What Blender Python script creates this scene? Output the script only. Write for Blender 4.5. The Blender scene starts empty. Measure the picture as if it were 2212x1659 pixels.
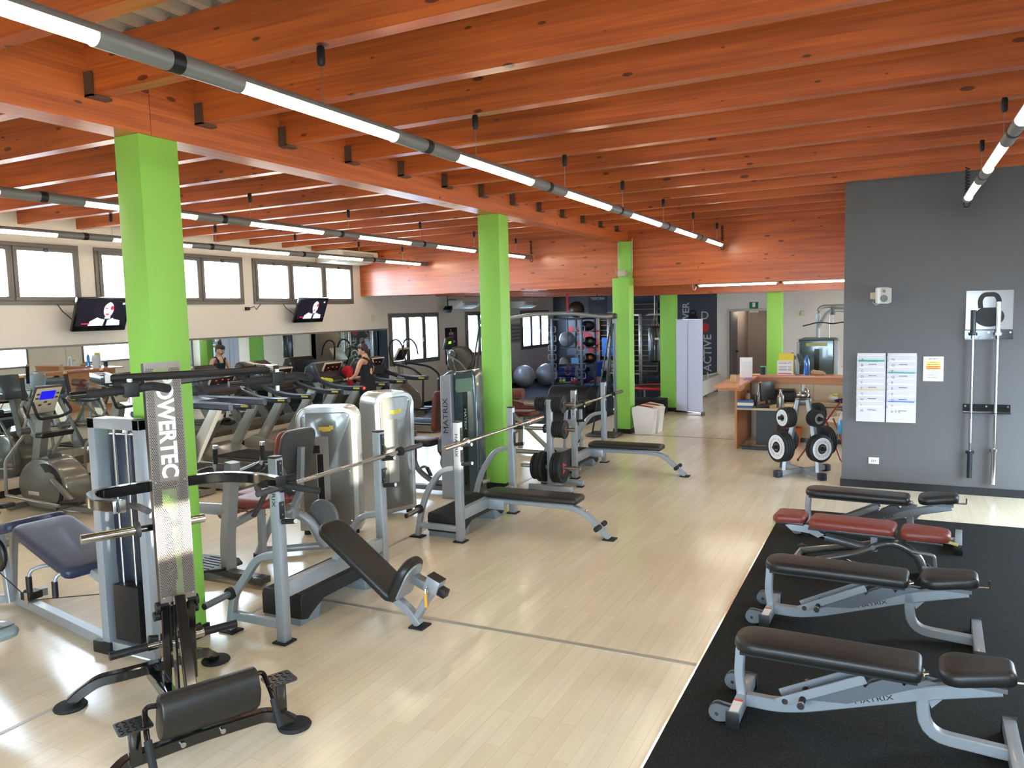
import bpy, bmesh, math, random
from mathutils import Vector, Matrix, Euler
from math import pi, sin, cos, radians as rad
random.seed(7)
SC = bpy.context.scene
COL = SC.collection

# ---------------------------------------------------------------- camera
IMG_W, IMG_H = 2212, 1659
F_PX = 1697.64
YAW, PITCH, ROLL = rad(26.034), rad(-5.2484), rad(-1.3992)
CAM_H = 2.25
fwd = Vector((-sin(YAW)*cos(PITCH), cos(YAW)*cos(PITCH), sin(PITCH)))
rt = Vector((cos(YAW), sin(YAW), 0.0))
up = rt.cross(fwd)
rt2 = cos(ROLL)*rt + sin(ROLL)*up
up2 = -sin(ROLL)*rt + cos(ROLL)*up
cd = bpy.data.cameras.new('camera')
cam = bpy.data.objects.new('camera', cd)
COL.objects.link(cam)
cd.sensor_fit = 'HORIZONTAL'; cd.sensor_width = 36.0
cd.lens = 36.0*F_PX/IMG_W
cd.clip_start = 0.05; cd.clip_end = 300
cam.matrix_world = Matrix(((rt2.x, up2.x, -fwd.x, 0), (rt2.y, up2.y, -fwd.y, 0), (rt2.z, up2.z, -fwd.z, CAM_H), (0, 0, 0, 1)))
SC.camera = cam

# ---------------------------------------------------------------- sky, sun, exposure
SC.view_settings.view_transform = 'Standard'
SC.view_settings.look = 'None'
SC.view_settings.gamma = 1.0
SC.view_settings.use_curve_mapping = False
SC.view_settings.exposure = 1.0
w = bpy.data.worlds.new('sky'); SC.world = w; w.use_nodes = True
bg = w.node_tree.nodes['Background']
bg.inputs[0].default_value = (0.66, 0.83, 1.0, 1)
bg.inputs[1].default_value = 20.0
sun_d = Vector((-1.0, 0.35, -0.175)).normalized()
sl = bpy.data.lights.new('sun', 'SUN'); sl.energy = 11.0; sl.angle = rad(0.6); sl.color = (1.0, 0.93, 0.80)
so = bpy.data.objects.new('sun', sl); COL.objects.link(so)
so.rotation_mode = 'QUATERNION'; so.rotation_quaternion = sun_d.to_track_quat('-Z', 'Y')
TUBE_E = 25.0                                   # glow of the lit fluorescent tubes

# ---------------------------------------------------------------- materials
MATS = {}
def srgb(r, g, b):
    f = lambda c: (c/255/12.92) if c/255 <= 0.04045 else ((c/255+0.055)/1.055)**2.4
    return (f(r), f(g), f(b), 1)
def mat(name, col, rough=0.5, metal=0.0, coat=0.0, emit=None, es=0.0, noise=0.0, nscale=20.0, bump=0.0, bscale=60.0, spec=0.5, alpha=None, trans=0.0, ior=1.45):
    if name in MATS: return MATS[name]
    m = bpy.data.materials.new(name); m.use_nodes = True
    nt = m.node_tree; b = nt.nodes['Principled BSDF']
    c = srgb(*col)
    b.inputs['Base Color'].default_value = c
    b.inputs['Roughness'].default_value = rough
    b.inputs['Metallic'].default_value = metal
    b.inputs['Coat Weight'].default_value = coat
    b.inputs['Coat Roughness'].default_value = 0.08
    b.inputs['Specular IOR Level'].default_value = spec
    b.inputs['Transmission Weight'].default_value = trans
    b.inputs['IOR'].default_value = ior
    if emit: 
        b.inputs['Emission Color'].default_value = srgb(*emit); b.inputs['Emission Strength'].default_value = es
    if alpha is not None: b.inputs['Alpha'].default_value = alpha
    if noise or bump:
        tc = nt.nodes.new('ShaderNodeTexCoord')
    if noise:
        n = nt.nodes.new('ShaderNodeTexNoise'); n.inputs['Scale'].default_value = nscale; n.inputs['Detail'].default_value = 4
        nt.links.new(tc.outputs['Object'], n.inputs['Vector'])
        r = nt.nodes.new('ShaderNodeMapRange'); r.inputs[1].default_value = 0.3; r.inputs[2].default_value = 0.7
        r.inputs[3].default_value = 1-noise; r.inputs[4].default_value = 1+noise
        nt.links.new(n.outputs['Fac'], r.inputs[0])
        x = nt.nodes.new('ShaderNodeVectorMath'); x.operation = 'SCALE'
        x.inputs[0].default_value = c[:3]; nt.links.new(r.outputs[0], x.inputs['Scale'])
        nt.links.new(x.outputs[0], b.inputs['Base Color'])
    if bump:
        n2 = nt.nodes.new('ShaderNodeTexNoise'); n2.inputs['Scale'].default_value = bscale
        nt.links.new(tc.outputs['Object'], n2.inputs['Vector'])
        bp = nt.nodes.new('ShaderNodeBump'); bp.inputs['Strength'].default_value = bump; bp.inputs['Distance'].default_value = 0.004
        nt.links.new(n2.outputs['Fac'], bp.inputs['Height']); nt.links.new(bp.outputs[0], b.inputs['Normal'])
    MATS[name] = m
    return m

def wood(name, base, dark, grain='X', lam=0.04, rough=0.5, coat=0.45, knots=1.0):
    """glued laminated timber: lamellas stacked in z, grain along X or Y, scattered knots"""
    m = bpy.data.materials.new(name); m.use_nodes = True; MATS[name] = m
    nt = m.node_tree; N = nt.nodes; L = nt.links; b = N['Principled BSDF']
    geo = N.new('ShaderNodeNewGeometry'); oi = N.new('ShaderNodeObjectInfo')
    sep = N.new('ShaderNodeSeparateXYZ'); L.new(geo.outputs['Position'], sep.inputs[0])
    def math_(op, a, bb=None):
        n = N.new('ShaderNodeMath'); n.operation = op
        for i, v in enumerate((a, bb)):
            if v is None: continue
            if isinstance(v, (int, float)): n.inputs[i].default_value = v
            else: L.new(v, n.inputs[i])
        return n.outputs[0]
    along = sep.outputs['X' if grain == 'X' else 'Y']; across = sep.outputs['Y' if grain == 'X' else 'X']; z = sep.outputs['Z']
    layer = math_('FLOOR', math_('DIVIDE', z, lam))
    rnd = math_('MULTIPLY', oi.outputs['Random'], 37.0)
    cv = N.new('ShaderNodeCombineXYZ'); L.new(math_('ADD', math_('MULTIPLY', along, 0.9), math_('MULTIPLY', layer, 7.3)), cv.inputs[0]); L.new(rnd, cv.inputs[1]); L.new(math_('MULTIPLY', layer, 3.1), cv.inputs[2])
    n1 = N.new('ShaderNodeTexNoise'); n1.inputs['Scale'].default_value = 1.0; n1.inputs['Detail'].default_value = 1.5; L.new(cv.outputs[0], n1.inputs['Vector'])
    cv2 = N.new('ShaderNodeCombineXYZ'); L.new(math_('MULTIPLY', along, 1.6), cv2.inputs[0]); L.new(math_('ADD', math_('MULTIPLY', across, 22.0), rnd), cv2.inputs[1]); L.new(math_('MULTIPLY', z, 70.0), cv2.inputs[2])
    n2 = N.new('ShaderNodeTexNoise'); n2.inputs['Scale'].default_value = 1.0; n2.inputs['Detail'].default_value = 5; L.new(cv2.outputs[0], n2.inputs['Vector'])
    mixf = math_('ADD', math_('MULTIPLY', n1.outputs['Fac'], 0.6), math_('MULTIPLY', n2.outputs['Fac'], 0.5))
    cr = N.new('ShaderNodeValToRGB'); cr.color_ramp.elements[0].position = 0.38; cr.color_ramp.elements[0].color = srgb(*dark)
    cr.color_ramp.elements[1].position = 0.72; cr.color_ramp.elements[1].color = srgb(*base); L.new(mixf, cr.inputs[0])
    cv3 = N.new('ShaderNodeCombineXYZ'); L.new(math_('MULTIPLY', along, 4.6), cv3.inputs[0]); L.new(math_('ADD', math_('MULTIPLY', across, 4.0), rnd), cv3.inputs[1]); L.new(math_('MULTIPLY', z, 13.0), cv3.inputs[2])
    vo = N.new('ShaderNodeTexVoronoi'); vo.inputs['Scale'].default_value = 1.0; L.new(cv3.outputs[0], vo.inputs['Vector'])
    sepc = N.new('ShaderNodeSeparateColor'); L.new(vo.outputs['Color'], sepc.inputs[0])
    size = math_('MULTIPLY', math_('POWER', sepc.outputs[0], 2.2), 0.23*knots)
    kn = N.new('ShaderNodeMapRange'); L.new(math_('SUBTRACT', size, vo.outputs['Distance']), kn.inputs[0]); kn.inputs[1].default_value = -0.02; kn.inputs[2].default_value = 0.03
    mx = N.new('ShaderNodeMix'); mx.data_type = 'RGBA'; L.new(math_('MULTIPLY', kn.outputs[0], 0.8), mx.inputs[0]); L.new(cr.outputs[0], mx.inputs[6])
    mx.inputs[7].default_value = srgb(int(dark[0]*0.38), int(dark[1]*0.34), int(dark[2]*0.36)); L.new(mx.outputs[2], b.inputs['Base Color'])
    b.inputs['Roughness'].default_value = rough; b.inputs['Coat Weight'].default_value = coat; b.inputs['Coat Roughness'].default_value = 0.24; b.inputs['Coat IOR'].default_value = 1.5
    return m

# ---------------------------------------------------------------- mesh builder
def rotm(rx=0, ry=0, rz=0): return Euler((rad(rx), rad(ry), rad(rz))).to_matrix().to_4x4()
def fillet(pts, fil, seg=5, closed=False):
    pts = [Vector(p) for p in pts]
    if not fil: return pts
    out = []; n = len(pts)
    for i, p in enumerate(pts):
        if not closed and i in (0, n-1): out.append(p); continue
        a, c = pts[i-1], pts[(i+1) % n]
        va, vc = a-p, c-p
        f = min(fil, va.length*0.48, vc.length*0.48)
        if f < 1e-5: out.append(p); continue
        p0 = p+va.normalized()*f; p2 = p+vc.normalized()*f
        for k in range(seg+1):
            t = k/seg; out.append(p0*(1-t)**2 + p*2*t*(1-t) + p2*t*t)
    return out
class MB:
    def __init__(s, M=None):
        s.bm = bmesh.new(); s.M = M or Matrix.Identity(4)
    def v(s, p): return s.bm.verts.new(s.M @ Vector(p))
    def rings(s, rings, cap=True, closed=False):
        vs = [[s.v(p) for p in r] for r in rings]; n = len(vs[0])
        for i in range(len(vs) if closed else len(vs)-1):
            a, b = vs[i], vs[(i+1) % len(vs)]
            for j in range(n):
                try: s.bm.faces.new((a[j], a[(j+1) % n], b[(j+1) % n], b[j]))
                except ValueError: pass
        if cap and not closed:
            for r in (vs[0][::-1], vs[-1]):
                try: s.bm.faces.new(r)
                except ValueError: pass
        return s
    def box(s, c, d, R=None, bev=0.0):
        M0 = s.M; s.M = M0 @ Matrix.Translation(c) @ (R or Matrix.Identity(4))
        x, y, z = (k/2 for k in d)
        P = [(-x,-y,-z),(x,-y,-z),(x,y,-z),(-x,y,-z),(-x,-y,z),(x,-y,z),(x,y,z),(-x,y,z)]
        vs = [s.v(p) for p in P]; s.M = M0
        fs = [s.bm.faces.new([vs[i] for i in q]) for q in ((3,2,1,0),(4,5,6,7),(0,1,5,4),(1,2,6,5),(2,3,7,6),(3,0,4,7))]
        if bev:
            es = list({e for f in fs for e in f.edges})
            bmesh.ops.bevel(s.bm, geom=es, offset=min(bev, min(d)*0.45), segments=2, affect='EDGES', profile=0.5)
        return s
    def bb(s, x0, x1, y0, y1, z0, z1, bev=0.0): return s.box(((x0+x1)/2, (y0+y1)/2, (z0+z1)/2), (abs(x1-x0), abs(y1-y0), abs(z1-z0)), bev=bev)
    def sweep(s, pts, sec, upv=(0,0,1), closed=False, cap=True):
        pts = [Vector(p) for p in pts]; n = len(pts); R = []; prev = None
        upv = Vector(upv)
        for i, p in enumerate(pts):
            a = pts[i-1] if (i or closed) else p; b = pts[(i+1) % n] if (i < n-1 or closed) else p
            t = (b-a)
            if t.length < 1e-9: t = Vector((0,0,1))
            t.normalize()
            sd = t.cross(upv) if prev is None or abs(t.dot(upv)) < 0.985 else prev - t*prev.dot(t)
            if sd.length < 1e-4: sd = t.cross(Vector((1,0,0)) if abs(t.x) < .9 else Vector((0,1,0)))
            sd.normalize(); prev = sd; u = sd.cross(t)
            k = 1.0
            if 0 < i < n-1 or closed:
                t1 = (p-a); t2 = (b-p)
                if t1.length > 1e-6 and t2.length > 1e-6:
                    cs = max(-1, min(1, t1.normalized().dot(t2.normalized()))); k = 1/max(0.5, math.sqrt((1+cs)/2))
            R.append([p + sd*q[0] + u*q[1] for q in (sec(i/(n-1) if n > 1 else 0) if callable(sec) else sec)])
        return s.rings(R, cap=cap, closed=closed)
    def tube(s, pts, r, n=12, fil=0.0, closed=False, r2=None):
        pts = fillet(pts, fil, closed=closed)
        def sec(t):
            rr = r if r2 is None else r+(r2-r)*t
            return [(rr*cos(2*pi*k/n), rr*sin(2*pi*k/n)) for k in range(n)]
        return s.sweep(pts, sec, closed=closed)
    def cyl(s, p0, p1, r, r2=None, n=20): return s.tube([p0, p1], r, n=n, r2=r2)
    def bar(s, pts, w, h, fil=0.0, upv=(0,0,1), closed=False, r=0.006):
        pts = fillet(pts, fil, closed=closed); x, y = w/2, h/2; r = min(r, x*.5, y*.5)
        sec = [(-x,-y+r),(-x+r,-y),(x-r,-y),(x,-y+r),(x,y-r),(x-r,y),(-x+r,y),(-x,y-r)]
        return s.sweep(pts, sec, upv=upv, closed=closed)
    def prism(s, poly, ax, a, b, bev=0.0):
        """polygon in the plane across axis ax ('x': (y,z), 'y': (x,z), 'z': (x,y)), from a to b"""
        f = {'x': lambda u, v, t: (t, u, v), 'y': lambda u, v, t: (u, t, v), 'z': lambda u, v, t: (u, v, t)}[ax]
        A = [s.v(f(u, v, a)) for u, v in poly]; B = [s.v(f(u, v, b)) for u, v in poly]; n = len(poly); fs = []
        fs.append(s.bm.faces.new(A[::-1])); fs.append(s.bm.faces.new(B))
        for i in range(n): fs.append(s.bm.faces.new((A[i], A[(i+1) % n], B[(i+1) % n], B[i])))
        if bev:
            es = list(set(fs[0].edges) | set(fs[1].edges))
            bmesh.ops.bevel(s.bm, geom=es, offset=bev, segments=3, affect='EDGES', profile=0.6)
        return s
    def lathe(s, prof, o=(0,0,0), axis='z', n=24, hollow=False):
        o = Vector(o)
        ax = {'z': lambda r, t, h: (r*cos(t), r*sin(t), h), 'x': lambda r, t, h: (h, r*cos(t), r*sin(t)), 'y': lambda r, t, h: (r*cos(t), h, r*sin(t))}[axis]
        R = [[o+Vector(ax(max(r, 1e-4), 2*pi*k/n, h)) for k in range(n)] for r, h in prof]
        return s.rings(R, closed=hollow)
    def ell(s, c, r, n=16, m=10):
        if isinstance(r, (int, float)): r = (r, r, r)
        c = Vector(c); R = []
        for i in range(m+1):
            a = -pi/2+pi*i/m; a = max(-pi/2+0.02, min(pi/2-0.02, a))
            R.append([c+Vector((r[0]*cos(a)*cos(2*pi*k/n), r[1]*cos(a)*sin(2*pi*k/n), r[2]*sin(a))) for k in range(n)])
        return s.rings(R)
    def pad(s, outline, th, R=None, o=(0,0,0), e=0.018, crown=0.006):
        """upholstered cushion: outline in local xy, thickness th upward from z=0, soft edges"""
        M0 = s.M; s.M = M0 @ Matrix.Translation(o) @ (R or Matrix.Identity(4))
        cx = sum(p[0] for p in outline)/len(outline); cy = sum(p[1] for p in outline)/len(outline)
        ex = max(abs(p[0]-cx) for p in outline); ey = max(abs(p[1]-cy) for p in outline)
        rg = []
        for ins, z in ((e*1.2, 0), (e*0.25, e*0.25), (0, e), (0, th-e*1.2), (e*0.15, th-e*0.7), (e*0.55, th-e*0.18), (e*1.2, th+crown*0.15), (e*2.0, th+crown*0.4), (min(ex, ey)*0.6, th+crown)):
            kx, ky = max(0.02, 1-ins/ex), max(0.02, 1-ins/ey)
            rg.append([(cx+(p[0]-cx)*kx, cy+(p[1]-cy)*ky, z) for p in outline])
        s.rings(rg); s.M = M0
        return s
    def build(s, name, m, parent=None, smooth=True, angle=38):
        bmesh.ops.recalc_face_normals(s.bm, faces=s.bm.faces)
        me = bpy.data.meshes.new(name); s.bm.to_mesh(me); s.bm.free()
        if smooth:
            me.shade_smooth(); me.set_sharp_from_angle(angle=rad(angle))
        for k in (m if isinstance(m, (list, tuple)) else [m]): me.materials.append(k)
        o = bpy.data.objects.new(name, me); COL.objects.link(o)
        if parent is not None: o.parent = parent
        return o
def rrect(w, h, r, n=5, r2=None):
    """rounded rectangle outline; r2 = radius of the two +x corners"""
    P = []; r2 = r if r2 is None else r2
    for cx, cy, a0, rr in ((w/2, h/2, 0, r2), (-w/2, h/2, pi/2, r), (-w/2, -h/2, pi, r), (w/2, -h/2, 3*pi/2, r2)):
        ccx = cx-math.copysign(rr, cx); ccy = cy-math.copysign(rr, cy)
        for k in range(n+1):
            a = a0+pi/2*k/n; P.append((ccx+rr*cos(a), ccy+rr*sin(a)))
    return P
def shp(P, dx=0, dy=0): return [(x+dx, y+dy) for x, y in P]
def tag(o, label=None, cat=None, group=None, kind=None):
    if label: o['label'] = label
    if cat: o['category'] = cat
    if group: o['group'] = group
    if kind: o['kind'] = kind
    return o
def thing(name, label, cat, loc=(0,0,0), rz=0.0, group=None):
    o = bpy.data.objects.new(name, None); COL.objects.link(o); o.empty_display_size = 0.1
    o.location = loc; o.rotation_euler = (0, 0, rad(rz))
    return tag(o, label, cat, group)
def copy_tree(o, parent=None):
    c = o.copy(); COL.objects.link(c)
    if parent is not None: c.parent = parent
    for ch in list(o.children): copy_tree(ch, c)
    return c
def dup(o, label, loc, rz=0.0, group=None, scale=None):
    c = copy_tree(o); c.location = loc; c.rotation_euler = (0, 0, rad(rz)); c['label'] = label
    if group: c['group'] = group
    if scale: c.scale = scale
    return c
def text(name, body, size, m, parent=None, M=None, depth=0.0, align='CENTER', stretch=1.0, bold=0.0, shear=0.0):
    cu = bpy.data.curves.new(name, 'FONT'); cu.body = body; cu.size = size; cu.extrude = depth; cu.offset = bold
    cu.align_x = align; cu.align_y = 'CENTER'; cu.shear = shear; cu.resolution_u = 3; cu.space_character = 1.0
    o = bpy.data.objects.new(name, cu); COL.objects.link(o); cu.materials.append(m)
    if parent is not None: o.parent = parent
    if M is not None: o.matrix_local = M @ Matrix.Diagonal((stretch, 1, 1, 1))
    return o
def frame_(o, x, y, ):
    """matrix from an origin and the text's reading direction x and upward direction y"""
    x = Vector(x).normalized(); y = Vector(y).normalized(); z = x.cross(y)
    return Matrix(((x.x, y.x, z.x, o[0]), (x.y, y.y, z.y, o[1]), (x.z, y.z, z.z, o[2]), (0, 0, 0, 1)))
# ================================================================= materials used all over
silver = mat('silver_paint', (150, 156, 160), 0.38, 0.35, coat=0.3)
silver_d = mat('silver_paint_dark', (108, 112, 116), 0.4, 0.4, coat=0.3)
champ = mat('champagne_paint', (138, 136, 124), 0.35, 0.45, coat=0.4)
chrome = mat('chrome', (200, 200, 198), 0.16, 1.0)
steel = mat('brushed_steel', (165, 163, 158), 0.3, 1.0)
blackp = mat('black_gloss_paint', (14, 14, 15), 0.14, 0.0, coat=0.8)
blackm = mat('black_plastic', (22, 22, 23), 0.45)
rubber = mat('black_rubber', (24, 24, 25), 0.7, bump=0.2, bscale=120)
leather = mat('black_vinyl', (30, 28, 26), 0.42, bump=0.12, bscale=160)
redvinyl = mat('brick_red_vinyl', (120, 52, 42), 0.42, bump=0.12, bscale=160)
brownvinyl = mat('brown_vinyl', (98, 46, 36), 0.45, bump=0.1, bscale=160)
navyvinyl = mat('navy_vinyl', (38, 44, 66), 0.45, bump=0.1, bscale=160)
darkgrey = mat('dark_grey_plastic', (62, 62, 62), 0.4, coat=0.2)
midgrey = mat('mid_grey_plastic', (105, 106, 107), 0.42)
white = mat('white_plastic', (222, 220, 214), 0.4)
paper = mat('paper', (235, 234, 236), 0.8)
green_p = mat('green_paint', (138, 196, 82), 0.5, bump=0.05, bscale=30)
white_w = mat('white_wall', (212, 204, 192), 0.85, noise=0.015, nscale=2)
grey_w = mat('grey_wall', (90, 89, 90), 0.55, noise=0.02, nscale=3, bump=0.08, bscale=90)
dark_w = mat('anthracite_wall', (58, 60, 66), 0.6, noise=0.02, nscale=3)
kick = mat('black_baseboard', (16, 17, 19), 0.4)
alu = mat('window_alu', (112, 108, 102), 0.5, 0.2)
wood_x = wood('glulam_x', (202, 100, 36), (154, 70, 24), 'X')
wood_y = wood('glulam_y', (200, 104, 42), (156, 74, 30), 'Y')
shoe = mat('rafter_shoe', (92, 72, 58), 0.5, 0.3)
tubem = mat('lit_tube', (255, 250, 240), 0.4, emit=(255, 240, 214), es=TUBE_E)
def clear_glass(name, tint, diffuse=0.0):
    m = bpy.data.materials.new(name); m.use_nodes = True; nt = m.node_tree; N = nt.nodes; L = nt.links
    N.remove(N['Principled BSDF']); out = N['Material Output']
    t = N.new('ShaderNodeBsdfTransparent'); t.inputs[0].default_value = tint
    g = N.new('ShaderNodeBsdfGlossy'); g.inputs['Roughness'].default_value = 0.02
    mx = N.new('ShaderNodeMixShader'); mx.inputs[0].default_value = .06; L.new(t.outputs[0], mx.inputs[1]); L.new(g.outputs[0], mx.inputs[2]); last = mx.outputs[0]
    if diffuse:
        d = N.new('ShaderNodeBsdfTranslucent'); d.inputs[0].default_value = tint
        m2 = N.new('ShaderNodeMixShader'); m2.inputs[0].default_value = diffuse; L.new(last, m2.inputs[1]); L.new(d.outputs[0], m2.inputs[2]); last = m2.outputs[0]
    L.new(last, out.inputs[0]); MATS[name] = m; return m
glass = clear_glass('window_glass', (.97, .98, .98, 1))

def planks():
    m = bpy.data.materials.new('pale_plank_floor'); m.use_nodes = True
    nt = m.node_tree; N = nt.nodes; L = nt.links; b = N['Principled BSDF']
    geo = N.new('ShaderNodeNewGeometry'); sp = N.new('ShaderNodeSeparateXYZ'); L.new(geo.outputs['Position'], sp.inputs[0])
    cv = N.new('ShaderNodeCombineXYZ'); L.new(sp.outputs['Y'], cv.inputs[0]); L.new(sp.outputs['X'], cv.inputs[1])
    br = N.new('ShaderNodeTexBrick'); L.new(cv.outputs[0], br.inputs['Vector']); br.offset = 0.37; br.offset_frequency = 2
    br.inputs['Scale'].default_value = 1.0; br.inputs['Brick Width'].default_value = 0.95; br.inputs['Row Height'].default_value = 0.095
    br.inputs['Mortar Size'].default_value = 0.0012; br.inputs['Mortar Smooth'].default_value = 0.3; br.inputs['Bias'].default_value = 0.0
    br.inputs['Color1'].default_value = srgb(222, 208, 182); br.inputs['Color2'].default_value = srgb(216, 200, 172); br.inputs['Mortar'].default_value = srgb(190, 172, 146)
    ma = N.new('ShaderNodeMapping'); ma.inputs['Scale'].default_value = (26, 1.3, 1); L.new(geo.outputs['Position'], ma.inputs[0])
    n = N.new('ShaderNodeTexNoise'); n.inputs['Scale'].default_value = 1; n.inputs['Detail'].default_value = 5; L.new(ma.outputs[0], n.inputs['Vector'])
    n2 = N.new('ShaderNodeTexNoise'); n2.inputs['Scale'].default_value = 0.9; n2.inputs['Detail'].default_value = 3; L.new(geo.outputs['Position'], n2.inputs['Vector'])
    a = N.new('ShaderNodeMath'); a.operation = 'ADD'; L.new(n.outputs['Fac'], a.inputs[0]); L.new(n2.outputs['Fac'], a.inputs[1])
    r = N.new('ShaderNodeMapRange'); r.inputs[1].default_value = 0.7; r.inputs[2].default_value = 1.3; r.inputs[3].default_value = 0.93; r.inputs[4].default_value = 1.07; L.new(a.outputs[0], r.inputs[0])
    x = N.new('ShaderNodeVectorMath'); x.operation = 'SCALE'; L.new(br.outputs['Color'], x.inputs[0]); L.new(r.outputs[0], x.inputs['Scale']); L.new(x.outputs[0], b.inputs['Base Color'])
    b.inputs['Roughness'].default_value = 0.2
    bp = N.new('ShaderNodeBump'); bp.inputs['Strength'].default_value = 0.12; bp.inputs['Distance'].default_value = 0.002; L.new(n.outputs['Fac'], bp.inputs['Height']); L.new(bp.outputs[0], b.inputs['Normal'])
    b.inputs['Specular IOR Level'].default_value = 0.6
    return m
def rubber_tiles(name, size, base, speck):
    m = bpy.data.materials.new(name); m.use_nodes = True
    nt = m.node_tree; N = nt.nodes; L = nt.links; b = N['Principled BSDF']
    geo = N.new('ShaderNodeNewGeometry')
    br = N.new('ShaderNodeTexBrick'); L.new(geo.outputs['Position'], br.inputs['Vector']); br.offset = 0.0
    br.inputs['Scale'].default_value = 1; br.inputs['Brick Width'].default_value = size; br.inputs['Row Height'].default_value = size; br.inputs['Mortar Size'].default_value = 0.003
    br.inputs['Color1'].default_value = srgb(*base); br.inputs['Color2'].default_value = srgb(*base); br.inputs['Mortar'].default_value = srgb(6, 6, 6)
    n = N.new('ShaderNodeTexNoise'); n.inputs['Scale'].default_value = 140; n.inputs['Detail'].default_value = 2; L.new(geo.outputs['Position'], n.inputs['Vector'])
    cr = N.new('ShaderNodeValToRGB'); cr.color_ramp.elements[0].position = 0.45; cr.color_ramp.elements[0].color = (0, 0, 0, 1); cr.color_ramp.elements[1].position = 0.8; cr.color_ramp.elements[1].color = srgb(*speck); L.new(n.outputs['Fac'], cr.inputs[0])
    ad = N.new('ShaderNodeMix'); ad.data_type = 'RGBA'; ad.blend_type = 'ADD'; ad.inputs[0].default_value = 1; L.new(br.outputs['Color'], ad.inputs[6]); L.new(cr.outputs[0], ad.inputs[7]); L.new(ad.outputs[2], b.inputs['Base Color'])
    b.inputs['Roughness'].default_value = 0.85; b.inputs['Specular IOR Level'].default_value = 0.25
    bp = N.new('ShaderNodeBump'); bp.inputs['Strength'].default_value = 0.5; bp.inputs['Distance'].default_value = 0.003; L.new(n.outputs['Fac'], bp.inputs['Height']); L.new(bp.outputs[0], b.inputs['Normal'])
    return m
floor_m = planks()
mat_m = rubber_tiles('rubber_granulate', 1.0, (17, 17, 16), (44, 44, 42))
mat_b = rubber_tiles('rubber_blue_grey', 1.0, (34, 37, 46), (50, 54, 64))

def struct(name, mb, m, parent=None, smooth=False):
    o = mb.build(name, m, parent, smooth=smooth)
    if parent is None: o['kind'] = 'structure'
    return o
XL, XR, YF, YB = -10.4, 3.2, -3.0, 24.6
# floor, with the seam strips
struct('floor', MB().bb(XL-0.3, XR+0.3, YF-0.3, YB+0.3, -0.1, 0.0), floor_m)
seam = mat('seam_strip', (168, 162, 150), 0.35, 0.3)
s = MB(); s.bb(-4.415, -4.385, YF, 3.62, 0, 0.003); s.bb(-4.415, -4.385, 3.94, 8.76, 0, 0.003); s.bb(-4.415, -4.385, 9.03, 13.5, 0, 0.003)
struct('trim_1', s, seam)
struct('trim_2', MB().bb(-6.0, -1.08, 4.765, 4.805, 0, 0.0035), seam)
struct('trim_3', MB().bb(-4.25, -0.6, 13.50, 13.53, 0, 0.0035), mat('seam_dark', (120, 114, 104), 0.4))
# black rubber mat with its metal edge strip
tag(MB().bb(-1.07, XR, 0.0, 8.98, 0.0, 0.012).build('rubber_mat', mat_m, smooth=False), 'black granulate rubber matting under the weight benches', 'rubber mat')
struct('trim_4', MB().bb(-1.083, -1.071, 0.0, 8.98, 0.0, 0.013), chrome)
tag(MB().bb(XL+0.02, -5.42, 14.3, YB-0.02, 0.0, 0.012).build('rubber_mat', mat_b, smooth=False), 'blue grey rubber matting of the functional training zone', 'rubber mat')

# ---- left wall with its openings (y0, y1, z0, z1)
wins = [(4.55, 7.41, 2.50, 3.32), (7.66, 10.52, 2.50, 3.32), (10.77, 13.66, 2.50, 3.32), (14.93, 17.1, 1.07, 2.28), (18.5, 20.67, 1.07, 2.28), (21.98, 24.15, 1.07, 2.28)]
def wall_open(name, x0, x1, ya, yb, za, zb, holes, m):
    mb = MB(); hs = sorted(holes); y = ya
    for (h0, h1, z0, z1) in hs:
        if h0 > y: mb.bb(x0, x1, y, h0, za, zb)
        mb.bb(x0, x1, h0, h1, za, z0); mb.bb(x0, x1, h0, h1, z1, zb); y = h1
    if y < yb: mb.bb(x0, x1, y, yb, za, zb)
    return struct(name, mb, m)
wall_open('wall_left', XL-0.32, XL, YF, YB, 0, 4.2, wins, white_w)
struct('baseboard_left', MB().bb(XL, XL+0.015, YF, YB, 0, 0.09), kick)
frost = clear_glass('frosted_film', (.86, .92, 1.0, 1), .8)
for i, (y0, y1, z0, z1) in enumerate(wins):
    e = bpy.data.objects.new('window_%d' % (i+1), None); COL.objects.link(e); e['kind'] = 'structure'; e.location = (XL, y0, z0)
    fr = MB(); x0, x1 = -0.02, 0.035; W, H = y1-y0, z1-z0
    for a, b, c, d in ((0, W, 0, .05), (0, W, H-.05, H), (0, .05, .05, H-.05), (W-.05, W, .05, H-.05)): fr.bb(x0, x1, a, b, c, d, bev=.004)
    n = 3
    for k in range(1, n): fr.bb(x0, x1, W*k/n-.02, W*k/n+.02, .05, H-.05, bev=.004)
    fr.build('window_frame', alu, e)
    for k in range(n):
        a, b = W*k/n+(.05 if k == 0 else .02), W*(k+1)/n-(.05 if k == n-1 else .02)
        sm = MB(); q = .055
        for aa, bb_, c, d in ((a, b, .05, .05+q), (a, b, H-.05-q, H-.05), (a, a+q, .05+q, H-.05-q), (b-q, b, .05+q, H-.05-q)): sm.bb(.0, .05, aa, bb_, c, d, bev=.004)
        sa = sm.build('sash', alu, e)
        g = MB()
        g.bb(.018, .024, a+q, b-q, .05+q, H-.05-q).build('pane', glass, sa)
        if i >= 3:
            MB().bb(.025, .026, a+q, b-q, .05+q, .05+q+(H-.21)*.62).build('privacy_film', frost, sa)
            if k < 2: hd = MB(); hd.bb(.05, .065, b-.04, b-.02, H*.42, H*.42+.11, bev=.004); hd.build('handle', alu, sa)
        else:
            MB().bb(.05, .07, (a+b)/2-.03, (a+b)/2+.03, H-.115, H-.06, bev=.005).build('latch', darkgrey, sa)
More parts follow.
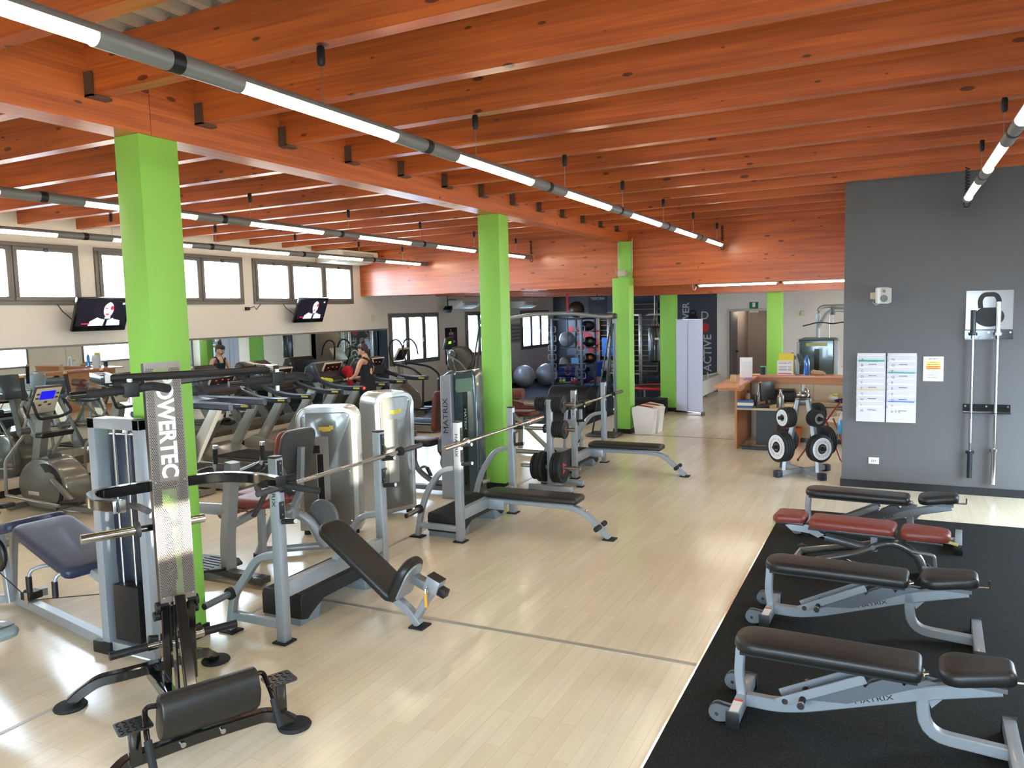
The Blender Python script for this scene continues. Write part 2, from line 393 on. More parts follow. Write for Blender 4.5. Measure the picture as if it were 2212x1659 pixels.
# ---- right wall (mostly out of frame) with windows the sun comes through, openings sized to shape its patches
rw = [(-1.6, -0.2, 1.9, 3.2), (0.45, 1.1, 2.05, 2.45), (3.45, 4.35, 1.9, 3.2), (6.24, 6.38, 1.9, 3.3), (7.45, 9.9, 0.25, 2.4), (12.6, 15.2, 0.9, 2.4), (17.0, 20.5, 0.9, 2.4)]
wall_open('wall_right', XR, XR+0.3, YF, YB, 0, 4.2, rw, white_w)
for i, (y0, y1, z0, z1) in enumerate(rw):
    e = bpy.data.objects.new('window_%d' % (i+7), None); COL.objects.link(e); e['kind'] = 'structure'; e.location = (XR, y0, z0)
    fr = MB(); W, H = y1-y0, z1-z0
    for a, b, c, d in ((0, W, 0, .06), (0, W, H-.06, H), (0, .06, .06, H-.06), (W-.06, W, .06, H-.06)): fr.bb(-.035, .02, a, b, c, d)
    fr.build('window_frame', alu, e)
    MB().bb(-.02, -.014, .06, W-.06, .06, H-.06).build('pane', glass, e)
# ---- wall behind the camera, with one wide unseen window added for fill light
mb = MB(); mb.bb(XL-.3, -4.0, YF-.3, YF, 0, 4.2); mb.bb(2.2, XR+.3, YF-.3, YF, 0, 4.2); mb.bb(-4.0, 2.2, YF-.3, YF, 0, .9); mb.bb(-4.0, 2.2, YF-.3, YF, 2.5, 4.2)
struct('wall_front', mb, white_w)
e = bpy.data.objects.new('window_14', None); COL.objects.link(e); e['kind'] = 'structure'; e.location = (-4.0, YF, .9)
fr = MB()
for a, b, c, d in ((0, 6.2, 0, .06), (0, 6.2, 1.54, 1.6), (0, .06, .06, 1.54), (6.14, 6.2, .06, 1.54), (2.04, 2.1, .06, 1.54), (4.1, 4.16, .06, 1.54)): fr.bb(a, b, -.05, .02, c, d)
fr.build('window_frame', alu, e); MB().bb(.06, 6.14, -.02, -.014, .06, 1.54).build('pane', glass, e)
# daylight portals in the openings (guide the sampling of the sky only)
def portal(loc, size, rot):
    l = bpy.data.lights.new('daylight_portal', 'AREA'); l.shape = 'RECTANGLE'; l.size, l.size_y = size; l.cycles.is_portal = True
    o = bpy.data.objects.new('daylight_portal', l); COL.objects.link(o); o.location = loc; o.rotation_euler = rot
for (y0, y1, z0, z1) in wins: portal((XL-.3, (y0+y1)/2, (z0+z1)/2), (z1-z0, y1-y0), (0, -pi/2, 0))
for (y0, y1, z0, z1) in rw: portal((XR+.28, (y0+y1)/2, (z0+z1)/2), (z1-z0, y1-y0), (0, pi/2, 0))
portal((-.9, YF-.28, 1.7), (6.2, 1.6), (pi/2, 0, 0))

tag(MB().bb(25, 26, -.35, 26, -1, 8.2).build('added_sun_blocker', mat('sun_blocker_grey', (150, 148, 146), .9), smooth=False), 'plain unseen block across the yard, added to keep sun off the rear side windows', 'sun_blocker')  # unseen block, added to stop direct sun at the rear side windows
tag(MB().bb(-60, 60, -60, 60, -1.2, -1.0).build('yard', mat('asphalt', (120, 120, 122), .9), smooth=False), kind='structure')
# ---- grey partition
struct('wall_grey', MB().bb(-0.565, XR, 10.40, 10.56, 0, 3.95), grey_w)
s = MB(); s.bb(-0.58, XR, 10.383, 10.40, 0, .09); s.bb(-0.58, -0.565, 10.40, 10.575, 0, .09); s.bb(-0.58, XR, 10.56, 10.575, 0, .09)
struct('baseboard_grey', s, kick)
# ---- back walls
struct('wall_back_left', MB().bb(XL-.3, -5.3, YB, YB+.2, 0, 3.2), dark_w)
struct('wall_step', MB().bb(-5.4, -5.2, 21.4, YB, 0, 3.2), dark_w)
mb = MB(); mb.bb(-5.4, -4.27, 21.3, 21.5, 0, 3.2); struct('wall_back_mural', mb, dark_w)
mb = MB(); mb.bb(-4.27, -3.95, 21.28, 21.5, 0, 3.2); mb.bb(-2.75, XR, 21.28, 21.5, 0, 3.2); mb.bb(-3.95, -2.75, 21.28, 21.5, 2.12, 3.2)
struct('wall_back', mb, white_w)
# corridor behind the open door
hall = mat('hall_wall', (150, 138, 134), 0.8)
mb = MB(); mb.bb(-4.0, -3.97, 21.5, 24.3, 0, 2.5); mb.bb(-2.73, -2.70, 21.5, 24.3, 0, 2.5); mb.bb(-4.0, -2.70, 24.3, 24.34, 0, 2.5); mb.bb(-4.0, -2.7, 21.5, 24.34, 2.3, 2.34)
mb.bb(-3.45, -3.42, 24.27, 24.3, 0, 2.3)
struct('wall_corridor', mb, hall)
e = bpy.data.objects.new('door_1', None); COL.objects.link(e); e['kind'] = 'structure'; e.location = (-3.95, 21.28, 0)
fr = MB(); fr.bb(-.06, .0, -.03, .22, 0, 2.18); fr.bb(1.2, 1.26, -.03, .22, 0, 2.18); fr.bb(0, 1.2, -.03, .22, 2.12, 2.18)
fr.build('door_frame', mat('door_frame', (176, 166, 148), 0.5), e)
dl = MB(rotm(0, 0, 80)); dl.bb(0.02, .62, .0, .045, 0.01, 2.1, bev=.004); dl.build('door_leaf', mat('grey_door', (96, 92, 92), 0.5), e)
h = MB(rotm(0, 0, 80)); h.bb(.5, .53, -.06, .1, 1.02, 1.06, bev=.006); h.bb(.38, .53, -.065, -.045, 1.02, 1.06, bev=.006); h.bb(.38, .53, .09, .105, 1.02, 1.06, bev=.006); h.build('door_handle', blackm, e)

# ---- ceiling deck, rafters, beams, columns
def zr(x): return 3.61+0.0089*(x+4.4)
RD = 0.31
mb = MB(); dz = lambda x: zr(x)+RD
n = 90; xs = []
x = XL
while x < XR+.2:
    for dx, h in ((0, 0), (.06, 0), (.085, .07), (.145, .07), (.17, 0)): xs.append((x+dx, h))
    x += .17
top = [(x, dz(x)+h) for x, h in xs]
mb.prism(top+[(u, v+.004) for u, v in top[::-1]], 'y', YF-.3, 14.1); mb.bb(XL-.3, XR+.3, YF-.3, 14.1, 4.2, 4.4)
struct('ceiling', mb, mat('metal_deck', (186, 180, 164), 0.5, 0.3))
rl = {}
for k in range(-8, 12):
    yk = 4.11+.83*k
    for side, (xa, xb) in (('outer', (XL, -4.63)), ('inner', (-4.40, XR))):
        if yk < -2.8: continue
        if yk > 13.3: continue
        mb = MB(); mb.prism([(xa, zr(xa)), (xb, zr(xb)), (xb, zr(xb)+RD-.002), (xa, zr(xa)+RD-.002)], 'y', yk, yk+.10)
        o = mb.build('rafter', wood_x, smooth=False)
        if k < 0 or (side == 'outer' and k < 1): lab = 'brown glulam rafter beside or behind the camera'
        tag(o, 'orange brown glulam rafter, one of the row between main beam and %s' % ('grey partition side' if side == 'inner' else 'window wall'), 'rafter', 'glulam rafters between main beam and %s' % ('far side of the gym' if side == 'inner' else 'window wall'))
        if side == 'inner':
            sh = MB(); sh.bb(xb*0-4.40, -4.335, yk-.02, yk-.003, zr(-4.4)-.015, zr(-4.4)+.13); sh.bb(-4.40, -4.335, yk-.02, yk+.12, zr(-4.4)-.018, zr(-4.4)-.002)
            sh.build('rafter_shoe', shoe, o)
mb = MB(); mb.bb(-4.63, -4.40, YF, 3.72, 3.455, 3.95); tag(mb.build('main_beam', wood_y, smooth=False), 'thick glulam main beam, the piece before the first green column', 'beam')
mb = MB(); mb.bb(-4.63, -4.40, 3.724, 13.95, 3.455, 3.95); tag(mb.build('main_beam', wood_y, smooth=False), 'long glulam main beam carried over the first three green columns', 'beam')
mb = MB(); mb.bb(XL, XR, 13.95, 14.15, 2.66, 4.0); tag(mb.build('cross_beam', wood_x, smooth=False), 'deep glulam cross beam closing off the high gym hall', 'beam')
# lower rear part
struct('ceiling_rear', MB().bb(XL-.3, XR+.3, 14.15, YB+.2, 2.98, 3.1), mat('rear_ceiling', (150, 92, 56), 0.6))
for k in range(10):
    yk = 14.9+.9*k
    if abs(yk-16.9) < .3: yk += .35
    tag(MB().bb(XL, -4.6 if yk < 17 else -5.2, yk, yk+.09, 2.68, 2.98).build('rear_rafter', wood_x, smooth=False), 'low reddish rafter over the functional training zone', 'rafter', 'low rafters over the functional training zone')
for k in range(4):
    x = -3.9+1.05*k
    tag(MB().bb(x, x+.1, 14.15, 21.28, 2.72, 2.98).build('rear_rafter', wood_y, smooth=False), 'low rafter over the reception counter area', 'rafter', 'low rafters over the reception area')
tag(MB().bb(-5.2, XR, 16.85, 17.02, 2.53, 2.98).build('rear_beam', wood_x, smooth=False), 'low glulam beam crossing above the reception counter', 'beam')
def column(x0, x1, y0, y1, z1, label, base=True):
    e = thing('column', label, 'column', ((x0+x1)/2, (y0+y1)/2, 0))
    w, d = (x1-x0)/2, (y1-y0)/2
    MB().bb(-w, w, -d, d, 0, z1, bev=.006).build('shaft', green_p, e)
    if base:
        s = MB(); t = .013
        for a in ((-w-t, w+t, -d-t, -d), (-w-t, w+t, d, d+t), (-w-t, -w, -d, d), (w, w+t, -d, d)): s.bb(*a, 0, .085)
        s.build('baseboard', kick, e, smooth=False)
    return e
column(-4.63, -4.40, 3.62, 3.93, 3.455, 'green column behind the perforated steel tower')
column(-4.70, -4.41, 8.76, 9.03, 3.455, 'green column with sunlit stripe beside the plate tree')
c3 = column(-4.58, -4.27, 13.57, 13.86, 2.80, 'green column with junction box beside the white bin')
MB().bb(-.105, .14, .04, .14, 2.8, 3.455, bev=.005).build('upper_shaft', green_p, c3)
MB().bb(-.06, .09, -.115, -.03, 2.83, 2.94, bev=.01).build('junction_box', mat('box_grey', (178, 170, 152), 0.5), c3)
s = MB(); s.tube([(-.09, .02, 3.45), (-.09, .02, 3.2), (-.04, .0, 3.12), (-.045, -.02, 2.94)], .008, n=8)
s.tube([(.18, .0, 3.5), (.18, 0, 2.92), (.09, -.06, 2.9)], .009, n=8, fil=.04); s.tube([(.18, 0, 2.95), (.17, 0, 2.86), (.09, -.06, 2.86)], .008, n=8, fil=.04)
s.tube([(-.06, -.06, 2.9), (-.11, -.05, 2.9), (-.13, -.04, 3.0)], .007, n=8); s.tube([(-.06, -.06, 2.87), (-.14, -.05, 2.84)], .007, n=8)
s.build('cables', mat('cable_grey', (170, 160, 140), 0.5), c3)
column(-4.60, -4.27, 16.82, 17.05, 2.53, 'green column beside the white roll-up banner')
column(-2.40, -2.10, 17.03, 17.28, 2.53, 'green column behind the reception counter beside the exit door')
# ================================================================= suspended light lines
housing_m = mat('lamp_housing', (128, 128, 124), 0.4, 0.15)
def halfpipe(mb, y0, y1, r, a0, a1, t=.003, n=14):
    out = [(r*cos(rad(a0+(a1-a0)*k/n)), r*sin(rad(a0+(a1-a0)*k/n))) for k in range(n+1)]
    inn = [((r-t)*cos(rad(a0+(a1-a0)*k/n)), (r-t)*sin(rad(a0+(a1-a0)*k/n))) for k in range(n, -1, -1)]
    mb.prism(out+inn, 'y', y0, y1)
def light_line(x, z, y_first, n, y_lo, y_hi, caps, label, coil=True):
    e = thing('suspended_light_line', label, 'ceiling light', (x, 0, z), 0, 'suspended fluorescent light lines')
    R = .042; PER = 1.93
    for k in range(n):
        s0 = y_first+PER*k; s1 = s0+1.21; a = max(y_lo, s0-.36); b = min(y_hi, s1+.36)
        mb = MB(); halfpipe(mb, s0, s1, R, 4, 176)
        if a < s0: mb.cyl((0, a, 0), (0, s0, 0), R, n=24)
        if b > s1: mb.cyl((0, s1, 0), (0, b, 0), R, n=24)
        h = mb.build('housing', housing_m, e)
        MB().cyl((0, s0+.01, -.016), (0, s1-.01, -.016), .021, n=14).build('lit_tube', tubem, h)
        if b < y_hi-.01: MB().cyl((0, b-.03, 0), (0, b+.03, 0), R+.003, n=24).build('joint_collar', blackm, e)
    for y in caps:
        zc = zr(x)-z
        MB().lathe([(.0, 0), (.016, 0), (.021, -.012), (.022, -.075), (.018, -.095), (.004, -.1)], (0, y, zc)).build('ceiling_cap', blackm, e)
        MB().cyl((0, y, .04), (0, y, zc-.09), .0025, n=6).build('suspension_cable', steel, e)
    if coil:
        pts = [(.02*cos(t*.9), y_hi+.03+.012*sin(t*.9), R+.02+(zr(x)-z-R-.02)*t/60) for t in range(61)]
        MB().tube(pts, .006, n=6).build('coiled_power_cord', blackm, e)
        MB().tube([(.03*cos(2*pi*k/16), y_hi+.03, -.05+.035*sin(2*pi*k/16)) for k in range(16)], .007, n=6, closed=True).build('cord_loop', blackm, e)
    return e
light_line(-2.67, 3.30, .82, 7, .3, 13.72, [1.68, 3.33, 4.98, 6.64, 8.30, 9.96, 11.6, 13.3], 'suspended light line running just beyond the main beam in front of the grey partition')
light_line(-6.30, 3.28, .72, 7, .2, 13.85, [1.6, 3.3, 4.94, 6.55, 8.26, 9.95, 11.6, 13.2], 'middle suspended light line above the fitness machines beside the green columns')
light_line(-8.72, 3.27, .9, 7, .4, 13.95, [3.4, 5.04, 6.7, 8.36, 10.02, 11.7, 13.1], 'suspended light line nearest the high strip windows over the treadmills')
light_line(.66, 3.32, .6, 5, .2, 9.72, [1.6, 3.3, 4.95, 6.60, 8.20], 'short suspended light line ending before the grey partition wall')
# rear light over the reception
e = thing('tube_light', 'white tube light under the rear beam above the reception counter', 'ceiling light', (-3.5, 15.6, 2.68))
for k in range(3):
    h = MB().cyl((k*1.58, 0, .03), (k*1.58+1.5, 0, .03), .04, n=20).build('housing', housing_m, e)
    MB().cyl((k*1.58+.03, -.012, -.012), (k*1.58+1.47, -.012, -.012), .021, n=14).build('lit_tube', tubem, h)
    MB().bb(k*1.58-.045, k*1.58-.02, -.03, .03, -.02, .30).build('hanger', blackm, e)
MB().tube([(-.07+.035*cos(2*pi*k/16), 0, .0+.09*sin(2*pi*k/16)) for k in range(16)], .01, n=6, closed=True).build('cord_loop', white, e)

# ================================================================= mirrors
mirror_m = mat('mirror_glass', (205, 212, 208), 0.012, 1.0)
y = 14.87; k = 0
labs = ['wall mirror panel at the far end of the mirror row beside the low windows', 'wall mirror panel second from the low windows', 'wall mirror panel behind the woman on the treadmill', 'wall mirror panel showing the reflected woman', 'wall mirror panel hidden partly by the nearest green column', 'wall mirror panel reflecting the reception counter', 'wall mirror panel at the near end behind the elliptical trainers', 'wall mirror panel out at the near edge of the row']
while y > 2.5:
    y0 = y-1.55
    e = thing('wall_mirror', labs[min(k, 7)], 'mirror', (XL+.002, (y+y0)/2, .24), 0, 'wall mirror panels'); w2 = .773
    MB().bb(0, .012, -w2, w2, .0, 1.67).build('glass', mirror_m, e)
    MB().bb(0, .03, -.775, .775, 1.67, 1.70).build('top_trim', alu, e)
    y = y0; k += 1
# ================================================================= televisions
scr = mat('tv_screen_black', (8, 8, 12), 0.12, coat=0.5)
def emi(name, col, s): return mat(name, col, 0.5, emit=col, es=s)
def ellp(cx, cy, rx, ry, n=20): return [(cx+rx*cos(2*pi*k/n), cy+ry*sin(2*pi*k/n)) for k in range(n)]
def television(y, z, label, tiltz=0):
    e = thing('television', label, 'television', (XL+.30, y, z), tiltz, 'wall televisions')
    T = Matrix.Rotation(rad(22), 4, 'Y')
    mb = MB(T); mb.box((0, 0, 0), (.05, .84, .50), bev=.012); mb.box((-.045, 0, -.02), (.05, .6, .34), bev=.02); mb.build('casing', mat('tv_black', (16, 16, 18), .2, coat=.6), e)
    mb = MB(T); mb.bb(.0255, .0265, -.385, .385, -.165, .215); s = mb.build('screen', emi('tv_glow', (14, 12, 26), .6), e, smooth=False)
    def shape(nm, poly, x, m):
        mb = MB(T); mb.prism([(u, v) for u, v in poly], 'x', x, x+.0004); mb.build(nm, m, s, smooth=False)
    sk, wh, hr, rd = emi('tv_skin', (196, 180, 205), .8), emi('tv_shirt', (176, 182, 200), .8), emi('tv_hair', (26, 20, 34), .3), emi('tv_red', (190, 40, 66), .8)
    shape('shirt', [(-.2, -.165), (-.18, -.1), (-.1, -.055), (-.04, -.02), (.12, -.02), (.2, -.07), (.29, -.09), (.30, -.165)], .0268, wh)
    shape('hair', [(-.12, -.02), (-.16, .06), (-.1, .16), (0, .205), (.13, .205), (.20, .15), (.22, .03), (.19, -.04), (.1, -.08), (-.02, -.06)], .0274, hr)
    shape('neck', [(.04, -.06), (.05, .0), (.13, .0), (.13, -.06)], .0278, sk)
    shape('face', ellp(.085, .075, .078, .112), .0282, sk)
    shape('fringe', [(-.01, .1), (.0, .19), (.1, .2), (.04, .16)], .0287, hr)
    shape('tie', [(.05, -.07), (.09, -.07), (.08, -.165), (.03, -.165)], .0287, hr)
    shape('mouth', ellp(.075, .005, .028, .012), .0290, rd); shape('eye', ellp(.05, .095, .02, .006), .0290, hr); shape('eye_patch', ellp(.135, .1, .026, .032), .0290, rd)
    shape('caption_bar', [(-.3, -.14), (-.18, -.14), (-.18, -.125), (-.3, -.125)], .0290, rd)
    shape('channel_mark', [(.29, .15), (.33, .15), (.33, .18), (.29, .18)], .0290, wh)
    MB().bar([(-.29, 0, .0), (-.09, 0, .0)], .1, .12).build('wall_bracket', blackm, e)
    MB().tube([(-.29, -.5, .28), (-.285, -.48, .2), (-.26, -.40, .05), (-.1, -.36, -.08)], .006, n=6).build('cable', blackm, e)
    return e
television(7.5, 2.36, 'wall television above the mirror near the closest green column')
television(11.95, 2.38, 'wall television above the mirror nearer the low windows')
e = thing('adapter', 'small black power adapter dangling under the strip window', 'adapter', (XL+.02, 10.6, 2.42))
MB().bb(-.015, .03, -.06, .03, -.03, .03, bev=.008).build('box', blackm, e); MB().tube([(.0, .02, 0), (.01, .15, .04), (.01, .2, -.02), (.0, .34, .09)], .006, n=6).build('cable', blackm, e)
# ================================================================= air conditioners
ac_w = mat('ac_white', (206, 202, 188), .45)
def aircon(y, z, w, d, h, label):
    e = thing('air_conditioner', label, 'air conditioner', (XL, y, z), 0)
    mb = MB(); mb.prism([(.005, 0), (.005, h), (d, h), (d+.01, h*.55), (d-.05, h*.1), (d*.55, -h*.25), (.05, -h*.28)], 'y', 0, w, bev=.012); mb.build('casing', ac_w, e)
    g = MB()
    for k in range(5): g.bb(d+.004-.016*k*.2, d+.016-.01*k*.2, w*.12, w*.88, h*.30+h*.11*k, h*.34+h*.11*k)
    g.build('grille', darkgrey, e); MB().bb(d-.12, d-.10, w*.1, w*.9, -h*.16, -h*.14).build('louvre', midgrey, e)
aircon(12.5, 3.36, 1.33, .57, .19, 'large white ceiling air conditioner over the last strip window')
aircon(17.49, 2.40, .97, .50, .17, 'white air conditioner above the black poster')
aircon(21.24, 2.39, .97, .50, .17, 'white air conditioner beside the farthest low window')
e = thing('projector', 'small black projector hanging with a green cable under the rear ceiling', 'projector', (XL+.25, 17.2, 2.35))
MB().box((0, 0, 0), (.2, .28, .1), R=rotm(20, 0, 20), bev=.02).build('body', blackm, e); MB().tube([(0, 0, .05), (-.03, .02, .2), (-.02, .15, .26), (.05, .3, .25)], .012, n=8).build('cable', mat('green_cable', (40, 120, 90), .5), e); MB().cyl((0, 0, .04), (0, 0, .61), .012).build('pole', blackm, e)
e = thing('wall_socket', 'small beige box on the wall beside the cross beam end', 'socket', (XL+.001, 14.35, 2.44)); MB().bb(0, .03, 0, .13, -.06, .06, bev=.006).build('plate', ac_w, e)
e = thing('thermostat', 'beige thermostat on the wall under the cross beam end', 'thermostat', (XL+.001, 14.3, 2.20)); MB().bb(0, .03, 0, .09, -.08, .06, bev=.02).build('plate', mat('beige_plastic', (196, 186, 150), .5), e)
# ================================================================= posters
black_pap = mat('poster_black', (24, 20, 26), .45)
tw = mat('lettering_white', (220, 216, 214), .6); ty = mat('lettering_yellow', (200, 190, 50), .6); tr = mat('print_red_brown', (110, 54, 50), .6)
RX = lambda x, y, z: frame_((x, y, z), (0, 1, 0), (0, 0, 1))      # text facing +x
e = thing('poster', 'tall black poster with white lettering between the low windows', 'poster', (XL+.004, 17.74, .93))
MB().bb(0, .006, -.31, .31, 0, .95).build('sheet', black_pap, e, smooth=False)
f = MB(); f.ell((.006, -.06, .70), (.002, .045, .1)); f.ell((.006, .09, .72), (.002, .05, .1)); f.bar([(.007, -.08, .6), (.007, -.06, .5), (.007, -.1, .3)], .002, .03); f.bar([(.007, .08, .6), (.007, .1, .45), (.007, .14, .18)], .002, .04); f.build('printed_figures', tr, e)
text('lettering', 'SPORT', .075, tw, e, RX(.008, .0, .79), bold=.002); text('lettering', 'IL FUTURO', .075, tw, e, RX(.008, 0, .58), bold=.003); text('lettering', 'E\'', .06, tw, e, RX(.008, 0, .50), bold=.003)
text('lettering', 'ADESSO', .105, tw, e, RX(.008, .0, .385), bold=.005); text('lettering', 'OVERALL', .07, ty, e, RX(.008, .0, .12), bold=.003)
l = MB(); l.tube([(.007, .03*cos(a/10*2*pi)+.0, .87+.035*sin(a/10*2*pi)) for a in range(2, 10)], .006, n=6); l.build('emblem', tw, e)
e = thing('exercise_chart', 'pale chart printed with rows of small figures beside the farthest window', 'poster', (XL+.004, 21.62, 1.3))
MB().bb(0, .005, -.34, .34, 0, .6).build('sheet', mat('chart_paper', (168, 164, 158), .7), e, smooth=False)
f = MB()
for i in range(6):
    for j in range(5): f.bb(.005, .006, -.29+i*.105, -.23+i*.105, .05+j*.11, .12+j*.11)
f.build('printed_figures', darkgrey, e, smooth=False)

# ================================================================= things on the grey partition (its face is at y = 10.40)
GY = 10.398
RY = lambda x, y, z: frame_((x, y, z), (1, 0, 0), (0, 0, 1))      # text facing -y
e = thing('wall_speaker', 'small white loudspeaker on a bracket high on the grey partition', 'speaker', (-.14, GY, 2.335))
MB().box((0, -.1, 0), (.14, .12, .19), R=rotm(0, 0, 14), bev=.015).build('cabinet', white, e)
m = MB(rotm(0, 0, 14)); m.bb(-.058, .058, -.166, -.158, -.085, .085, bev=.003); m.build('grille', mat('speaker_grey', (178, 174, 168), .6), e)
m = MB(Matrix.Translation((0, -.1, 0)) @ rotm(0, 0, 14)); m.cyl((0, -.066, -.035), (0, -.0695, -.035), .042, n=24); m.cyl((0, -.066, .05), (0, -.0695, .05), .018, n=20); m.build('driver', midgrey, e)
MB().bb(-.02, .02, -.05, 0, -.03, .03).build('bracket', white, e)
MB().bb(-.135, -.07, -.015, 0, -.04, .04, bev=.003).build('wall_plate', mat('beige_plastic', (196, 186, 150), .5), e)
MB().tube([(-.09, -.02, -.03), (-.105, -.025, -.08), (-.07, -.03, -.11), (-.02, -.06, -.09)], .003, n=6).build('cable', white, e)
def socket(x, z, label):
    e = thing('wall_socket', label, 'socket', (x, GY, z)); MB().bb(-.058, .058, -.012, 0, -.04, .04, bev=.004).build('plate', white, e)
    m = MB()
    for k in (-.02, 0, .02): m.bb(k-.003, k+.003, -.0135, -.012, -.015, .015)
    m.build('slots', darkgrey, e)
socket(-.205, .34, 'white wall socket low on the grey partition')
flap = mat('pocket_white', (214, 212, 216), .5); hand = mat('handwriting', (90, 90, 96), .8); teal = mat('teal_folder', (50, 160, 140), .6); yel = mat('yellow_folder', (226, 196, 90), .6); blu = mat('blue_folder', (70, 110, 190), .6)
def pockets(x, letters, accents, label):
    e = thing('file_pocket_rack', label, 'file rack', (x, GY, .82), 0, 'white wall file racks')
    MB().bb(-.155, .155, -.02, 0, 0, .83, bev=.003).build('back_plate', flap, e)
    n = len(letters)
    for k, ch in enumerate(letters):
        z1 = .80-(n-1-k)*.0+(-k)*.069; zb = z1-.075 if k < n-1 else .0
        m = MB(); m.prism([(-.02, zb), (-.03, zb), (-.07, z1-.005), (-.066, z1), (-.02, z1-.06)], 'x', -.158, .158)
        p = m.build('pocket', flap, e, smooth=False)
        text('letter', ch, .042, hand, p, RY(-.11, -.0725, z1-.045) @ rotm(-15, 0, 0), align='LEFT')
        random.seed(k*5+len(letters[0]))
        s = MB(); s.bb(-.14, .14, -.055, -.03, z1-.03, z1+random.uniform(.004, .02)); s.build('paper_sheets', accents.get(k, paper), p, smooth=False)
        if k % 2: s = MB(); s.bb(-.03, .06, -.0725, -.071, z1-.035, z1-.028); s.build('handwritten_mark', hand, p, smooth=False)
pockets(-.25, ['A', 'B', 'C', 'D', 'E', 'F', 'G', 'H', 'I', 'M'], {1: teal, 6: yel}, 'white file pocket rack marked A to M, nearer the partition edge')
pockets(.08, ['N', 'O', 'P', 'Q', 'R', 'S', 'T', 'U', 'V', 'X Y Z'], {3: teal, 8: blu}, 'white file pocket rack marked N to Z beside the notice sheet')
e = thing('notice', 'white notice sheet with yellow and orange highlighted lines on the grey partition', 'poster', (.41, GY, 1.32))
MB().bb(-.105, .105, -.008, 0, 0, .29, bev=.002).build('sheet', paper, e)
for (z, t, sz, c) in ((.262, 'SPORT', .034, None), (.222, 'NUOVO', .016, 'y'), (.197, 'ABBONAMENTO', .017, 'y'), (.172, 'IN PALESTRA', .017, 'o'), (.150, 'E IN PISCINA', .017, 'o'), (.122, 'CHIEDI', .016, None), (.098, 'ALL\'ISTRUTTORE', .016, None), (.074, 'DI RINNOVARLA', .016, None), (.045, 'MOVIMENT', .022, None)):
    if c: MB().bb(-.075, .075, -.0092, -.008, z-.010, z+.010).build('highlight', mat('hl_'+c, (236, 206, 70) if c == 'y' else (236, 150, 40), .7), e, smooth=False)
    text('lettering', t, sz, darkgrey, e, RY(0, -.0098, z))
# kettlebell silhouette panel
e = thing('kettlebell_sign', 'clear panel with a black kettlebell silhouette above the bar holder', 'sign', (.955, GY, 1.92))
MB().bb(-.23, .23, -.006, 0, 0, .44).build('clear_panel', mat('clear_panel', (150, 148, 146), .15, coat=.6), e, smooth=False)
P = []
for k in range(33): 
    a = rad(118)+rad(304)*k/32; P.append((.15*cos(a), .145+.115*sin(a)+.0))
hd = [(.06, .27), (.105, .30), (.11, .355), (.085, .405), (.03, .422), (-.03, .422), (-.085, .405), (-.11, .355), (-.105, .30), (-.06, .27)]
m = MB(); m.prism([(x*.98, z) for x, z in P], 'y', -.014, -.006)
m.bar([(-.085, -.010, .24), (-.095, -.010, .33), (-.06, -.010, .395), (.06, -.010, .395), (.095, -.010, .33), (.085, -.010, .24)], .05, .008, fil=.05, upv=(0, 1, 0)); m.build('silhouette', blackm, e)
def barholder(z, label, hooks=True):
    e = thing('bar_holder', label, 'bar rack', (.955, GY, z)); m = MB(); m.bb(-.235, .235, -.006, 0, -.05, .05); m.bb(-.235, .235, -.075, -.006, -.05, -.042)
    m.build('plate', blackp, e)
    s = MB()
    for k in (-.21, 0, .21): s.cyl((k, -.006, .025), (k, -.012, .025), .010, n=12)
    s.build('screws', chrome, e)
    if hooks:
        s = MB()
        for k in (-.08, .05): s.bb(k-.012, k+.012, -.078, -.02, -.05, -.02)
        s.build('hooks', blackp, e)
barholder(1.86, 'black upper wall holder carrying the two vertical barbells'); barholder(1.015, 'black lower wall holder behind the two vertical barbells', False)
def vbar(x, zt, zb, sl, label, sm, zc):
    e = thing('barbell', label, 'barbell', (x, GY-.055, 0)); m = MB(); m.cyl((0, 0, zb+sl), (0, 0, zt-sl*.9), .0145, n=16); m.build('shaft', chrome, e)
    for a, b in ((zb, zb+sl), (zt-sl*.9, zt)): MB().cyl((0, 0, a), (0, 0, b), .026 if sm is not chrome else .027, n=20).build('sleeve', sm, e)
    for z in (zb+sl, zt-sl*.9): MB().cyl((0, 0, z-.015), (0, 0, z+.015), .042, n=20).build('collar', sm, e)
    MB().cyl((0, 0, zc), (0, 0, zc+.28), .0165, n=16).build('knurling', steel, e)
vbar(.80, 2.14, .21, .30, 'barbell with black sleeves hanging upright on the grey partition', mat('gunmetal', (48, 52, 54), .3, .7), .62)
vbar(1.04, 2.23, .15, .40, 'all chrome barbell hanging upright on the grey partition', chrome, .95)

for (x, y, lab) in ((.2, 12.4, 'added unseen tube light behind the grey partition above the office corner'), (.2, 18.4, 'added unseen tube light behind the grey partition over the rear machines'), (-3.45, 23.0, 'tube light in the corridor behind the open door')):  # the two lamps behind the partition are added to brighten the rear area
    e = thing('tube_light', lab, 'ceiling light', (x, y, 2.66 if y < 22 else 2.2))
    h = MB().bb(-.05, .05, -.75, .75, 0, .05, bev=.01).build('housing', housing_m, e); MB().cyl((0, -.72, -.02), (0, .72, -.02), .021, n=14).build('lit_tube', tubem, h)
    if y < 22: MB().bb(-.01, .01, -.01, .01, .05, (.32 if y > 14.2 else 1.2)).build('hanger', blackm, e)
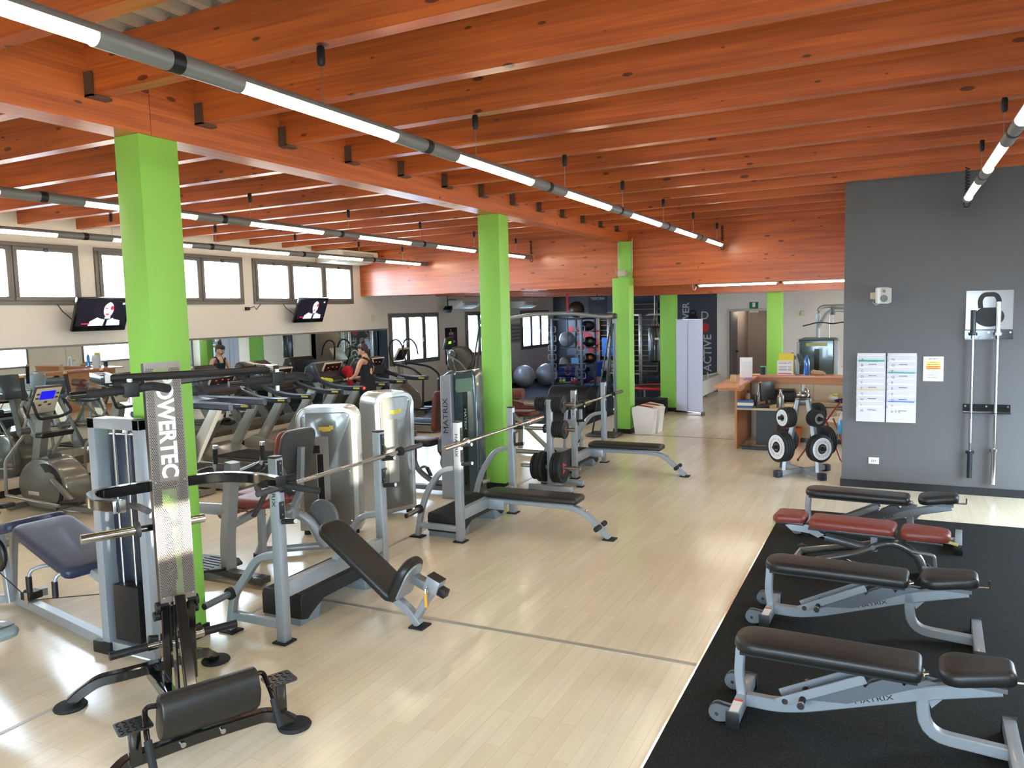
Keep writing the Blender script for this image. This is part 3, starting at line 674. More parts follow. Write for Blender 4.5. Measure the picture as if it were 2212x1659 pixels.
# ================================================================= adjustable benches on the rubber mat
ZM = .012
def flatbar(mb, pts, w, h, **k): return mb.bar(pts, w, h, **k)
def make_bench(label, loc, rz):
    e = thing('adjustable_bench', label, 'bench', loc, rz, None)
    # frame: rear foot bar, post, main rail, curved front leg and foot bar
    m = MB()
    m.bb(-.055, .0, -.25, .25, .012, .085, bev=.004)
    m.bar([(-.03, 0, .08), (-.045, 0, .20), (-.035, 0, .355)], .05, .05, fil=.05, upv=(0, 1, 0))
    m.bar([(.0, 0, .055), (.16, 0, .055), (.30, 0, .085), (.90, 0, .285), (1.20, 0, .365)], .055, .07, fil=.06, upv=(0, 0, 1))
    m.bar([(.86, 0, .30), (.875, 0, .06), (1.27, 0, .04)], .06, .055, fil=.2, upv=(0, 1, 0))
    m.bb(1.235, 1.295, -.29, .29, .012, .085, bev=.004)
    m.prism([(.86, .31), (1.02, .335), (.905, .20)], 'y', -.008, .008)
    f = m.build('frame', silver, e)
    for x, s in ((-.0275, -1), (-.0275, 1), (1.265, -1), (1.265, 1)):
        w = .25 if x < 0 else .29
        MB().bb(x-.036, x+.036, s*w-(.01), s*w+(.02 if s > 0 else -.02) if False else s*(w+.012), 0, .093, bev=.004).build('end_cap', blackm, e)
    st = MB(); st.bb(-.052, -.004, -.235, -.09, .0851, .0865); st.build('warning_label', mat('label_white', (216, 206, 196), .6), f, smooth=False)
    st = MB(); st.bb(-.052, -.004, -.112, -.09, .0866, .087); st.build('label_stripe', mat('label_red', (200, 80, 50), .6), f, smooth=False)
    for s in (-1, 1):
        m = MB(); P = ellp(-.115, .055, .048, .048, 18); m.prism([(-.05, .02), (-.05, .095)]+[(x, z) for x, z in P if x < -.105][::1], 'y', s*.22-.004, s*.22+.004)
        m.prism([(-.05, .02), (-.05, .095)]+[(x, z) for x, z in P if x < -.105], 'y', s*.175-.004, s*.175+.004); m.build('wheel_bracket', silver_d, e, smooth=False)
        w = MB(); w.cyl((-.118, s*.2-.015, .05), (-.118, s*.2+.015, .05), .049, n=24); w.build('wheel', blackm, e)
        MB().cyl((-.118, s*.2-.03, .05), (-.118, s*.2+.03, .05), .010, n=10).build('axle', chrome, e)
    # notched ladder and the support arms
    m = MB(); m.prism([(.33, .13), (.52, .15), (.93, .345), (.87, .35), (.80, .325), (.78, .30), (.76, .325), (.70, .325), (.62, .28), (.60, .255), (.58, .275), (.52, .27), (.44, .215), (.42, .19), (.40, .205), (.33, .165)], 'y', -.03, -.022); m.prism([(.33, .13), (.52, .15), (.93, .345), (.87, .35), (.80, .325), (.78, .30), (.76, .325), (.70, .325), (.62, .28), (.60, .255), (.58, .275), (.52, .27), (.44, .215), (.42, .19), (.40, .205), (.33, .165)], 'y', .022, .03)
    m.build('notched_ladder', silver_d, e, smooth=False)
    m = MB()
    for s in (-1, 1): m.bar([(.17, s*.06, .095), (.60, s*.06, .315)], .012, .05, upv=(0, 0, 1), r=.003); 
    m.build('support_arm', silver, e)
    m = MB(); m.cyl((.21, -.066, .115), (.21, -.072, .115), .016, n=16); m.build('pivot_bolt', chrome, e)
    m = MB(); m.cyl((.30, -.13, .145), (.30, .13, .145), .017, n=16); m.build('cross_pin', rubber, e)
    for y in (-.14, .14): MB().cyl((.30, y-.01, .145), (.30, y+.01, .145), .019, n=16).build('pin_end', chrome, e)
    # upholstery
    m = MB(); o = rrect(.92, .285, .11, r2=.035); o = [(x, y*(1-.04*(x > 0))) for x, y in o]; m.pad(o, .07, o=(.40, 0, .365), e=.022); m.build('back_pad', leather, e)
    m = MB(); m.bb(-.02, .84, -.115, .115, .352, .367); m.build('back_board', blackm, e)
    m = MB(); o = [(x, y*(1.0 if x < 0 else .72)) for x, y in rrect(.33, .30, .085, r2=.06)]; m.pad(o, .075, R=rotm(0, -7, 0), o=(1.10, 0, .395), e=.024); m.build('seat_pad', leather, e)
    m = MB(); m.bb(.97, 1.22, -.08, .08, .372, .395); m.build('seat_bracket', silver_d, e)
    m = MB(); m.tube([(1.12, .02, .385), (1.32, .02, .395), (1.32, .02, .445)], .007, n=8, fil=.01); m.build('adjusting_pin', chrome, e)
    m = MB(); m.cyl((.86, -.05, .365), (.86, .05, .365), .014, n=14); m.cyl((.83, .0, .36), (.89, 0, .375), .012, n=12); m.build('hinge', chrome, e)
    text('maker_lettering', 'MATRIX', .036, blackm, f, frame_((.64, -.0283, .198), (cos(rad(19)), 0, sin(rad(19))), (-sin(rad(19)), 0, cos(rad(19)))), stretch=1.5, depth=.0005)
    return e
b1 = make_bench('black adjustable weight bench closest to the lower edge of the picture', (-.705, 4.34, ZM), -1.5)
b1['group'] = 'black adjustable benches on the rubber mat'
dup(b1, 'black adjustable weight bench between the nearest bench and the brick red bench', (-.745, 5.77, ZM), -2.5)
dup(b1, 'black adjustable weight bench behind the brick red bench next to the grey partition', (-.705, 8.18, ZM), -4.0)

# brick red adjustable bench
e = thing('adjustable_bench', 'brick red three-pad adjustable bench among the black benches', 'bench', (-.72, 7.04, ZM), -5)
tubm = mat('bench_grey_tube', (104, 104, 104), .32, .5, coat=.5)
m = MB()
for s in (-1, 1): m.tube([(-.02, s*.22, .055), (.50, s*.12, .20), (.66, s*.03, .275), (.76, 0, .285)], .030, n=14, fil=.12)
m.tube([(.60, 0, .275), (.78, 0, .29), (.93, 0, .20), (.97, 0, .055)], .034, n=14, fil=.16)
m.cyl((-.02, -.27, .055), (-.02, .27, .055), .03, n=16); m.cyl((.97, -.2, .045), (.97, .2, .045), .033, n=16)
m.build('frame', tubm, e)
for y in (-.28, .28): MB().cyl((-.02, y-.03, .05), (-.02, y+.03, .05), .05, n=20).build('transport_wheel', blackm, e)
for y in (-.19, .19): MB().cyl((.97, y-.02, .045), (.97, y+.02, .045), .044, n=18).build('rubber_foot', rubber, e)
m = MB(); m.pad([(x, y*(.82 if x > 0 else 1)) for x, y in rrect(.26, .30, .05)], .065, o=(-.06, 0, .385), e=.02); m.build('head_pad', redvinyl, e)
m = MB(); m.pad(rrect(.66, .29, .04), .075, o=(.43, 0, .365), e=.024); m.build('back_pad', redvinyl, e)
m = MB(); m.pad([(x, y*(1 if x < 0 else .78)) for x, y in rrect(.36, .29, .07)], .085, o=(.97, 0, .35), e=.03); m.build('seat_pad', redvinyl, e)
m = MB(); m.bb(.10, .76, -.12, .12, .345, .367, bev=.004); m.bb(-.17, .06, -.1, .1, .368, .388, bev=.004); m.bb(.84, 1.1, -.11, .11, .335, .352, bev=.004); m.build('pad_shell', darkgrey, e)
m = MB(); m.prism([(-.02, .37), (.10, .37), (.22, .30), (.17, .27), (.1, .30), (-.05, .31), (-.1, .35)], 'y', -.06, -.05); m.prism([(-.02, .37), (.10, .37), (.22, .30), (.17, .27), (.1, .30), (-.05, .31), (-.1, .35)], 'y', .05, .06); m.build('hinge_plate', silver, e, smooth=False)
m = MB(); m.cyl((.22, -.0, .27), (.58, 0, .21), .036, n=18); m.build('cylinder_cover', silver_d, e); m = MB(); m.cyl((.12, 0, .285), (.24, 0, .266), .024, n=14); m.build('cylinder_rod', blackp, e)
m = MB(); m.cyl((.60, -.1, .25), (.60, .1, .25), .02, n=12); m.bb(.575, .625, -.03, .03, .20, .34); m.build('pivot', silver, e)
m = MB(); m.tube([(.88, -.03, .24), (1.04, -.03, .23), (1.05, -.03, .12), (.955, -.03, .12)], .014, n=10, fil=.03); m.build('carry_handle', silver, e)
m = MB(); m.cyl((1.12, -.06, .36), (1.2, -.08, .35), .012, n=10); m.build('lever', mat('lever_yellow', (200, 180, 110), .5), e)
m = MB(); m.cyl((.36, -.02, .12), (.62, -.14, .05), .014, n=10); m.build('foot_lever', chrome, e)

# ================================================================= olympic bench racks
def rack_frame(e, H, incline, pegs):
    m = MB()
    for s in (-1, 1):
        y = .595*s
        m.bb(-.035, .035, y-.035, y+.035, .01, H, bev=.004)
    f1 = []
    for s in (-1, 1):
        y = .595*s
        m = MB(); m.bb(-.035, .035, y-.036, y+.036, .01, H, bev=.004)
        u = m.build('upright', silver, e)
        zt = .62 if incline else .74
        m = MB(); m.bar([(-.03, y, zt), (-.20, y, zt-.035), (-.36, y, zt-.24), (-.45, y, .28), (-.50, y, .02)], .05, .058, fil=.14, upv=(0, 1, 0)); m.build('rear_arc_leg', silver, e)
        m = MB(); m.bb(-.46, -.03, y-.025, y+.025, .10, .155, bev=.003); m.build('base_link', silver, e)
        MB().bb(-.06, .06, y-.06, y+.06, 0, .014, bev=.004).build('foot_plate', rubber, e); MB().bb(-.57, -.43, y-.055, y+.055, 0, .014, bev=.004).build('foot_plate', rubber, e)
        MB().bb(-.036, .036, y-.037, y+.037, H, H+.012, bev=.003).build('top_cap', blackm, u)
        for (z0, z1) in pegs:
            m = MB(); m.bb(.035, .043, y-.022, y+.022, z0, z1, bev=.002); hp = m.build('hook_plate', blackm, u)
            m = MB(); m.cyl((.04, y, z0-.02), (.15, y, z0-.005), .018, n=14); m.build('peg', rubber, hp)
            m = MB(); m.cyl((.15, y, z0-.005), (.156, y, z0-.005), .015, n=14); m.build('peg_end', white, hp)
            m = MB()
            k = int((z1-z0)/.05)
            for j in range(k): m.cyl((.043, y, z0+.03+j*(z1-z0-.05)/max(1, k-1)), (.046, y, z0+.03+j*(z1-z0-.05)/max(1, k-1)), .006, n=8)
            m.build('bolts', steel, hp)
        # storage horn on the outside of the arc leg
        m = MB(); m.cyl((-.45, y+s*.02, .30), (-.45, y+s*.27, .285), .024, n=18); hn = m.build('plate_horn', steel if not incline else silver_d, e)
        m = MB(); m.cyl((-.45, y+s*.022, .30), (-.45, y+s*.05, .298), .045, n=18); m.build('horn_stop', rubber, hn)
        m = MB(); m.cyl((-.45, y+s*.27, .285), (-.45, y+s*.276, .285), .022, n=18); m.build('horn_cap', blackm, hn)
        if s < 0:
            text('maker_lettering', 'MATRIX', .044, blackm, u, frame_((0, y-.0372, H-.22), (0, 0, -1), (1, 0, 0)), stretch=1.45, depth=.0004)
    z = .37 if incline else .27
    m = MB(); m.bb(-.03, .03, -.56, .56, z-.055, z+.055, bev=.004); m.build('crossbeam', silver, e)
def flat_rack(label, loc):
    e = thing('olympic_bench', label, 'bench press rack', loc, 0)
    rack_frame(e, 1.19, False, [(.985, 1.14), (.80, .92)])
    m = MB(); m.bar([(0, 0, .27), (.12, 0, .30), (.85, 0, .30), (1.05, 0, .27), (1.19, 0, .15), (1.34, 0, .015)], .055, .075, fil=.16, upv=(0, 1, 0)); m.bb(0.02, .2, -.04, .04, .2, .30, bev=.004); m.build('bench_rail', silver, e)
    MB().bb(1.28, 1.40, -.06, .06, 0, .014, bev=.004).build('foot_plate', rubber, e)
    m = MB(); m.bb(.04, 1.0, -.1, .1, .325, .342, bev=.003); m.build('pad_board', silver_d, e)
    m = MB(); m.pad(rrect(1.04, .285, .07, r2=.03), .065, o=(.52, 0, .342), e=.022); m.build('bench_pad', leather, e)
    for s in (-1, 1): MB().cyl((1.245, s*.03, .125), (1.245, s*.135, .125), .026, n=16).build('foot_roller', rubber, e)
    m = MB(); m.cyl((1.10, -.03, .27), (1.10, .03, .27), .008, n=8); m.build('bolts', steel, e)
    return e
def step_platform(label, loc, rz=0, grp=None):
    e = thing('aerobic_step', label, 'step platform', loc, rz, grp)
    m = MB(); n = 14
    prof = [(-.50, .05), (-.50, .20), (-.48, .235), (.48, .235), (.50, .20), (.50, .05), (.43, .03), (.36, .08), (.25, .145), (-.25, .145), (-.36, .08), (-.43, .03)]
    m.prism(prof, 'x', -.19, .19, bev=.012); s = m.build('platform', mat('step_black', (28, 28, 29), .55, bump=.3, bscale=180), e)
    m = MB()
    for k in range(16): m.bb(-.165+k*.022, -.158+k*.022, -.46, .46, .235, .2385)
    m.build('grip_ridges', mat('step_ridge', (36, 36, 37), .6), s, smooth=False)
    text('embossed_lettering', 'Reebok', .13, mat('step_emboss', (44, 44, 46), .5), s, frame_((0, .0, .239), (0, 1, 0), (-1, 0, 0)), depth=.001)
    for s2 in (-1, 1):
        m = MB(); m.prism([(s2*.50, 0), (s2*.50, .05), (s2*.43, .045), (s2*.33, .11), (s2*.26, .11), (s2*.30, 0)][::(1 if s2 > 0 else -1)], 'x', -.175, .175, bev=.006); m.build('riser', mat('step_grey', (120, 128, 134), .6), e)
    return e
r2 = flat_rack('flat bench press rack in the middle holding the all chrome barbell', (-3.82, 7.18, 0))
dup(r2, 'flat bench press rack farthest away beside the plate tree', (-3.83, 10.30, 0))
# incline rack
e = thing('olympic_bench', 'incline bench press rack nearest the camera with raised seat pad', 'bench press rack', (-3.78, 4.63, 0))
rack_frame(e, 1.30, True, [(1.10, 1.285), (.88, 1.0)])
th_ = math.atan2(.40, .62)
m = MB(); m.bar([(.0, 0, .42), (.10, 0, .52), (.55, 0, .17), (.64, 0, .12), (.73, 0, .015)], .055, .07, fil=.06, upv=(0, 1, 0)); m.bar([(.70, 0, .05), (.79, 0, .20), (.87, 0, .30)], .05, .06, upv=(0, 1, 0)); m.build('bench_rail', silver, e)
MB().bb(.67, .79, -.065, .065, 0, .014, bev=.004).build('foot_plate', rubber, e)
R = Matrix.Rotation(rad(36), 4, 'Y')
m = MB(); m.pad(rrect(.80, .29, .09, r2=.05), .065, R=R, o=(.23, 0, .425), e=.022); m.build('back_pad', leather, e)
m = MB(Matrix.Translation((.23, 0, .425)) @ R); m.bb(-.33, .33, -.1, .1, -.02, .0); m.build('back_board', silver_d, e)
R2 = Matrix.Rotation(rad(-62), 4, 'Y')
m = MB(); m.pad(rrect(.34, .27, .04, r2=.11), .07, R=R2, o=(.655, 0, .335), e=.022); m.build('seat_pad', leather, e)
m = MB(Matrix.Translation((.655, 0, .335)) @ R2); m.prism(rrect(.28, .21, .03, r2=.09), 'z', -.012, .0); m.build('seat_board', silver, e)
m = MB(Matrix.Translation((.70, 0, .36)) @ Matrix.Rotation(rad(22), 4, 'Y')); m.bb(0, .13, -.04, .04, -.03, .03, bev=.004); m.build('seat_slide', silver_d, e)
m = MB(Matrix.Translation((.86, 0, .335)) @ Matrix.Rotation(rad(22), 4, 'Y')); m.bb(-.05, .06, -.045, .045, -.05, .055, bev=.004); s = m.build('slide_housing', silver, e)
m = MB(Matrix.Translation((.86, 0, .335)) @ Matrix.Rotation(rad(22), 4, 'Y')); m.bb(-.05, .06, -.046, .046, .055, .06); m.bb(.06, .12, -.035, .035, -.045, .01, bev=.003); m.build('end_caps', blackm, s)
m = MB(); m.tube([(.84, -.05, .33), (.84, -.08, .33), (.84, -.08, .19)], .008, n=8, fil=.015); m.build('pin_arm', chrome, e); m = MB(); m.cyl((.84, -.08, .29), (.84, -.08, .19), .012, n=12); m.build('pop_pin_handle', mat('orange_plastic', (216, 150, 60), .4), e)
step_platform('black aerobic step with grey risers under the nearest incline rack', (-4.04, 4.80, 0), 0, 'aerobic steps behind the racks')
step_platform('black aerobic step with grey risers under the middle flat rack', (-4.06, 7.16, 0), 0, 'aerobic steps behind the racks')
step_platform('black aerobic step with grey risers under the farthest flat rack', (-4.07, 10.28, 0), 0, 'aerobic steps behind the racks')
def barbell(label, x, z, y0, y1, inner, sl, sm, colm, r=.014):
    e = thing('barbell', label, 'barbell', (x, (y0+y1)/2, z), 0, 'barbells resting on the bench racks'); L = (y1-y0)/2
    MB().cyl((0, -L+.1, 0), (0, L-.1, 0), r, n=16).build('shaft', chrome, e)
    for s in (-1, 1):
        MB().cyl((0, s*inner, 0), (0, s*L, 0), sl, n=20).build('sleeve', sm, e)
        MB().lathe([(.0, s*(inner-.02)), (sl+.014, s*(inner-.02)), (sl+.016, s*(inner+.012)), (sl, s*(inner+.02)), (0, s*(inner+.02))], axis='y').build('collar', colm, e)
    for a in (-.42, .12): MB().cyl((0, a, 0), (0, a+.3, 0), r+.002, n=16).build('knurling', steel, e)
    return e
barbell('shorter barbell with dark sleeves on the nearest incline rack', -3.685, 1.117, 3.76, 5.71, .66, .022, darkgrey, rubber)
barbell('all chrome barbell on the middle flat rack', -3.725, 1.002, 6.16, 8.42, .70, .025, chrome, chrome)
barbell('barbell with blackened sleeves on the farthest flat rack', -3.735, 1.002, 9.34, 11.46, .64, .024, mat('worn_steel', (96, 90, 84), .4, .8), rubber)

# ================================================================= plate tree and plates
e = thing('plate_tree', 'silver weight plate tree between the green column and the farthest rack', 'plate rack', (-3.84, 8.90, 0), 0)
m = MB(); m.bb(-.035, .035, -.03, .03, .03, 1.16, bev=.004); m.build('post', silver, e)
MB().bb(-.036, .036, -.031, .031, 1.16, 1.172, bev=.003).build('post_cap', blackm, e)
m = MB(); m.bb(-.28, .30, -.06, -.0, .02, .085, bev=.004); m.bb(-.03, .03, 0, .35, .02, .08, bev=.004); m.bb(-.28, .30, .32, .38, .02, .085, bev=.004); m.bar([(0, .02, .55), (0, .22, .30), (0, .30, .06)], .04, .05, fil=.1, upv=(0, 1, 0)); m.build('base', silver, e)
m = MB()
for x in (-.24, .26): m.bb(x-.04, x+.04, -.065, .0, 0, .02); m.bb(x-.04, x+.04, .315, .385, 0, .02)
m.build('rubber_feet', rubber, e)
for z in (1.10, .79, .31):
    for s in (-1, 1):
        L = .40 if z < .5 else .34
        MB().cyl((s*.03, 0, z), (s*L, 0, z), .0245, n=18).build('storage_peg', steel, e)
prd = mat('plate_red', (186, 50, 44), .5)
def plate_proto(r, t, hub=True):
    e = thing('weight_plate', 'black rubber weight plate', 'weight plate', (0, 0, -5))
    m = MB(); m.lathe([(.026, -t/2), (r*.42, -t/2), (r*.46, -t/2+.006), (r*.82, -t/2+.006), (r*.88, -t/2), (r*.97, -t/2+.001), (r, -t/2+.008), (r, t/2-.008), (r*.97, t/2-.001), (r*.88, t/2), (r*.82, t/2-.006), (r*.46, t/2-.006), (r*.42, t/2), (.026, t/2)], axis='x', n=40, hollow=True); m.build('disc', rubber, e)
    m = MB()
    if r > .12:
        for a in (90, 210, 330):
            P = [(r*.66*cos(rad(a+d))*(1), r*.66*sin(rad(a+d))) for d in (-24, -12, 0, 12, 24)]; P = [(p[0]*.88, p[1]*.88) for p in P]+[(p[0]*1.13, p[1]*1.13) for p in P[::-1]]
            m.prism(P, 'x', t/2-.0055, t/2-.0035); m.prism(P, 'x', -t/2+.0035, -t/2+.0055)
        m.build('grip_recess', mat('deep_black', (5, 5, 5), .8), e, smooth=False)
    m = MB()
    tri = []
    for a in (90, 210, 330): tri += [(r*.36*cos(rad(a-14)), r*.36*sin(rad(a-14))), (r*.40*cos(rad(a)), r*.40*sin(rad(a))), (r*.36*cos(rad(a+14)), r*.36*sin(rad(a+14))), (r*.23*cos(rad(a+60)), r*.23*sin(rad(a+60)))]
    m.prism(tri, 'x', t/2, t/2+.002); m.build('red_emblem', prd, e, smooth=False)
    MB().lathe([(.0255, -t/2-.001), (.033, -t/2-.001), (.033, t/2+.003), (.0255, t/2+.003)], axis='x', n=24, hollow=True).build('hub_ring', steel, e)
    return e
def hang(z, s, specs, where):
    x = .055
    for i, (r, t) in enumerate(specs):
        key = (r, t)
        if key not in _pl: _pl[key] = plate_proto(r, t); o = _pl[key]
        else: o = copy_tree(_pl[key])
        o.location = (-3.84+s*(x+t/2), 8.90, z-.0008); x += t+.004
        o.rotation_euler = (0, 0, 0 if s > 0 else pi) ; o.rotation_euler.x = 0.3*i
        pos = ['innermost', 'second out', 'third out', 'fourth out', 'fifth out'][i] if i < len(specs)-1 else 'outermost'
        o['label'] = 'black weight plate, %s, %s' % (pos, where); o['group'] = 'weight plates on the plate tree'
_pl = {}
hang(1.10, 1, [(.10, .032)]*3+[(.108, .034)], 'on the plate tree top peg facing the walkway')
hang(1.10, -1, [(.09, .026)]*4, 'on the plate tree top peg facing the column')
hang(.79, 1, [(.105, .028)]*4+[(.115, .032)], 'on the plate tree middle peg facing the walkway')
hang(.31, 1, [(.19, .04), (.19, .04), (.195, .042)], 'on the plate tree bottom peg facing the walkway')
hang(.31, -1, [(.19, .04), (.19, .04), (.165, .034), (.165, .034)], 'on the plate tree bottom peg facing the column')
hang(.79, -1, [(.055, .02)], 'on the plate tree middle peg facing the column')
# ================================================================= black leverage tower in the near left
e = thing('leverage_machine', 'glossy black leverage gym tower with perforated steel panel and roller pad, standing nearest', 'gym machine', (-4.15, 3.23, 0), -25.6)
def foot_disc(x, y, nm='rubber_foot'): return MB().lathe([(0, 0), (.088, 0), (.092, .01), (.085, .02), (.05, .024), (0, .024)], (x, y, 0)).build(nm, rubber, e)
m = MB(); m.bar([(.03, -.44, .03), (.05, -.39, .075), (.10, -.30, .145), (.14, -.18, .155), (.15, 0, .155), (.14, .18, .155), (.10, .30, .145), (.02, .36, .075), (-.02, .41, .03)], .065, .06, fil=.05); rb = m.build('rear_stabiliser', blackp, e)
foot_disc(.03, -.44); foot_disc(-.03, .42)
m = MB(); m.bar([(1.12, -.50, .03), (1.10, -.44, .06), (1.06, -.36, .10), (1.05, 0, .105), (1.06, .34, .10), (1.09, .42, .07), (1.11, .47, .03)], .06, .065, fil=.05); m.build('front_stabiliser', blackp, e)
foot_disc(1.12, -.50); foot_disc(1.11, .48)
m = MB(); m.bb(.10, 1.06, -.035, .035, .075, .135, bev=.005); m.build('base_rail', blackp, e)
for x, y in ((1.085, -.10), (1.085, .10)): MB().cyl((x, y, .105), (x+.014, y, .105), .014, n=10).build('bolt', chrome, e)
# footplates on short posts
dpl = mat('tread_plate', (20, 21, 21), .22, coat=.6)
for y in (-.32, .42):
    m = MB(); m.bb(1.045, 1.10, y-.028, y+.028, .09, .275, bev=.004); po = m.build('footplate_post', blackp, e)
    m = MB(); m.prism(shp(rrect(.15, .16, .02), 1.075, y), 'z', .275, .283)
    m.build('tread_plate', dpl, po)
    m = MB()
    for i in range(5):
        for j in range(5):
            x0, y0 = 1.02+i*.028, y-.06+j*.03; a = 45 if (i+j) % 2 else -45
            m.box((x0, y0, .2845), (.022, .005, .003), R=rotm(0, 0, a))
    m.build('tread_pattern', dpl, po)
# twin uprights, brace, links
m = MB()
for y in (.02, .165):
    m.bar([(.36, y, .12), (.40, y, .62)], .045, .055, upv=(1, 0, 0))
m.build('twin_uprights', blackp, e)
m = MB(); m.bar([(.80, .04, .12), (.46, .09, .66)], .06, .045, upv=(1, 0, 0)); m.bar([(.70, -.01, .10), (.43, .06, .60)], .012, .06, upv=(1, 0, 0)); m.build('diagonal_strut', blackp, e)
m = MB(); m.bar([(.14, .05, .15), (.28, .09, .50), (.33, .09, .95)], .05, .05, upv=(1, 0, 0), fil=.1); m.build('rear_strut', blackp, e)
m = MB()
for y in (-.025, .19): m.cyl((.40, y, .60), (.40, y+.02, .60), .032, n=18); m.cyl((.38, y-.01, .545), (.38, y+.02, .545), .028, n=18)
m.cyl((.41, 0, .615), (.41, .19, .615), .016, n=12); m.build('pivot_bushes', blackm, e)
for y in (.05, .13): MB().cyl((.425, y, .62), (.44, y, .62), .012, n=10).build('pivot_bolt', chrome, e)
# perforated panel with side channels
def holed():
    m = bpy.data.materials.new('perforated_steel'); m.use_nodes = True; nt = m.node_tree; N = nt.nodes; L = nt.links; b = N['Principled BSDF']
    b.inputs['Base Color'].default_value = srgb(158, 148, 140); b.inputs['Metallic'].default_value = .9; b.inputs['Roughness'].default_value = .34
    tc = N.new('ShaderNodeTexCoord'); sp = N.new('ShaderNodeSeparateXYZ'); L.new(tc.outputs['Object'], sp.inputs[0])
    def mm(op, a, bb=None, c=None):
        n = N.new('ShaderNodeMath'); n.operation = op
        for i, v in enumerate((a, bb, c)):
            if v is None: continue
            if isinstance(v, (int, float)): n.inputs[i].default_value = v
            else: L.new(v, n.inputs[i])
        return n.outputs[0]
    P = .0105
    def lattice(oy, oz):
        a = mm('SUBTRACT', mm('FRACT', mm('ADD', mm('DIVIDE', sp.outputs['Y'], P), oy)), .5)
        c = mm('MULTIPLY', mm('SUBTRACT', mm('FRACT', mm('ADD', mm('DIVIDE', sp.outputs['Z'], P*1.732), oz)), .5), 1.732)
        return mm('SQRT', mm('ADD', mm('MULTIPLY', a, a), mm('MULTIPLY', c, c)))
    d = mm('MINIMUM', lattice(100, 100), lattice(100.5, 100.5)); hole = mm('LESS_THAN', d, .31)
    # solid borders and the solid field behind the lettering
    ay = mm('ABSOLUTE', sp.outputs['Y'])
    edge = mm('LESS_THAN', ay, .092); z = sp.outputs['Z']
    zin = mm('MULTIPLY', mm('GREATER_THAN', z, .03), mm('LESS_THAN', z, 1.352))
    field = mm('MULTIPLY', mm('MULTIPLY', mm('LESS_THAN', ay, .052), mm('GREATER_THAN', z, .70)), mm('LESS_THAN', z, 1.325))
    hole = mm('MULTIPLY', mm('MULTIPLY', hole, edge), mm('MULTIPLY', zin, mm('SUBTRACT', 1.0, field)))
    L.new(mm('SUBTRACT', 1.0, hole), b.inputs['Alpha'])
    return m
# panel frame: origin at its lower edge
pe = bpy.data.objects.new('back_panel', None); COL.objects.link(pe); pe.parent = e; pe.location = (.435, .094, .63); pe.rotation_euler = (0, rad(-1.5), 0)
m = MB(); m.bb(-.003, .0, -.098, .098, 0, 1.385); m.build('perforated_sheet', holed(), pe, smooth=False)
m = MB()
m.bb(-.06, -.006, -.098, -.048, -.02, 1.38); m.bb(-.06, -.006, .048, .098, -.02, 1.38)
m.build('side_channels', mat('panel_side', (52, 46, 44), .3, .6), pe, smooth=False)
m = MB()
for z in (.03, .70, 1.36):
    for y in (-.08, .08): m.cyl((0, y, z), (.006, y, z), .0065, n=10)
m.build('panel_screws', chrome, pe)
text('lettering', 'POWERTEC', .122, mat('letter_silver', (226, 230, 230), .35, .1), pe, frame_((.003, .0, 1.02), (0, 0, -1), (0, 1, 0)), bold=.0045, depth=.001, stretch=.93)
# lower weight pegs
for s in (-1, 1):
    q = .09
    m = MB(); m.cyl((.33, q+s*.09, .36), (.33, q+s*.36, .36), .024, n=18); m.build('lower_weight_peg', blackm, e)
    MB().cyl((.33, q+s*.09, .36), (.33, q+s*.16, .36), .027, n=18).build('peg_sleeve', chrome, e)
    MB().cyl((.33, q+s*.10, .395), (.33, q+s*.15, .405), .02, n=12).build('locking_knob', blackm, e)
# upper weight pegs and their arm
m = MB(); m.bar([(.33, .09, .72), (.27, .09, 1.06), (.2, .09, 1.10)], .05, .06, upv=(0, 1, 0)); m.build('lever_arm', blackp, e)
MB().cyl((.28, -.36, 1.045), (.28, -.06, 1.045), .026, n=20).build('upper_weight_peg', chrome, e); MB().cyl((.28, .20, 1.045), (.28, .31, 1.045), .026, n=20).build('upper_weight_peg', chrome, e)
MB().cyl((.28, -.08, 1.045), (.28, -.055, 1.045), .045, n=20).build('peg_collar', rubber, e); MB().cyl((.28, -.06, 1.045), (.28, .21, 1.045), .02, n=14).build('peg_axle', blackp, e)
# press yoke (U-shaped arms) around the panel
m = MB(); m.bar([(.84, -.255, 1.32), (.66, -.345, 1.31), (.36, -.32, 1.30), (.33, -.04, 1.30), (.33, .2, 1.30), (.36, .42, 1.30), (.56, .55, 1.30), (.84, .58, 1.31)], .05, .06, fil=.12); yk = m.build('press_yoke', blackp, e)
for y, s in ((-.265, 1), (.58, -1)):
    m = MB(); m.bb(.84, .845, y-.03, y+.03, 1.285, 1.35, bev=.004); m.build('yoke_end', steel if y < 0 else blackm, e)
    m = MB(); m.tube([(.72, y, 1.30), (.72, y+s*.10, 1.285), (.86, y+s*.13, 1.275)], .017, n=12, fil=.04); m.build('press_grip', mat('grip_grey', (70, 68, 70), .5) if y < 0 else rubber, e)
MB().cyl((.70, .72, 1.30), (.70, .52, 1.285), .022, n=14).build('side_grip', rubber, e)
MB().tube([(.68, .62, 1.27), (.72, .78, 1.22), (.74, .86, 1.20)], .02, n=12, fil=.04).build('long_grip', rubber, e)
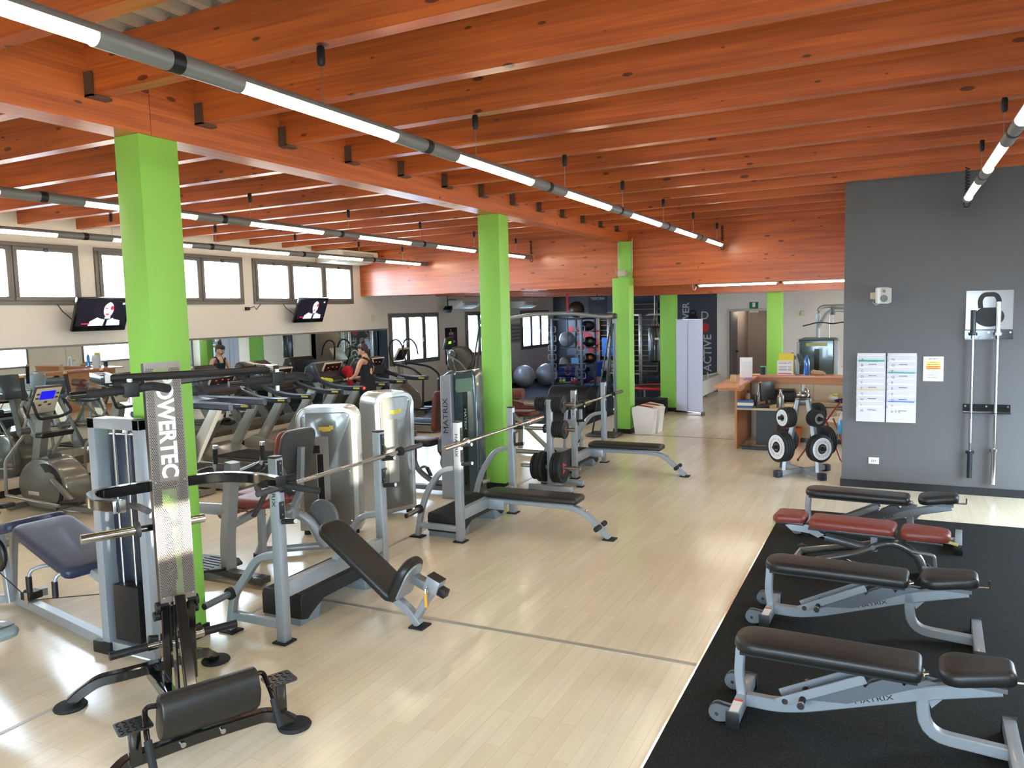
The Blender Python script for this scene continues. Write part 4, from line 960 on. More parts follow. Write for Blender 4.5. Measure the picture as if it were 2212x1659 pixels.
# top cross bar with its swivel grips
MB().cyl((.80, -.26, 1.965), (.80, .56, 1.955), .021, n=18).build('top_bar', blackm, e)
m = MB(); m.prism([(.52, -.30), (.80, -.30), (.80, -.24), (.52, -.22)], 'z', 1.935, 1.985, bev=.005); m.prism([(.52, .58), (.80, .58), (.80, .62), (.52, .60)], 'z', 1.93, 1.98, bev=.005)
m.bar([(.53, -.26, 1.96), (.40, -.24, 1.93), (.34, -.1, 1.9), (.34, .2, 1.9), (.42, .5, 1.93), (.55, .6, 1.95)], .04, .05, fil=.08); m.build('top_bracket', blackp, e)
MB().bb(.785, .815, -.285, -.255, 1.945, 1.985).build('bar_nut', chrome, e); MB().bb(.785, .815, .55, .58, 1.94, 1.98).build('bar_nut', chrome, e)
for y in (-.18, .58):
    m = MB(); m.bb(.83, .89, y-.035, y+.035, 1.87, 1.945, bev=.004); m.build('swivel_block', blackm, e)
    m = MB(); m.cyl((.86, y, 1.945), (.86, y, 1.962), .014, n=8); m.cyl((.86, y, 1.87), (.86, y, 1.84), .012, n=8); m.build('swivel_bolt', chrome, e)
    MB().cyl((.86, y-.03, 1.905), (.86, y-.20, 1.90), .021, n=16).build('outer_grip', rubber, e)
    MB().cyl((.86, y-.20, 1.90), (.86, y-.27, 1.898), .018, n=16).build('grip_tube', blackp, e)
    MB().tube([(.86, y+.03, 1.91), (.88, y+.10, 1.92), (1.0, y+.14, 1.91)], .022, n=14, fil=.03).build('inner_grip', rubber, e)
# roller pad and handles at the front
m = MB(Matrix.Translation((1.08, .04, .275)) @ Matrix.Rotation(rad(18), 4, 'Y'))
prof = [(.085*cos(a)+.0, .13*sin(a)) for a in [2*pi*k/28 for k in range(28)]]
prof = [(x if x > -.045 else -.045, z) for x, z in prof]
m.prism(prof, 'y', -.245, .245, bev=.014); m.build('knee_roller', leather, e)
m = MB(); m.bar([(.78, 0, .11), (.98, 0, .20), (1.02, .04, .26)], .05, .05, upv=(0, 1, 0)); m.build('roller_support', blackp, e)
for s in (-1, 1):
    m = MB(); m.tube([(1.05, .04+s*.24, .33), (1.05, .04+s*.30, .34), (1.13, .04+s*.315, .24), (1.16, .04+s*.315, .20)], .014, n=12, fil=.04); h = m.build('side_handle', blackp, e)
    m = MB(); m.cyl((1.15, .04+s*.315, .215), (1.235, .04+s*.315, .095), .0195, n=14); m.build('handle_grip', rubber, h)

# ================================================================= prone leg curl bench behind it
e = thing('leg_curl_machine', 'prone leg curl bench with navy pad and silver frame beside the nearest green column', 'gym machine', (-4.78, 3.46, 0), 0)
sg = silver_d
m = MB()
m.bb(-.035, .035, -.05, .05, .08, 1.62, bev=.004); m.bb(.40, .46, -.05, .05, .08, 1.62, bev=.004); m.bb(-.035, .46, -.05, .05, 1.55, 1.62, bev=.004); m.bb(-.035, .46, -.04, .04, .03, .09, bev=.004)
m.build('stack_frame', silver, e)
m = MB(); m.bb(.10, .34, -.045, .045, .12, .50, bev=.004); m.build('weight_stack', blackm, e)
m = MB(); m.cyl((.16, 0, .1), (.16, 0, 1.56), .01, n=10); m.cyl((.28, 0, .1), (.28, 0, 1.56), .01, n=10); m.build('guide_rods', chrome, e)
m = MB(); m.bb(.02, .40, .055, .09, .1, 1.5, bev=.01); m.build('rear_shroud', mat('navy_shroud', (30, 38, 52), .3, coat=.4), e)
m = MB(); m.bb(-.12, .05, -.065, .065, .0, .085, bev=.008); m.build('end_foot', blackm, e)
m = MB(); m.bar([(-.02, 0, .06), (-1.62, .32, .06)], .075, .07); m.build('floor_rail', silver, e)
m = MB(); m.bar([(-1.42, .18, .08), (-1.48, .18, .62)], .05, .05, upv=(1, 0, 0)); m.bar([(-1.62, .32, .06), (-1.50, .30, .62)], .05, .05, upv=(1, 0, 0)); m.bar([(-1.75, .05, .06), (-1.45, .5, .06)], .06, .06); m.build('rear_legs', silver, e)
m = MB(); m.bar([(-.0, .02, .47), (-.32, .06, .55), (-.95, .16, .72), (-1.55, .25, .64)], .055, .075, upv=(0, 1, 0)); m.build('bench_rail', silver, e)
m = MB(Matrix.Translation((-.58, .12, .615)) @ rotm(0, 0, -8) @ Matrix.Rotation(rad(15), 4, 'Y')); m.pad(rrect(.82, .44, .07, r2=.05), .075, e=.025); m.build('chest_pad', navyvinyl, e)
m = MB(Matrix.Translation((-1.36, .24, .64)) @ rotm(0, 0, -8) @ Matrix.Rotation(rad(-14), 4, 'Y')); m.pad(rrect(.74, .44, .05), .075, e=.025); m.build('thigh_pad', navyvinyl, e)
for x in (-.28, -.56):
    m = MB(); m.tube([(x+.08, .04, .55), (x, -.10, .56), (x-.04, -.16, .54), (x-.045, -.165, .46)], .013, n=10, fil=.05); h = m.build('hand_grip_tube', silver, e)
    m = MB(); m.cyl((x-.045, -.165, .50), (x-.045, -.165, .39), .02, n=14); m.build('grip', blackm, h)
m = MB(); m.lathe([(0, -.02), (.13, -.02), (.14, -.01), (.14, .01), (.13, .02), (0, .02)], (-1.30, .02, .52), axis='y'); m.build('cam_wheel', blackm, e)
m = MB(); m.lathe([(0, -.015), (.045, -.015), (.04, 0), (.045, .015), (0, .015)], (-1.22, .20, .16), axis='y'); m.build('pulley', blackm, e); m = MB(); m.bb(-1.24, -1.20, .178, .184, .09, .18); m.build('pulley_bracket', chrome, e)
m = MB(); m.tube([(-1.40, .02, .46), (-1.26, .18, .17), (-1.20, .19, .12), (-.04, .0, .40)], .004, n=6); m.build('cable', blackm, e)
MB().bb(-1.36, -1.26, .22, .34, .09, .15, bev=.006).build('stop_block', blackm, e)
# machine reaching in from the edge
e = thing('padded_arm_machine', 'rounded grey machine arm reaching in near the floor seam below the leg curl bench', 'gym machine', (-4.95, 2.75, 0), 0)
m = MB(); m.pad(rrect(.62, .20, .07), .07, o=(-.10, 0, .36), e=.03); m.build('arm', mat('grey_green_plastic', (122, 134, 134), .35, coat=.3), e)
m = MB(); m.bb(-.38, .17, -.07, .07, .434, .44, bev=.002); m.build('arm_inlay', darkgrey, e)
m = MB(); m.bar([(-.30, 0, .36), (-.30, 0, .03)], .06, .06, upv=(1, 0, 0)); m.bb(-.5, -.1, -.05, .05, 0, .05); m.build('post', silver, e)

# ================================================================= selectorised towers
ygold = mat('yellow_badge', (206, 186, 70), .5)
def tower(label, loc, rz, w, h, d, extra=None, group='rounded silver weight towers'):
    e = thing('weight_tower', label, 'gym machine', loc, rz, group)
    def arch(w, h, r, inset=0):
        P = [(-w/2+inset, .05+inset), (w/2-inset, .05+inset)]; n = 8
        for cx, a0 in ((w/2-r, 0), (-w/2+r, pi/2)):
            for k in range(n+1):
                a = a0+pi/2*k/n; P.append((cx+(r-inset)*cos(a), h-r+(r-inset)*sin(a)))
        return P
    m = MB(); m.prism(arch(w, h, .13), 'y', 0, d, bev=.018); m.build('shell', mat('tower_silver', (158, 158, 154), .28, .55, coat=.6), e)
    m = MB(); m.prism(arch(w, h, .13, .055), 'y', -.012, .0, bev=.005); c = m.build('cover_panel', mat('tower_panel', (104, 104, 98), .25, .3, coat=.8), e)
    m = MB(); m.prism([(-.075, h-.20), (-.075, h-.235), (-.04, h-.235), (-.035, h-.25), (.05, h-.245), (.05, h-.23), (.075, h-.23), (.075, h-.19), (.04, h-.185), (.035, h-.20)], 'y', -.0145, -.012); m.build('badge', ygold, c, smooth=False)
    m = MB()
    for x in (-w/2+.085, w/2-.085):
        for z in (h-.1, .15, h*.5): m.cyl((x, -.018, z), (x, -.01, z), .008, n=10)
    m.build('panel_screws', chrome, c)
    MB().bb(-.11, .02, -.0145, -.012, h*.28, h-.30).build('inspection_slot', mat('slot_grey', (130, 128, 122), .4), c, smooth=False)
    for x in (-w/2+.06, w/2-.06): MB().cyl((x, .07, 0), (x, .07, .055), .035, n=14).build('foot', rubber, e)
    return e
t1 = tower('rounded silver weight tower of the red leg extension, catching the sun', (-5.20, 6.30, 0), 28, .62, 1.33, .30)
m = MB(); m.bb(-.10, -.04, -.0150, -.0125, .12, .85); m.build('weight_selector_slot', mat('deep_black', (5, 5, 5), .8), t1, smooth=False)
m = MB()
for z in (.30, .35): m.cyl((-.07, -.02, z), (-.07, -.014, z), .013, n=14)
m.build('selector_pins', mat('pin_yellow', (230, 214, 120), .5), t1)
m = MB(); m.bb(-.25, -.07, -.0155, -.0125, .86, .94); m.build('instruction_label', blackm, t1, smooth=False)
tower('rounded silver weight tower turned edgeways beside the rack, yellow badge near its top', (-4.97, 7.20, 0), 67, .50, 1.40, .34)
tower('rounded silver weight tower partly hidden behind the sunlit green column', (-5.25, 9.70, 0), 70, .62, 1.25, .30)
# leg extension seat
e = thing('leg_extension_machine', 'red leg extension seat in front of the sunlit silver weight tower', 'gym machine', (-5.20, 5.62, 0), 0)
m = MB(); m.pad(rrect(.62, .42, .07), .06, R=Matrix.Rotation(rad(-76), 4, 'Y'), o=(.14, 0, .90), e=.02); m.build('back_cushion', redvinyl, e)
m = MB(Matrix.Translation((.15, 0, .90)) @ Matrix.Rotation(rad(-76), 4, 'Y')); m.pad([(x, y) for x, y in rrect(.66, .45, .09)], .05, o=(0, 0, -.045), e=.015); m.build('back_shell', darkgrey, e)
m = MB(); m.pad([(x, y*(1 if x > 0 else .85)) for x, y in rrect(.50, .42, .08)], .08, R=rotm(0, 6, 0), o=(-.22, 0, .50), e=.03); m.build('seat_cushion', redvinyl, e)
m = MB(); m.bar([(.26, 0, 1.05), (.22, 0, .62), (.12, 0, .44)], .06, .05, upv=(0, 1, 0)); m.bb(-.12, .16, -.05, .05, .37, .48, bev=.01); m.build('seat_column', silver, e)
m = MB(); m.tube([(.05, .05, .42), (.22, .1, .34), (.30, .16, .15), (.32, .2, .06)], .05, n=14, fil=.12); m.tube([(-.05, -.05, .40), (-.12, -.12, .2), (-.18, -.16, .03)], .038, n=14, fil=.08); m.tube([(-.18, -.16, .06), (.1, .05, .06), (.5, .35, .06)], .035, n=14); m.build('base_tubes', silver, e)
m = MB(); m.tube([(.10, -.14, .46), (.12, -.26, .47), (.32, -.26, .50), (.30, -.2, .52)], .014, n=10, fil=.05); m.build('side_handle', silver, e)
for y in (-.13, .13): MB().cyl((-.55, y-.11, .40), (-.55, y+.11, .40), .05, n=18).build('ankle_roller', redvinyl, e)
m = MB(); m.bar([(-.10, .23, .45), (-.40, .24, .45), (-.55, .24, .40)], .04, .05, upv=(0, 1, 0)); m.cyl((-.55, -.25, .40), (-.55, .25, .40), .012); m.build('lever', silver, e)
m = MB(); m.tube([(-.02, -.2, .43), (-.28, -.30, .48)], .007, n=8); m.build('adjusting_rod', chrome, e); MB().cyl((-.28, -.30, .48), (-.37, -.335, .505), .013, n=12).build('rod_grip', mat('grip_yellow', (222, 180, 60), .5), e)
for p in ((-.18, -.16), (.5, .35)): MB().cyl((p[0], p[1], 0), (p[0], p[1], .035), .048, n=16).build('foot', rubber, e)
m = MB(); m.lathe([(0, -.02), (.17, -.02), (.18, 0), (.17, .02), (0, .02)], (.30, .22, .33), axis='y'); m.build('cam_cover', midgrey, e)
# standing machine with padded arms and foot board
e = thing('seated_row_machine', 'silver machine with padded arms, upright grips and ribbed foot board behind the nearest rack', 'gym machine', (-5.18, 4.92, 0), 0)
m = MB(); m.bar([(-.02, 0, .06), (-.02, .0, .30), (.07, .02, 1.02)], .085, .11, fil=.12, upv=(0, 1, 0)); m.build('column_tube', silver, e)
m = MB(); m.bar([(-.45, .02, .05), (.42, -.06, .05)], .09, .06); m.bb(.36, .46, -.12, .0, .02, .08, bev=.01); m.build('base', darkgrey, e)
m = MB(); m.prism([(-.55, -.14), (-.12, -.20), (.0, -.10), (.02, .12), (-.10, .20), (-.50, .16)], 'z', .08, .105, bev=.008); fb = m.build('foot_board', blackm, e)
m = MB()
for k in range(6): m.bar([(-.48+.02*k, -.12+.05*k, .108), (-.10, -.15+.055*k, .108)], .012, .006)
m.build('grip_ribs', darkgrey, fb)
m = MB(); m.tube([(-.0, 0, .60), (-.35, -.04, .60), (-.70, -.16, .58), (-.78, .1, .56)], .05, n=14, fil=.15); m.build('side_frame', silver, e)
for k, (x, y, a) in enumerate(((-.16, -.12, -18), (.10, .16, 20))):
    m = MB(); m.pad(rrect(.34, .16, .05), .07, R=rotm(8, -22, a), o=(x, y, .88), e=.025); m.build('arm_pad', leather, e)
    m = MB(); m.tube([(.04, .0, .84), (x*.5+.02, y*.7, .86), (x+.14, y+.02, .97), (x+.15, y+.03, 1.10)], .016, n=12, fil=.05); h = m.build('grip_arm', silver, e)
    m = MB(); m.cyl((x+.15, y+.03, 1.02), (x+.155, y+.03, 1.15), .021, n=14); m.build('grip', rubber, h); m = MB(); m.cyl((x+.155, y+.03, 1.15), (x+.156, y+.03, 1.18), .022, n=14); m.build('grip_cap', chrome, h)
m = MB(); m.pad(rrect(.42, .36, .06), .08, o=(-.02, .42, .55), e=.03); m.build('seat_cushion', redvinyl, e)
m = MB(); m.bar([(.0, .0, .45), (-.02, .42, .50)], .06, .06); m.bar([(-.02, .42, .53), (-.05, .44, .02)], .06, .06, upv=(1, 0, 0)); m.build('seat_support', silver, e)
m = MB(); m.lathe([(0, -.015), (.12, -.015), (.13, 0), (.12, .015), (0, .015)], (.28, .30, .86), axis='y'); m.bar([(.28, .3, .86), (.1, .2, .5)], .03, .05, upv=(0, 1, 0)); m.build('cam', darkgrey, e)
# matrix tower
e = thing('lat_machine', 'tall grey and bottle green weight tower with brown seat and large side lettering', 'gym machine', (-4.72, 8.16, 0), 4)
m = MB(); m.prism([(-.22, 0), (-.20, 1.50), (-.06, 1.52), (-.055, 0)], 'y', -.06, .30, bev=.012); m.build('side_column', mat('matrix_grey', (138, 140, 146), .4, .3, coat=.2), e)
gg = mat('bottle_green_shroud', (46, 66, 68), .22, .2, coat=.7)
m = MB(); m.prism([(-.05, .03), (-.05, 1.50), (-.02, 1.55), (.20, 1.57), (.235, 1.50), (.25, .03)], 'y', .0, .26, bev=.03); s = m.build('shroud', gg, e)
m = MB(); m.bb(.07, .13, -.007, .0, .10, 1.32, bev=.002); m.build('stack_window', mat('window_dark', (14, 26, 18), .1, coat=1), s, smooth=False)
m = MB(); m.prism([(-.02, 1.33), (.0, 1.30), (.19, 1.32), (.22, 1.38), (.20, 1.48), (-.01, 1.46)], 'y', -.012, .0); m.build('placard', mat('placard_green', (92, 120, 104), .4), s, smooth=False)
text('side_lettering', 'MATRIX', .092, mat('letter_dark', (34, 34, 38), .5), e, frame_((-.13, -.0735, 1.02), (0, 0, 1), (-1, 0, 0)), stretch=1.3, depth=.001)
text('window_lettering', 'MATRIX', .04, mat('letter_light', (170, 190, 160), .5), s, frame_((.10, -.0085, .98), (0, 0, -1), (1, 0, 0)), stretch=1.8, depth=.0005)
m = MB(); m.pad([(x, y*(1 if x < 0 else .8)) for x, y in rrect(.52, .40, .07)], .07, R=Matrix.Rotation(rad(98), 4, 'Y'), o=(-.42, .28, 1.04), e=.025); m.build('back_cushion', brownvinyl, e)
m = MB(); m.pad(rrect(.40, .36, .06), .08, o=(-.62, .25, .60), e=.03); m.build('seat_cushion', leather, e)
m = MB(); m.tube([(-.30, .28, .80), (-.42, .28, .62), (-.36, .28, .30), (-.20, .28, .22)], .035, n=14, fil=.12); m.tube([(-.75, .2, .55), (-.72, .2, .30), (-.5, .25, .12), (-.1, .28, .10)], .035, n=14, fil=.12); m.bb(-.85, -.1, .2, .3, .03, .09, bev=.01); m.build('seat_frame', silver_d, e)
m = MB(); m.tube([(-.58, .05, .33), (-.48, .0, .38), (-.40, -.02, .33), (-.38, -.03, .26)], .018, n=12, fil=.05); m.build('foot_handle', silver_d, e); MB().cyl((-.44, -.01, .36), (-.38, -.03, .27), .024, n=12).build('handle_grip', rubber, e)
m = MB(); m.bb(-.80, -.60, -.15, .05, .45, .70, bev=.02); m.bar([(-.7, -.05, .45), (-.7, -.05, .05)], .04, .04, upv=(1, 0, 0)); m.build('leg_roller_block', leather, e)
# brown leg machine beyond the second column
e = thing('leg_machine', 'brown roller leg machine with crossing silver tubes between column and plate tree', 'gym machine', (-5.35, 10.9, 0), 0)
MB().cyl((-.10, -.05, .98), (.22, -.02, .99), .085, n=22).build('roller_pad', brownvinyl, e); MB().cyl((-.20, .1, .80), (.35, .15, .80), .075, n=22).build('roller_pad', brownvinyl, e)
m = MB(); m.pad(rrect(.5, .40, .06), .08, o=(.0, .35, .60), e=.03); m.build('seat_cushion', brownvinyl, e)
m = MB(); m.cyl((-.3, -.05, .98), (-.08, -.05, .98), .03, n=14); m.tube([(-.25, 0, .9), (.1, .1, .55), (.55, .2, .10)], .035, n=14, fil=.2); m.tube([(.5, .0, .62), (.1, .15, .45), (-.45, .2, .08)], .035, n=14, fil=.2); m.cyl((-.30, -.05, .98), (.5, -.05, .80), .012); m.cyl((-.5, .2, .05), (.6, .2, .05), .035); m.cyl((.0, .35, .6), (.0, .3, .08), .04); m.build('frame_tubes', champ, e)
m = MB()
for x in (-.5, .6): m.cyl((x, .12, .045), (x, .28, .045), .045, n=16)
m.build('feet', rubber, e)
# preacher style bench behind the plate tree
e = thing('preacher_bench', 'small black padded bench on a silver stand behind the plate tree', 'gym machine', (-4.55, 11.6, 0), 0)
m = MB(); m.pad(rrect(.46, .36, .06), .10, R=rotm(0, -12, 0), o=(.0, 0, .70), e=.035); m.build('arm_pad', leather, e)
m = MB(); m.bar([(-.12, -.1, .68), (-.16, -.1, .05)], .05, .05, upv=(1, 0, 0)); m.bar([(.12, -.1, .70), (.12, -.1, .05)], .05, .05, upv=(1, 0, 0)); m.bar([(-.35, -.1, .04), (.35, -.1, .04)], .06, .06); m.bar([(-.16, -.1, .5), (.12, -.1, .52)], .05, .05); m.bar([(.3, -.3, .04), (.3, .3, .04)], .06, .06); m.build('stand', silver, e)
m = MB(); m.bb(.26, .36, -.34, -.28, .0, .085, bev=.006); m.bb(.26, .36, .28, .34, .0, .085, bev=.006); m.build('end_caps', blackm, e)
# curved cable machine arch
e = thing('cable_crossover', 'cable crossover with long wavy silver top tube and leaning black guide rods', 'gym machine', (-4.75, 13.0, 0), 0)
m = MB(); P = [(-1.85, -.6, 2.06), (-1.5, -.5, 2.12), (-1.0, -.3, 2.20), (-.4, .0, 2.20), (.1, .25, 2.12), (.28, .35, 2.13)]; m.tube(P, .035, n=14, fil=.25); m.build('top_tube', mat('arch_silver', (136, 140, 142), .35, .5, coat=.4), e)
for x, y in ((.28, .35), (-1.85, -.6)):
    m = MB(); m.cyl((x, y, .05), (x, y, 2.12), .028, n=14); m.build('side_post', silver_d, e); m = MB(); m.ell((x, y, 2.13), .055); m.build('joint', darkgrey, e)
    m = MB(); m.cyl((x-.04, y-.03, 2.1), (x-.36, y-.25, .05), .015, n=10); m.cyl((x-.02, y-.03, 2.0), (x-.18, y-.3, .05), .015, n=10); m.build('guide_rods', blackm, e)
    m = MB(); m.bb(x-.45, x+.1, y-.35, y+.1, 0, .05, bev=.01); m.build('base', darkgrey, e)
# lat machine of the far wall behind the reception
e = thing('lat_pulldown_machine', 'dark green lat pulldown machine with wide curved bar behind the reception counter', 'gym machine', (-1.47, 18.0, 0), 0)
m = MB(); m.prism([(-.40, 0), (-.40, 1.50), (.32, 1.50), (.32, 0)], 'y', 0, .30, bev=.03); m.build('shroud', gg, e)
m = MB(); m.prism([(-.44, 1.49), (.38, 1.50), (.33, 1.53), (-.30, 1.54)], 'y', -.04, .33); m.build('shroud_top', darkgrey, e)
m = MB(); m.bb(-.44, -.38, -.03, .3, 0, 1.45, bev=.01); m.bb(.31, .40, -.03, .3, 0, 1.48, bev=.01); m.build('side_columns', silver, e)
m = MB(); m.bb(-.08, .02, -.006, 0, .1, 1.3); m.build('stack_window', mat('window_black', (6, 8, 8), .2), e); m = MB(); m.bb(-.25, .18, -.006, 0, 1.36, 1.43); m.build('placard', mat('placard_yellow', (150, 150, 90), .5), e)
m = MB(); m.tube([(-.02, .15, 1.5), (-.02, .15, 2.20), (.95, .15, 2.20), (.95, .15, .1)], .04, n=14, fil=.14); m.tube([(-.02, .10, 1.75), (.20, .0, 2.12), (.55, .0, 2.12), (.85, .0, 1.75)], .04, n=14, fil=.14); m.build('arch_frame', silver, e)
m = MB(); m.cyl((.28, 0, 2.02), (.28, 0, 2.20), .05, n=16); m.build('pulley', darkgrey, e); m = MB(); m.cyl((.28, 0, 2.03), (.28, 0, 1.86), .006); m.cyl((.2, .1, 2.0), (.2, .1, .3), .012); m.cyl((.50, .1, 2.0), (.50, .1, .3), .012); m.build('cables', steel, e)
m = MB(); m.tube([(-.32, 0, 1.79), (-.05, 0, 1.86), (.10, 0, 1.86), (.28, 0, 1.83), (.45, 0, 1.86), (.62, 0, 1.86), (.85, 0, 1.80)], .014, n=10, fil=.06); m.build('pull_bar', blackm, e)
e = thing('rowing_bench', 'black tilted leg roller frame standing in front of the dark green lat machine', 'gym machine', (-1.72, 16.6, 0), 0)
m = MB(); m.bar([(-.12, 0, 1.30), (.02, 0, .1)], .06, .05, upv=(1, 0, 0)); m.cyl((-.2, 0, 1.2), (-.05, 0, 1.2), .04); m.bb(-.2, .3, -.1, .1, 0, .06); m.build('stand', silver_d, e); m = MB(); m.bar([(.0, 0, 1.28), (.05, 0, 1.1)], .09, .08, upv=(1, 0, 0)); m.bar([(.06, 0, 1.06), (.22, 0, .25)], .09, .08, upv=(1, 0, 0)); m.build('rollers', blackp, e)
# ================================================================= treadmills, facing the mirror wall (-x)
tm_grey = mat('treadmill_silver', (150, 148, 142), .3, .5, coat=.5); tm_dark = mat('treadmill_navy_black', (40, 43, 54), .4, coat=.3); belt = mat('running_belt', (26, 26, 27), .7); beige = mat('screen_frame_beige', (186, 176, 152), .45); panel = mat('console_face', (36, 32, 30), .25, coat=.5)
lcd = mat('console_digits', (120, 60, 40), .5, emit=(200, 90, 60), es=.8)
def treadmill(label, y, x0=-9.85):
    e = thing('treadmill', label, 'treadmill', (x0, y, 0), 0, 'dark treadmills facing the mirror')
    m = MB(); m.prism([(0, .03), (0, .22), (.20, .30), (.42, .27), (.60, .17), (2.05, .15), (2.10, .10), (2.08, .03)], 'y', -.40, .40, bev=.02); b = m.build('base', tm_grey, e)
    m = MB(); m.bb(.55, 2.04, -.26, .26, .155, .182, bev=.008); m.build('running_belt', belt, e)
    for s in (-1, 1): MB().bb(.50, 2.06, s*.33-.05, s*.33+.05, .155, .178, bev=.006).build('side_rail', blackm, e)
    MB().bb(2.04, 2.12, -.3, .3, .05, .15, bev=.02).build('rear_cover', darkgrey, e)
    for s in (-1, 1):
        m = MB(); m.prism([(.18, .14), (.40, .14), (.98, .98), (.82, 1.02)], 'y', s*.35-.035, s*.35+.035, bev=.018); m.build('upright', tm_grey, e)
        m = MB(); m.bar([(.36, s*.36, 1.24), (.52, s*.37, 1.10), (.85, s*.38, 1.00), (1.20, s*.38, .97), (1.50, s*.38, .985)], .07, .085, fil=.2, upv=(0, 0, 1), r=.03); h = m.build('handrail', tm_dark, e)
        m = MB(); m.bb(1.30, 1.44, s*.38-.0365, s*.38+.0365, .965, .995, bev=.004); m.build('badge', ygold, h)
    m = MB(); m.prism([(.12, 1.10), (.20, 1.34), (.34, 1.42), (.42, 1.40), (.56, 1.14), (.44, 1.06), (.22, 1.04)], 'y', -.38, .38, bev=.05); c = m.build('console', tm_dark, e)
    T = Matrix.Translation((.485, 0, 1.28)) @ Matrix.Rotation(rad(28), 4, 'Y')
    m = MB(T); m.bb(.0, .028, -.25, .25, -.17, .15, bev=.012); m.build('screen_frame', beige, c)
    m = MB(T); m.bb(.028, .031, -.225, .225, -.145, .13); m.build('display', panel, c, smooth=False)
    m = MB(T)
    for (u, v) in ((-.12, .05), (0, .06), (.12, .05), (-.06, -.02), (.07, -.03), (-.1, -.1), (.0, -.1), (.1, -.1)): m.bb(.031, .0315, u-.018, u+.018, v-.006, v+.006)
    m.build('display_marks', lcd, c, smooth=False)
    MB().cyl((.62, -.36, 1.04), (.62, .36, 1.04), .016, n=12).build('cross_grip', blackm, e)
    return e
TM = treadmill('treadmill whose screen frame shows just above the right swivel grip of the black tower', 8.90)
def tdup(label, y): o = dup(TM, label, (-9.85, y, 0)); return o
tdup('treadmill with beige-framed screen between the woman and the nearer treadmills', 10.20)
tdup('treadmill on which the woman stands, red lamp at its rail end', 11.55)
tdup('treadmill beyond the woman, close to the low windows', 12.90)
e = thing('signal_lamp', 'small glowing red lamp on the rail end of the treadmill in use', 'lamp', (-8.34, 11.17, .985)); MB().bb(0, .012, -.02, .02, -.02, .02, bev=.004).build('lens', mat('red_glow', (255, 40, 30), .4, emit=(255, 40, 30), es=4), e)
# first treadmill of another make
e = thing('treadmill', 'first treadmill in the row with small lit blue screen beside the nearest green column', 'treadmill', (-9.70, 7.80, 0))
m = MB(); m.prism([(0, .03), (0, .24), (.25, .32), (.55, .17), (2.0, .15), (2.05, .08), (2.0, .03)], 'y', -.40, .40, bev=.02); m.build('base', tm_grey, e)
MB().bb(.55, 1.98, -.26, .26, .155, .182, bev=.008).build('running_belt', belt, e)
for s in (-1, 1):
    MB().bb(.50, 2.0, s*.33-.05, s*.33+.05, .155, .178, bev=.006).build('side_rail', blackm, e)
    m = MB(); m.prism([(.35, .14), (.60, .14), (1.18, 1.02), (1.02, 1.05)], 'y', s*.31-.04, s*.31+.04, bev=.012); m.build('upright', tm_grey, e)
    m = MB(); m.bar([(.75, s*.30, 1.12), (1.2, s*.31, 1.12), (1.98, s*.31, 1.11)], .075, .10, fil=.1, r=.02); m.build('handrail', tm_dark, e)
m = MB(); m.prism([(.62, 1.08), (.66, 1.16), (1.15, 1.14), (1.18, 1.09)], 'y', -.33, .33, bev=.03); c = m.build('console_tray', tm_dark, e)
T = Matrix.Translation((.62, 0, 1.26)) @ Matrix.Rotation(rad(-20), 4, 'Y')
m = MB(T); m.pad(rrect(.06, .34, .02), .26, o=(0, 0, -.12), e=.03); m.build('console', midgrey, c)
m = MB(T); m.bb(.031, .034, -.10, .10, -.03, .09); m.build('display', mat('blue_display', (150, 150, 255), .4, emit=(150, 150, 255), es=1.6), c, smooth=False)
m = MB(); m.bb(.80, .86, -.05, .02, 1.155, 1.17); m.build('red_key', mat('red_key', (200, 60, 40), .5), c); m = MB(); m.bb(.80, .86, .05, .09, 1.155, 1.17); m.build('yellow_key', ygold, c)

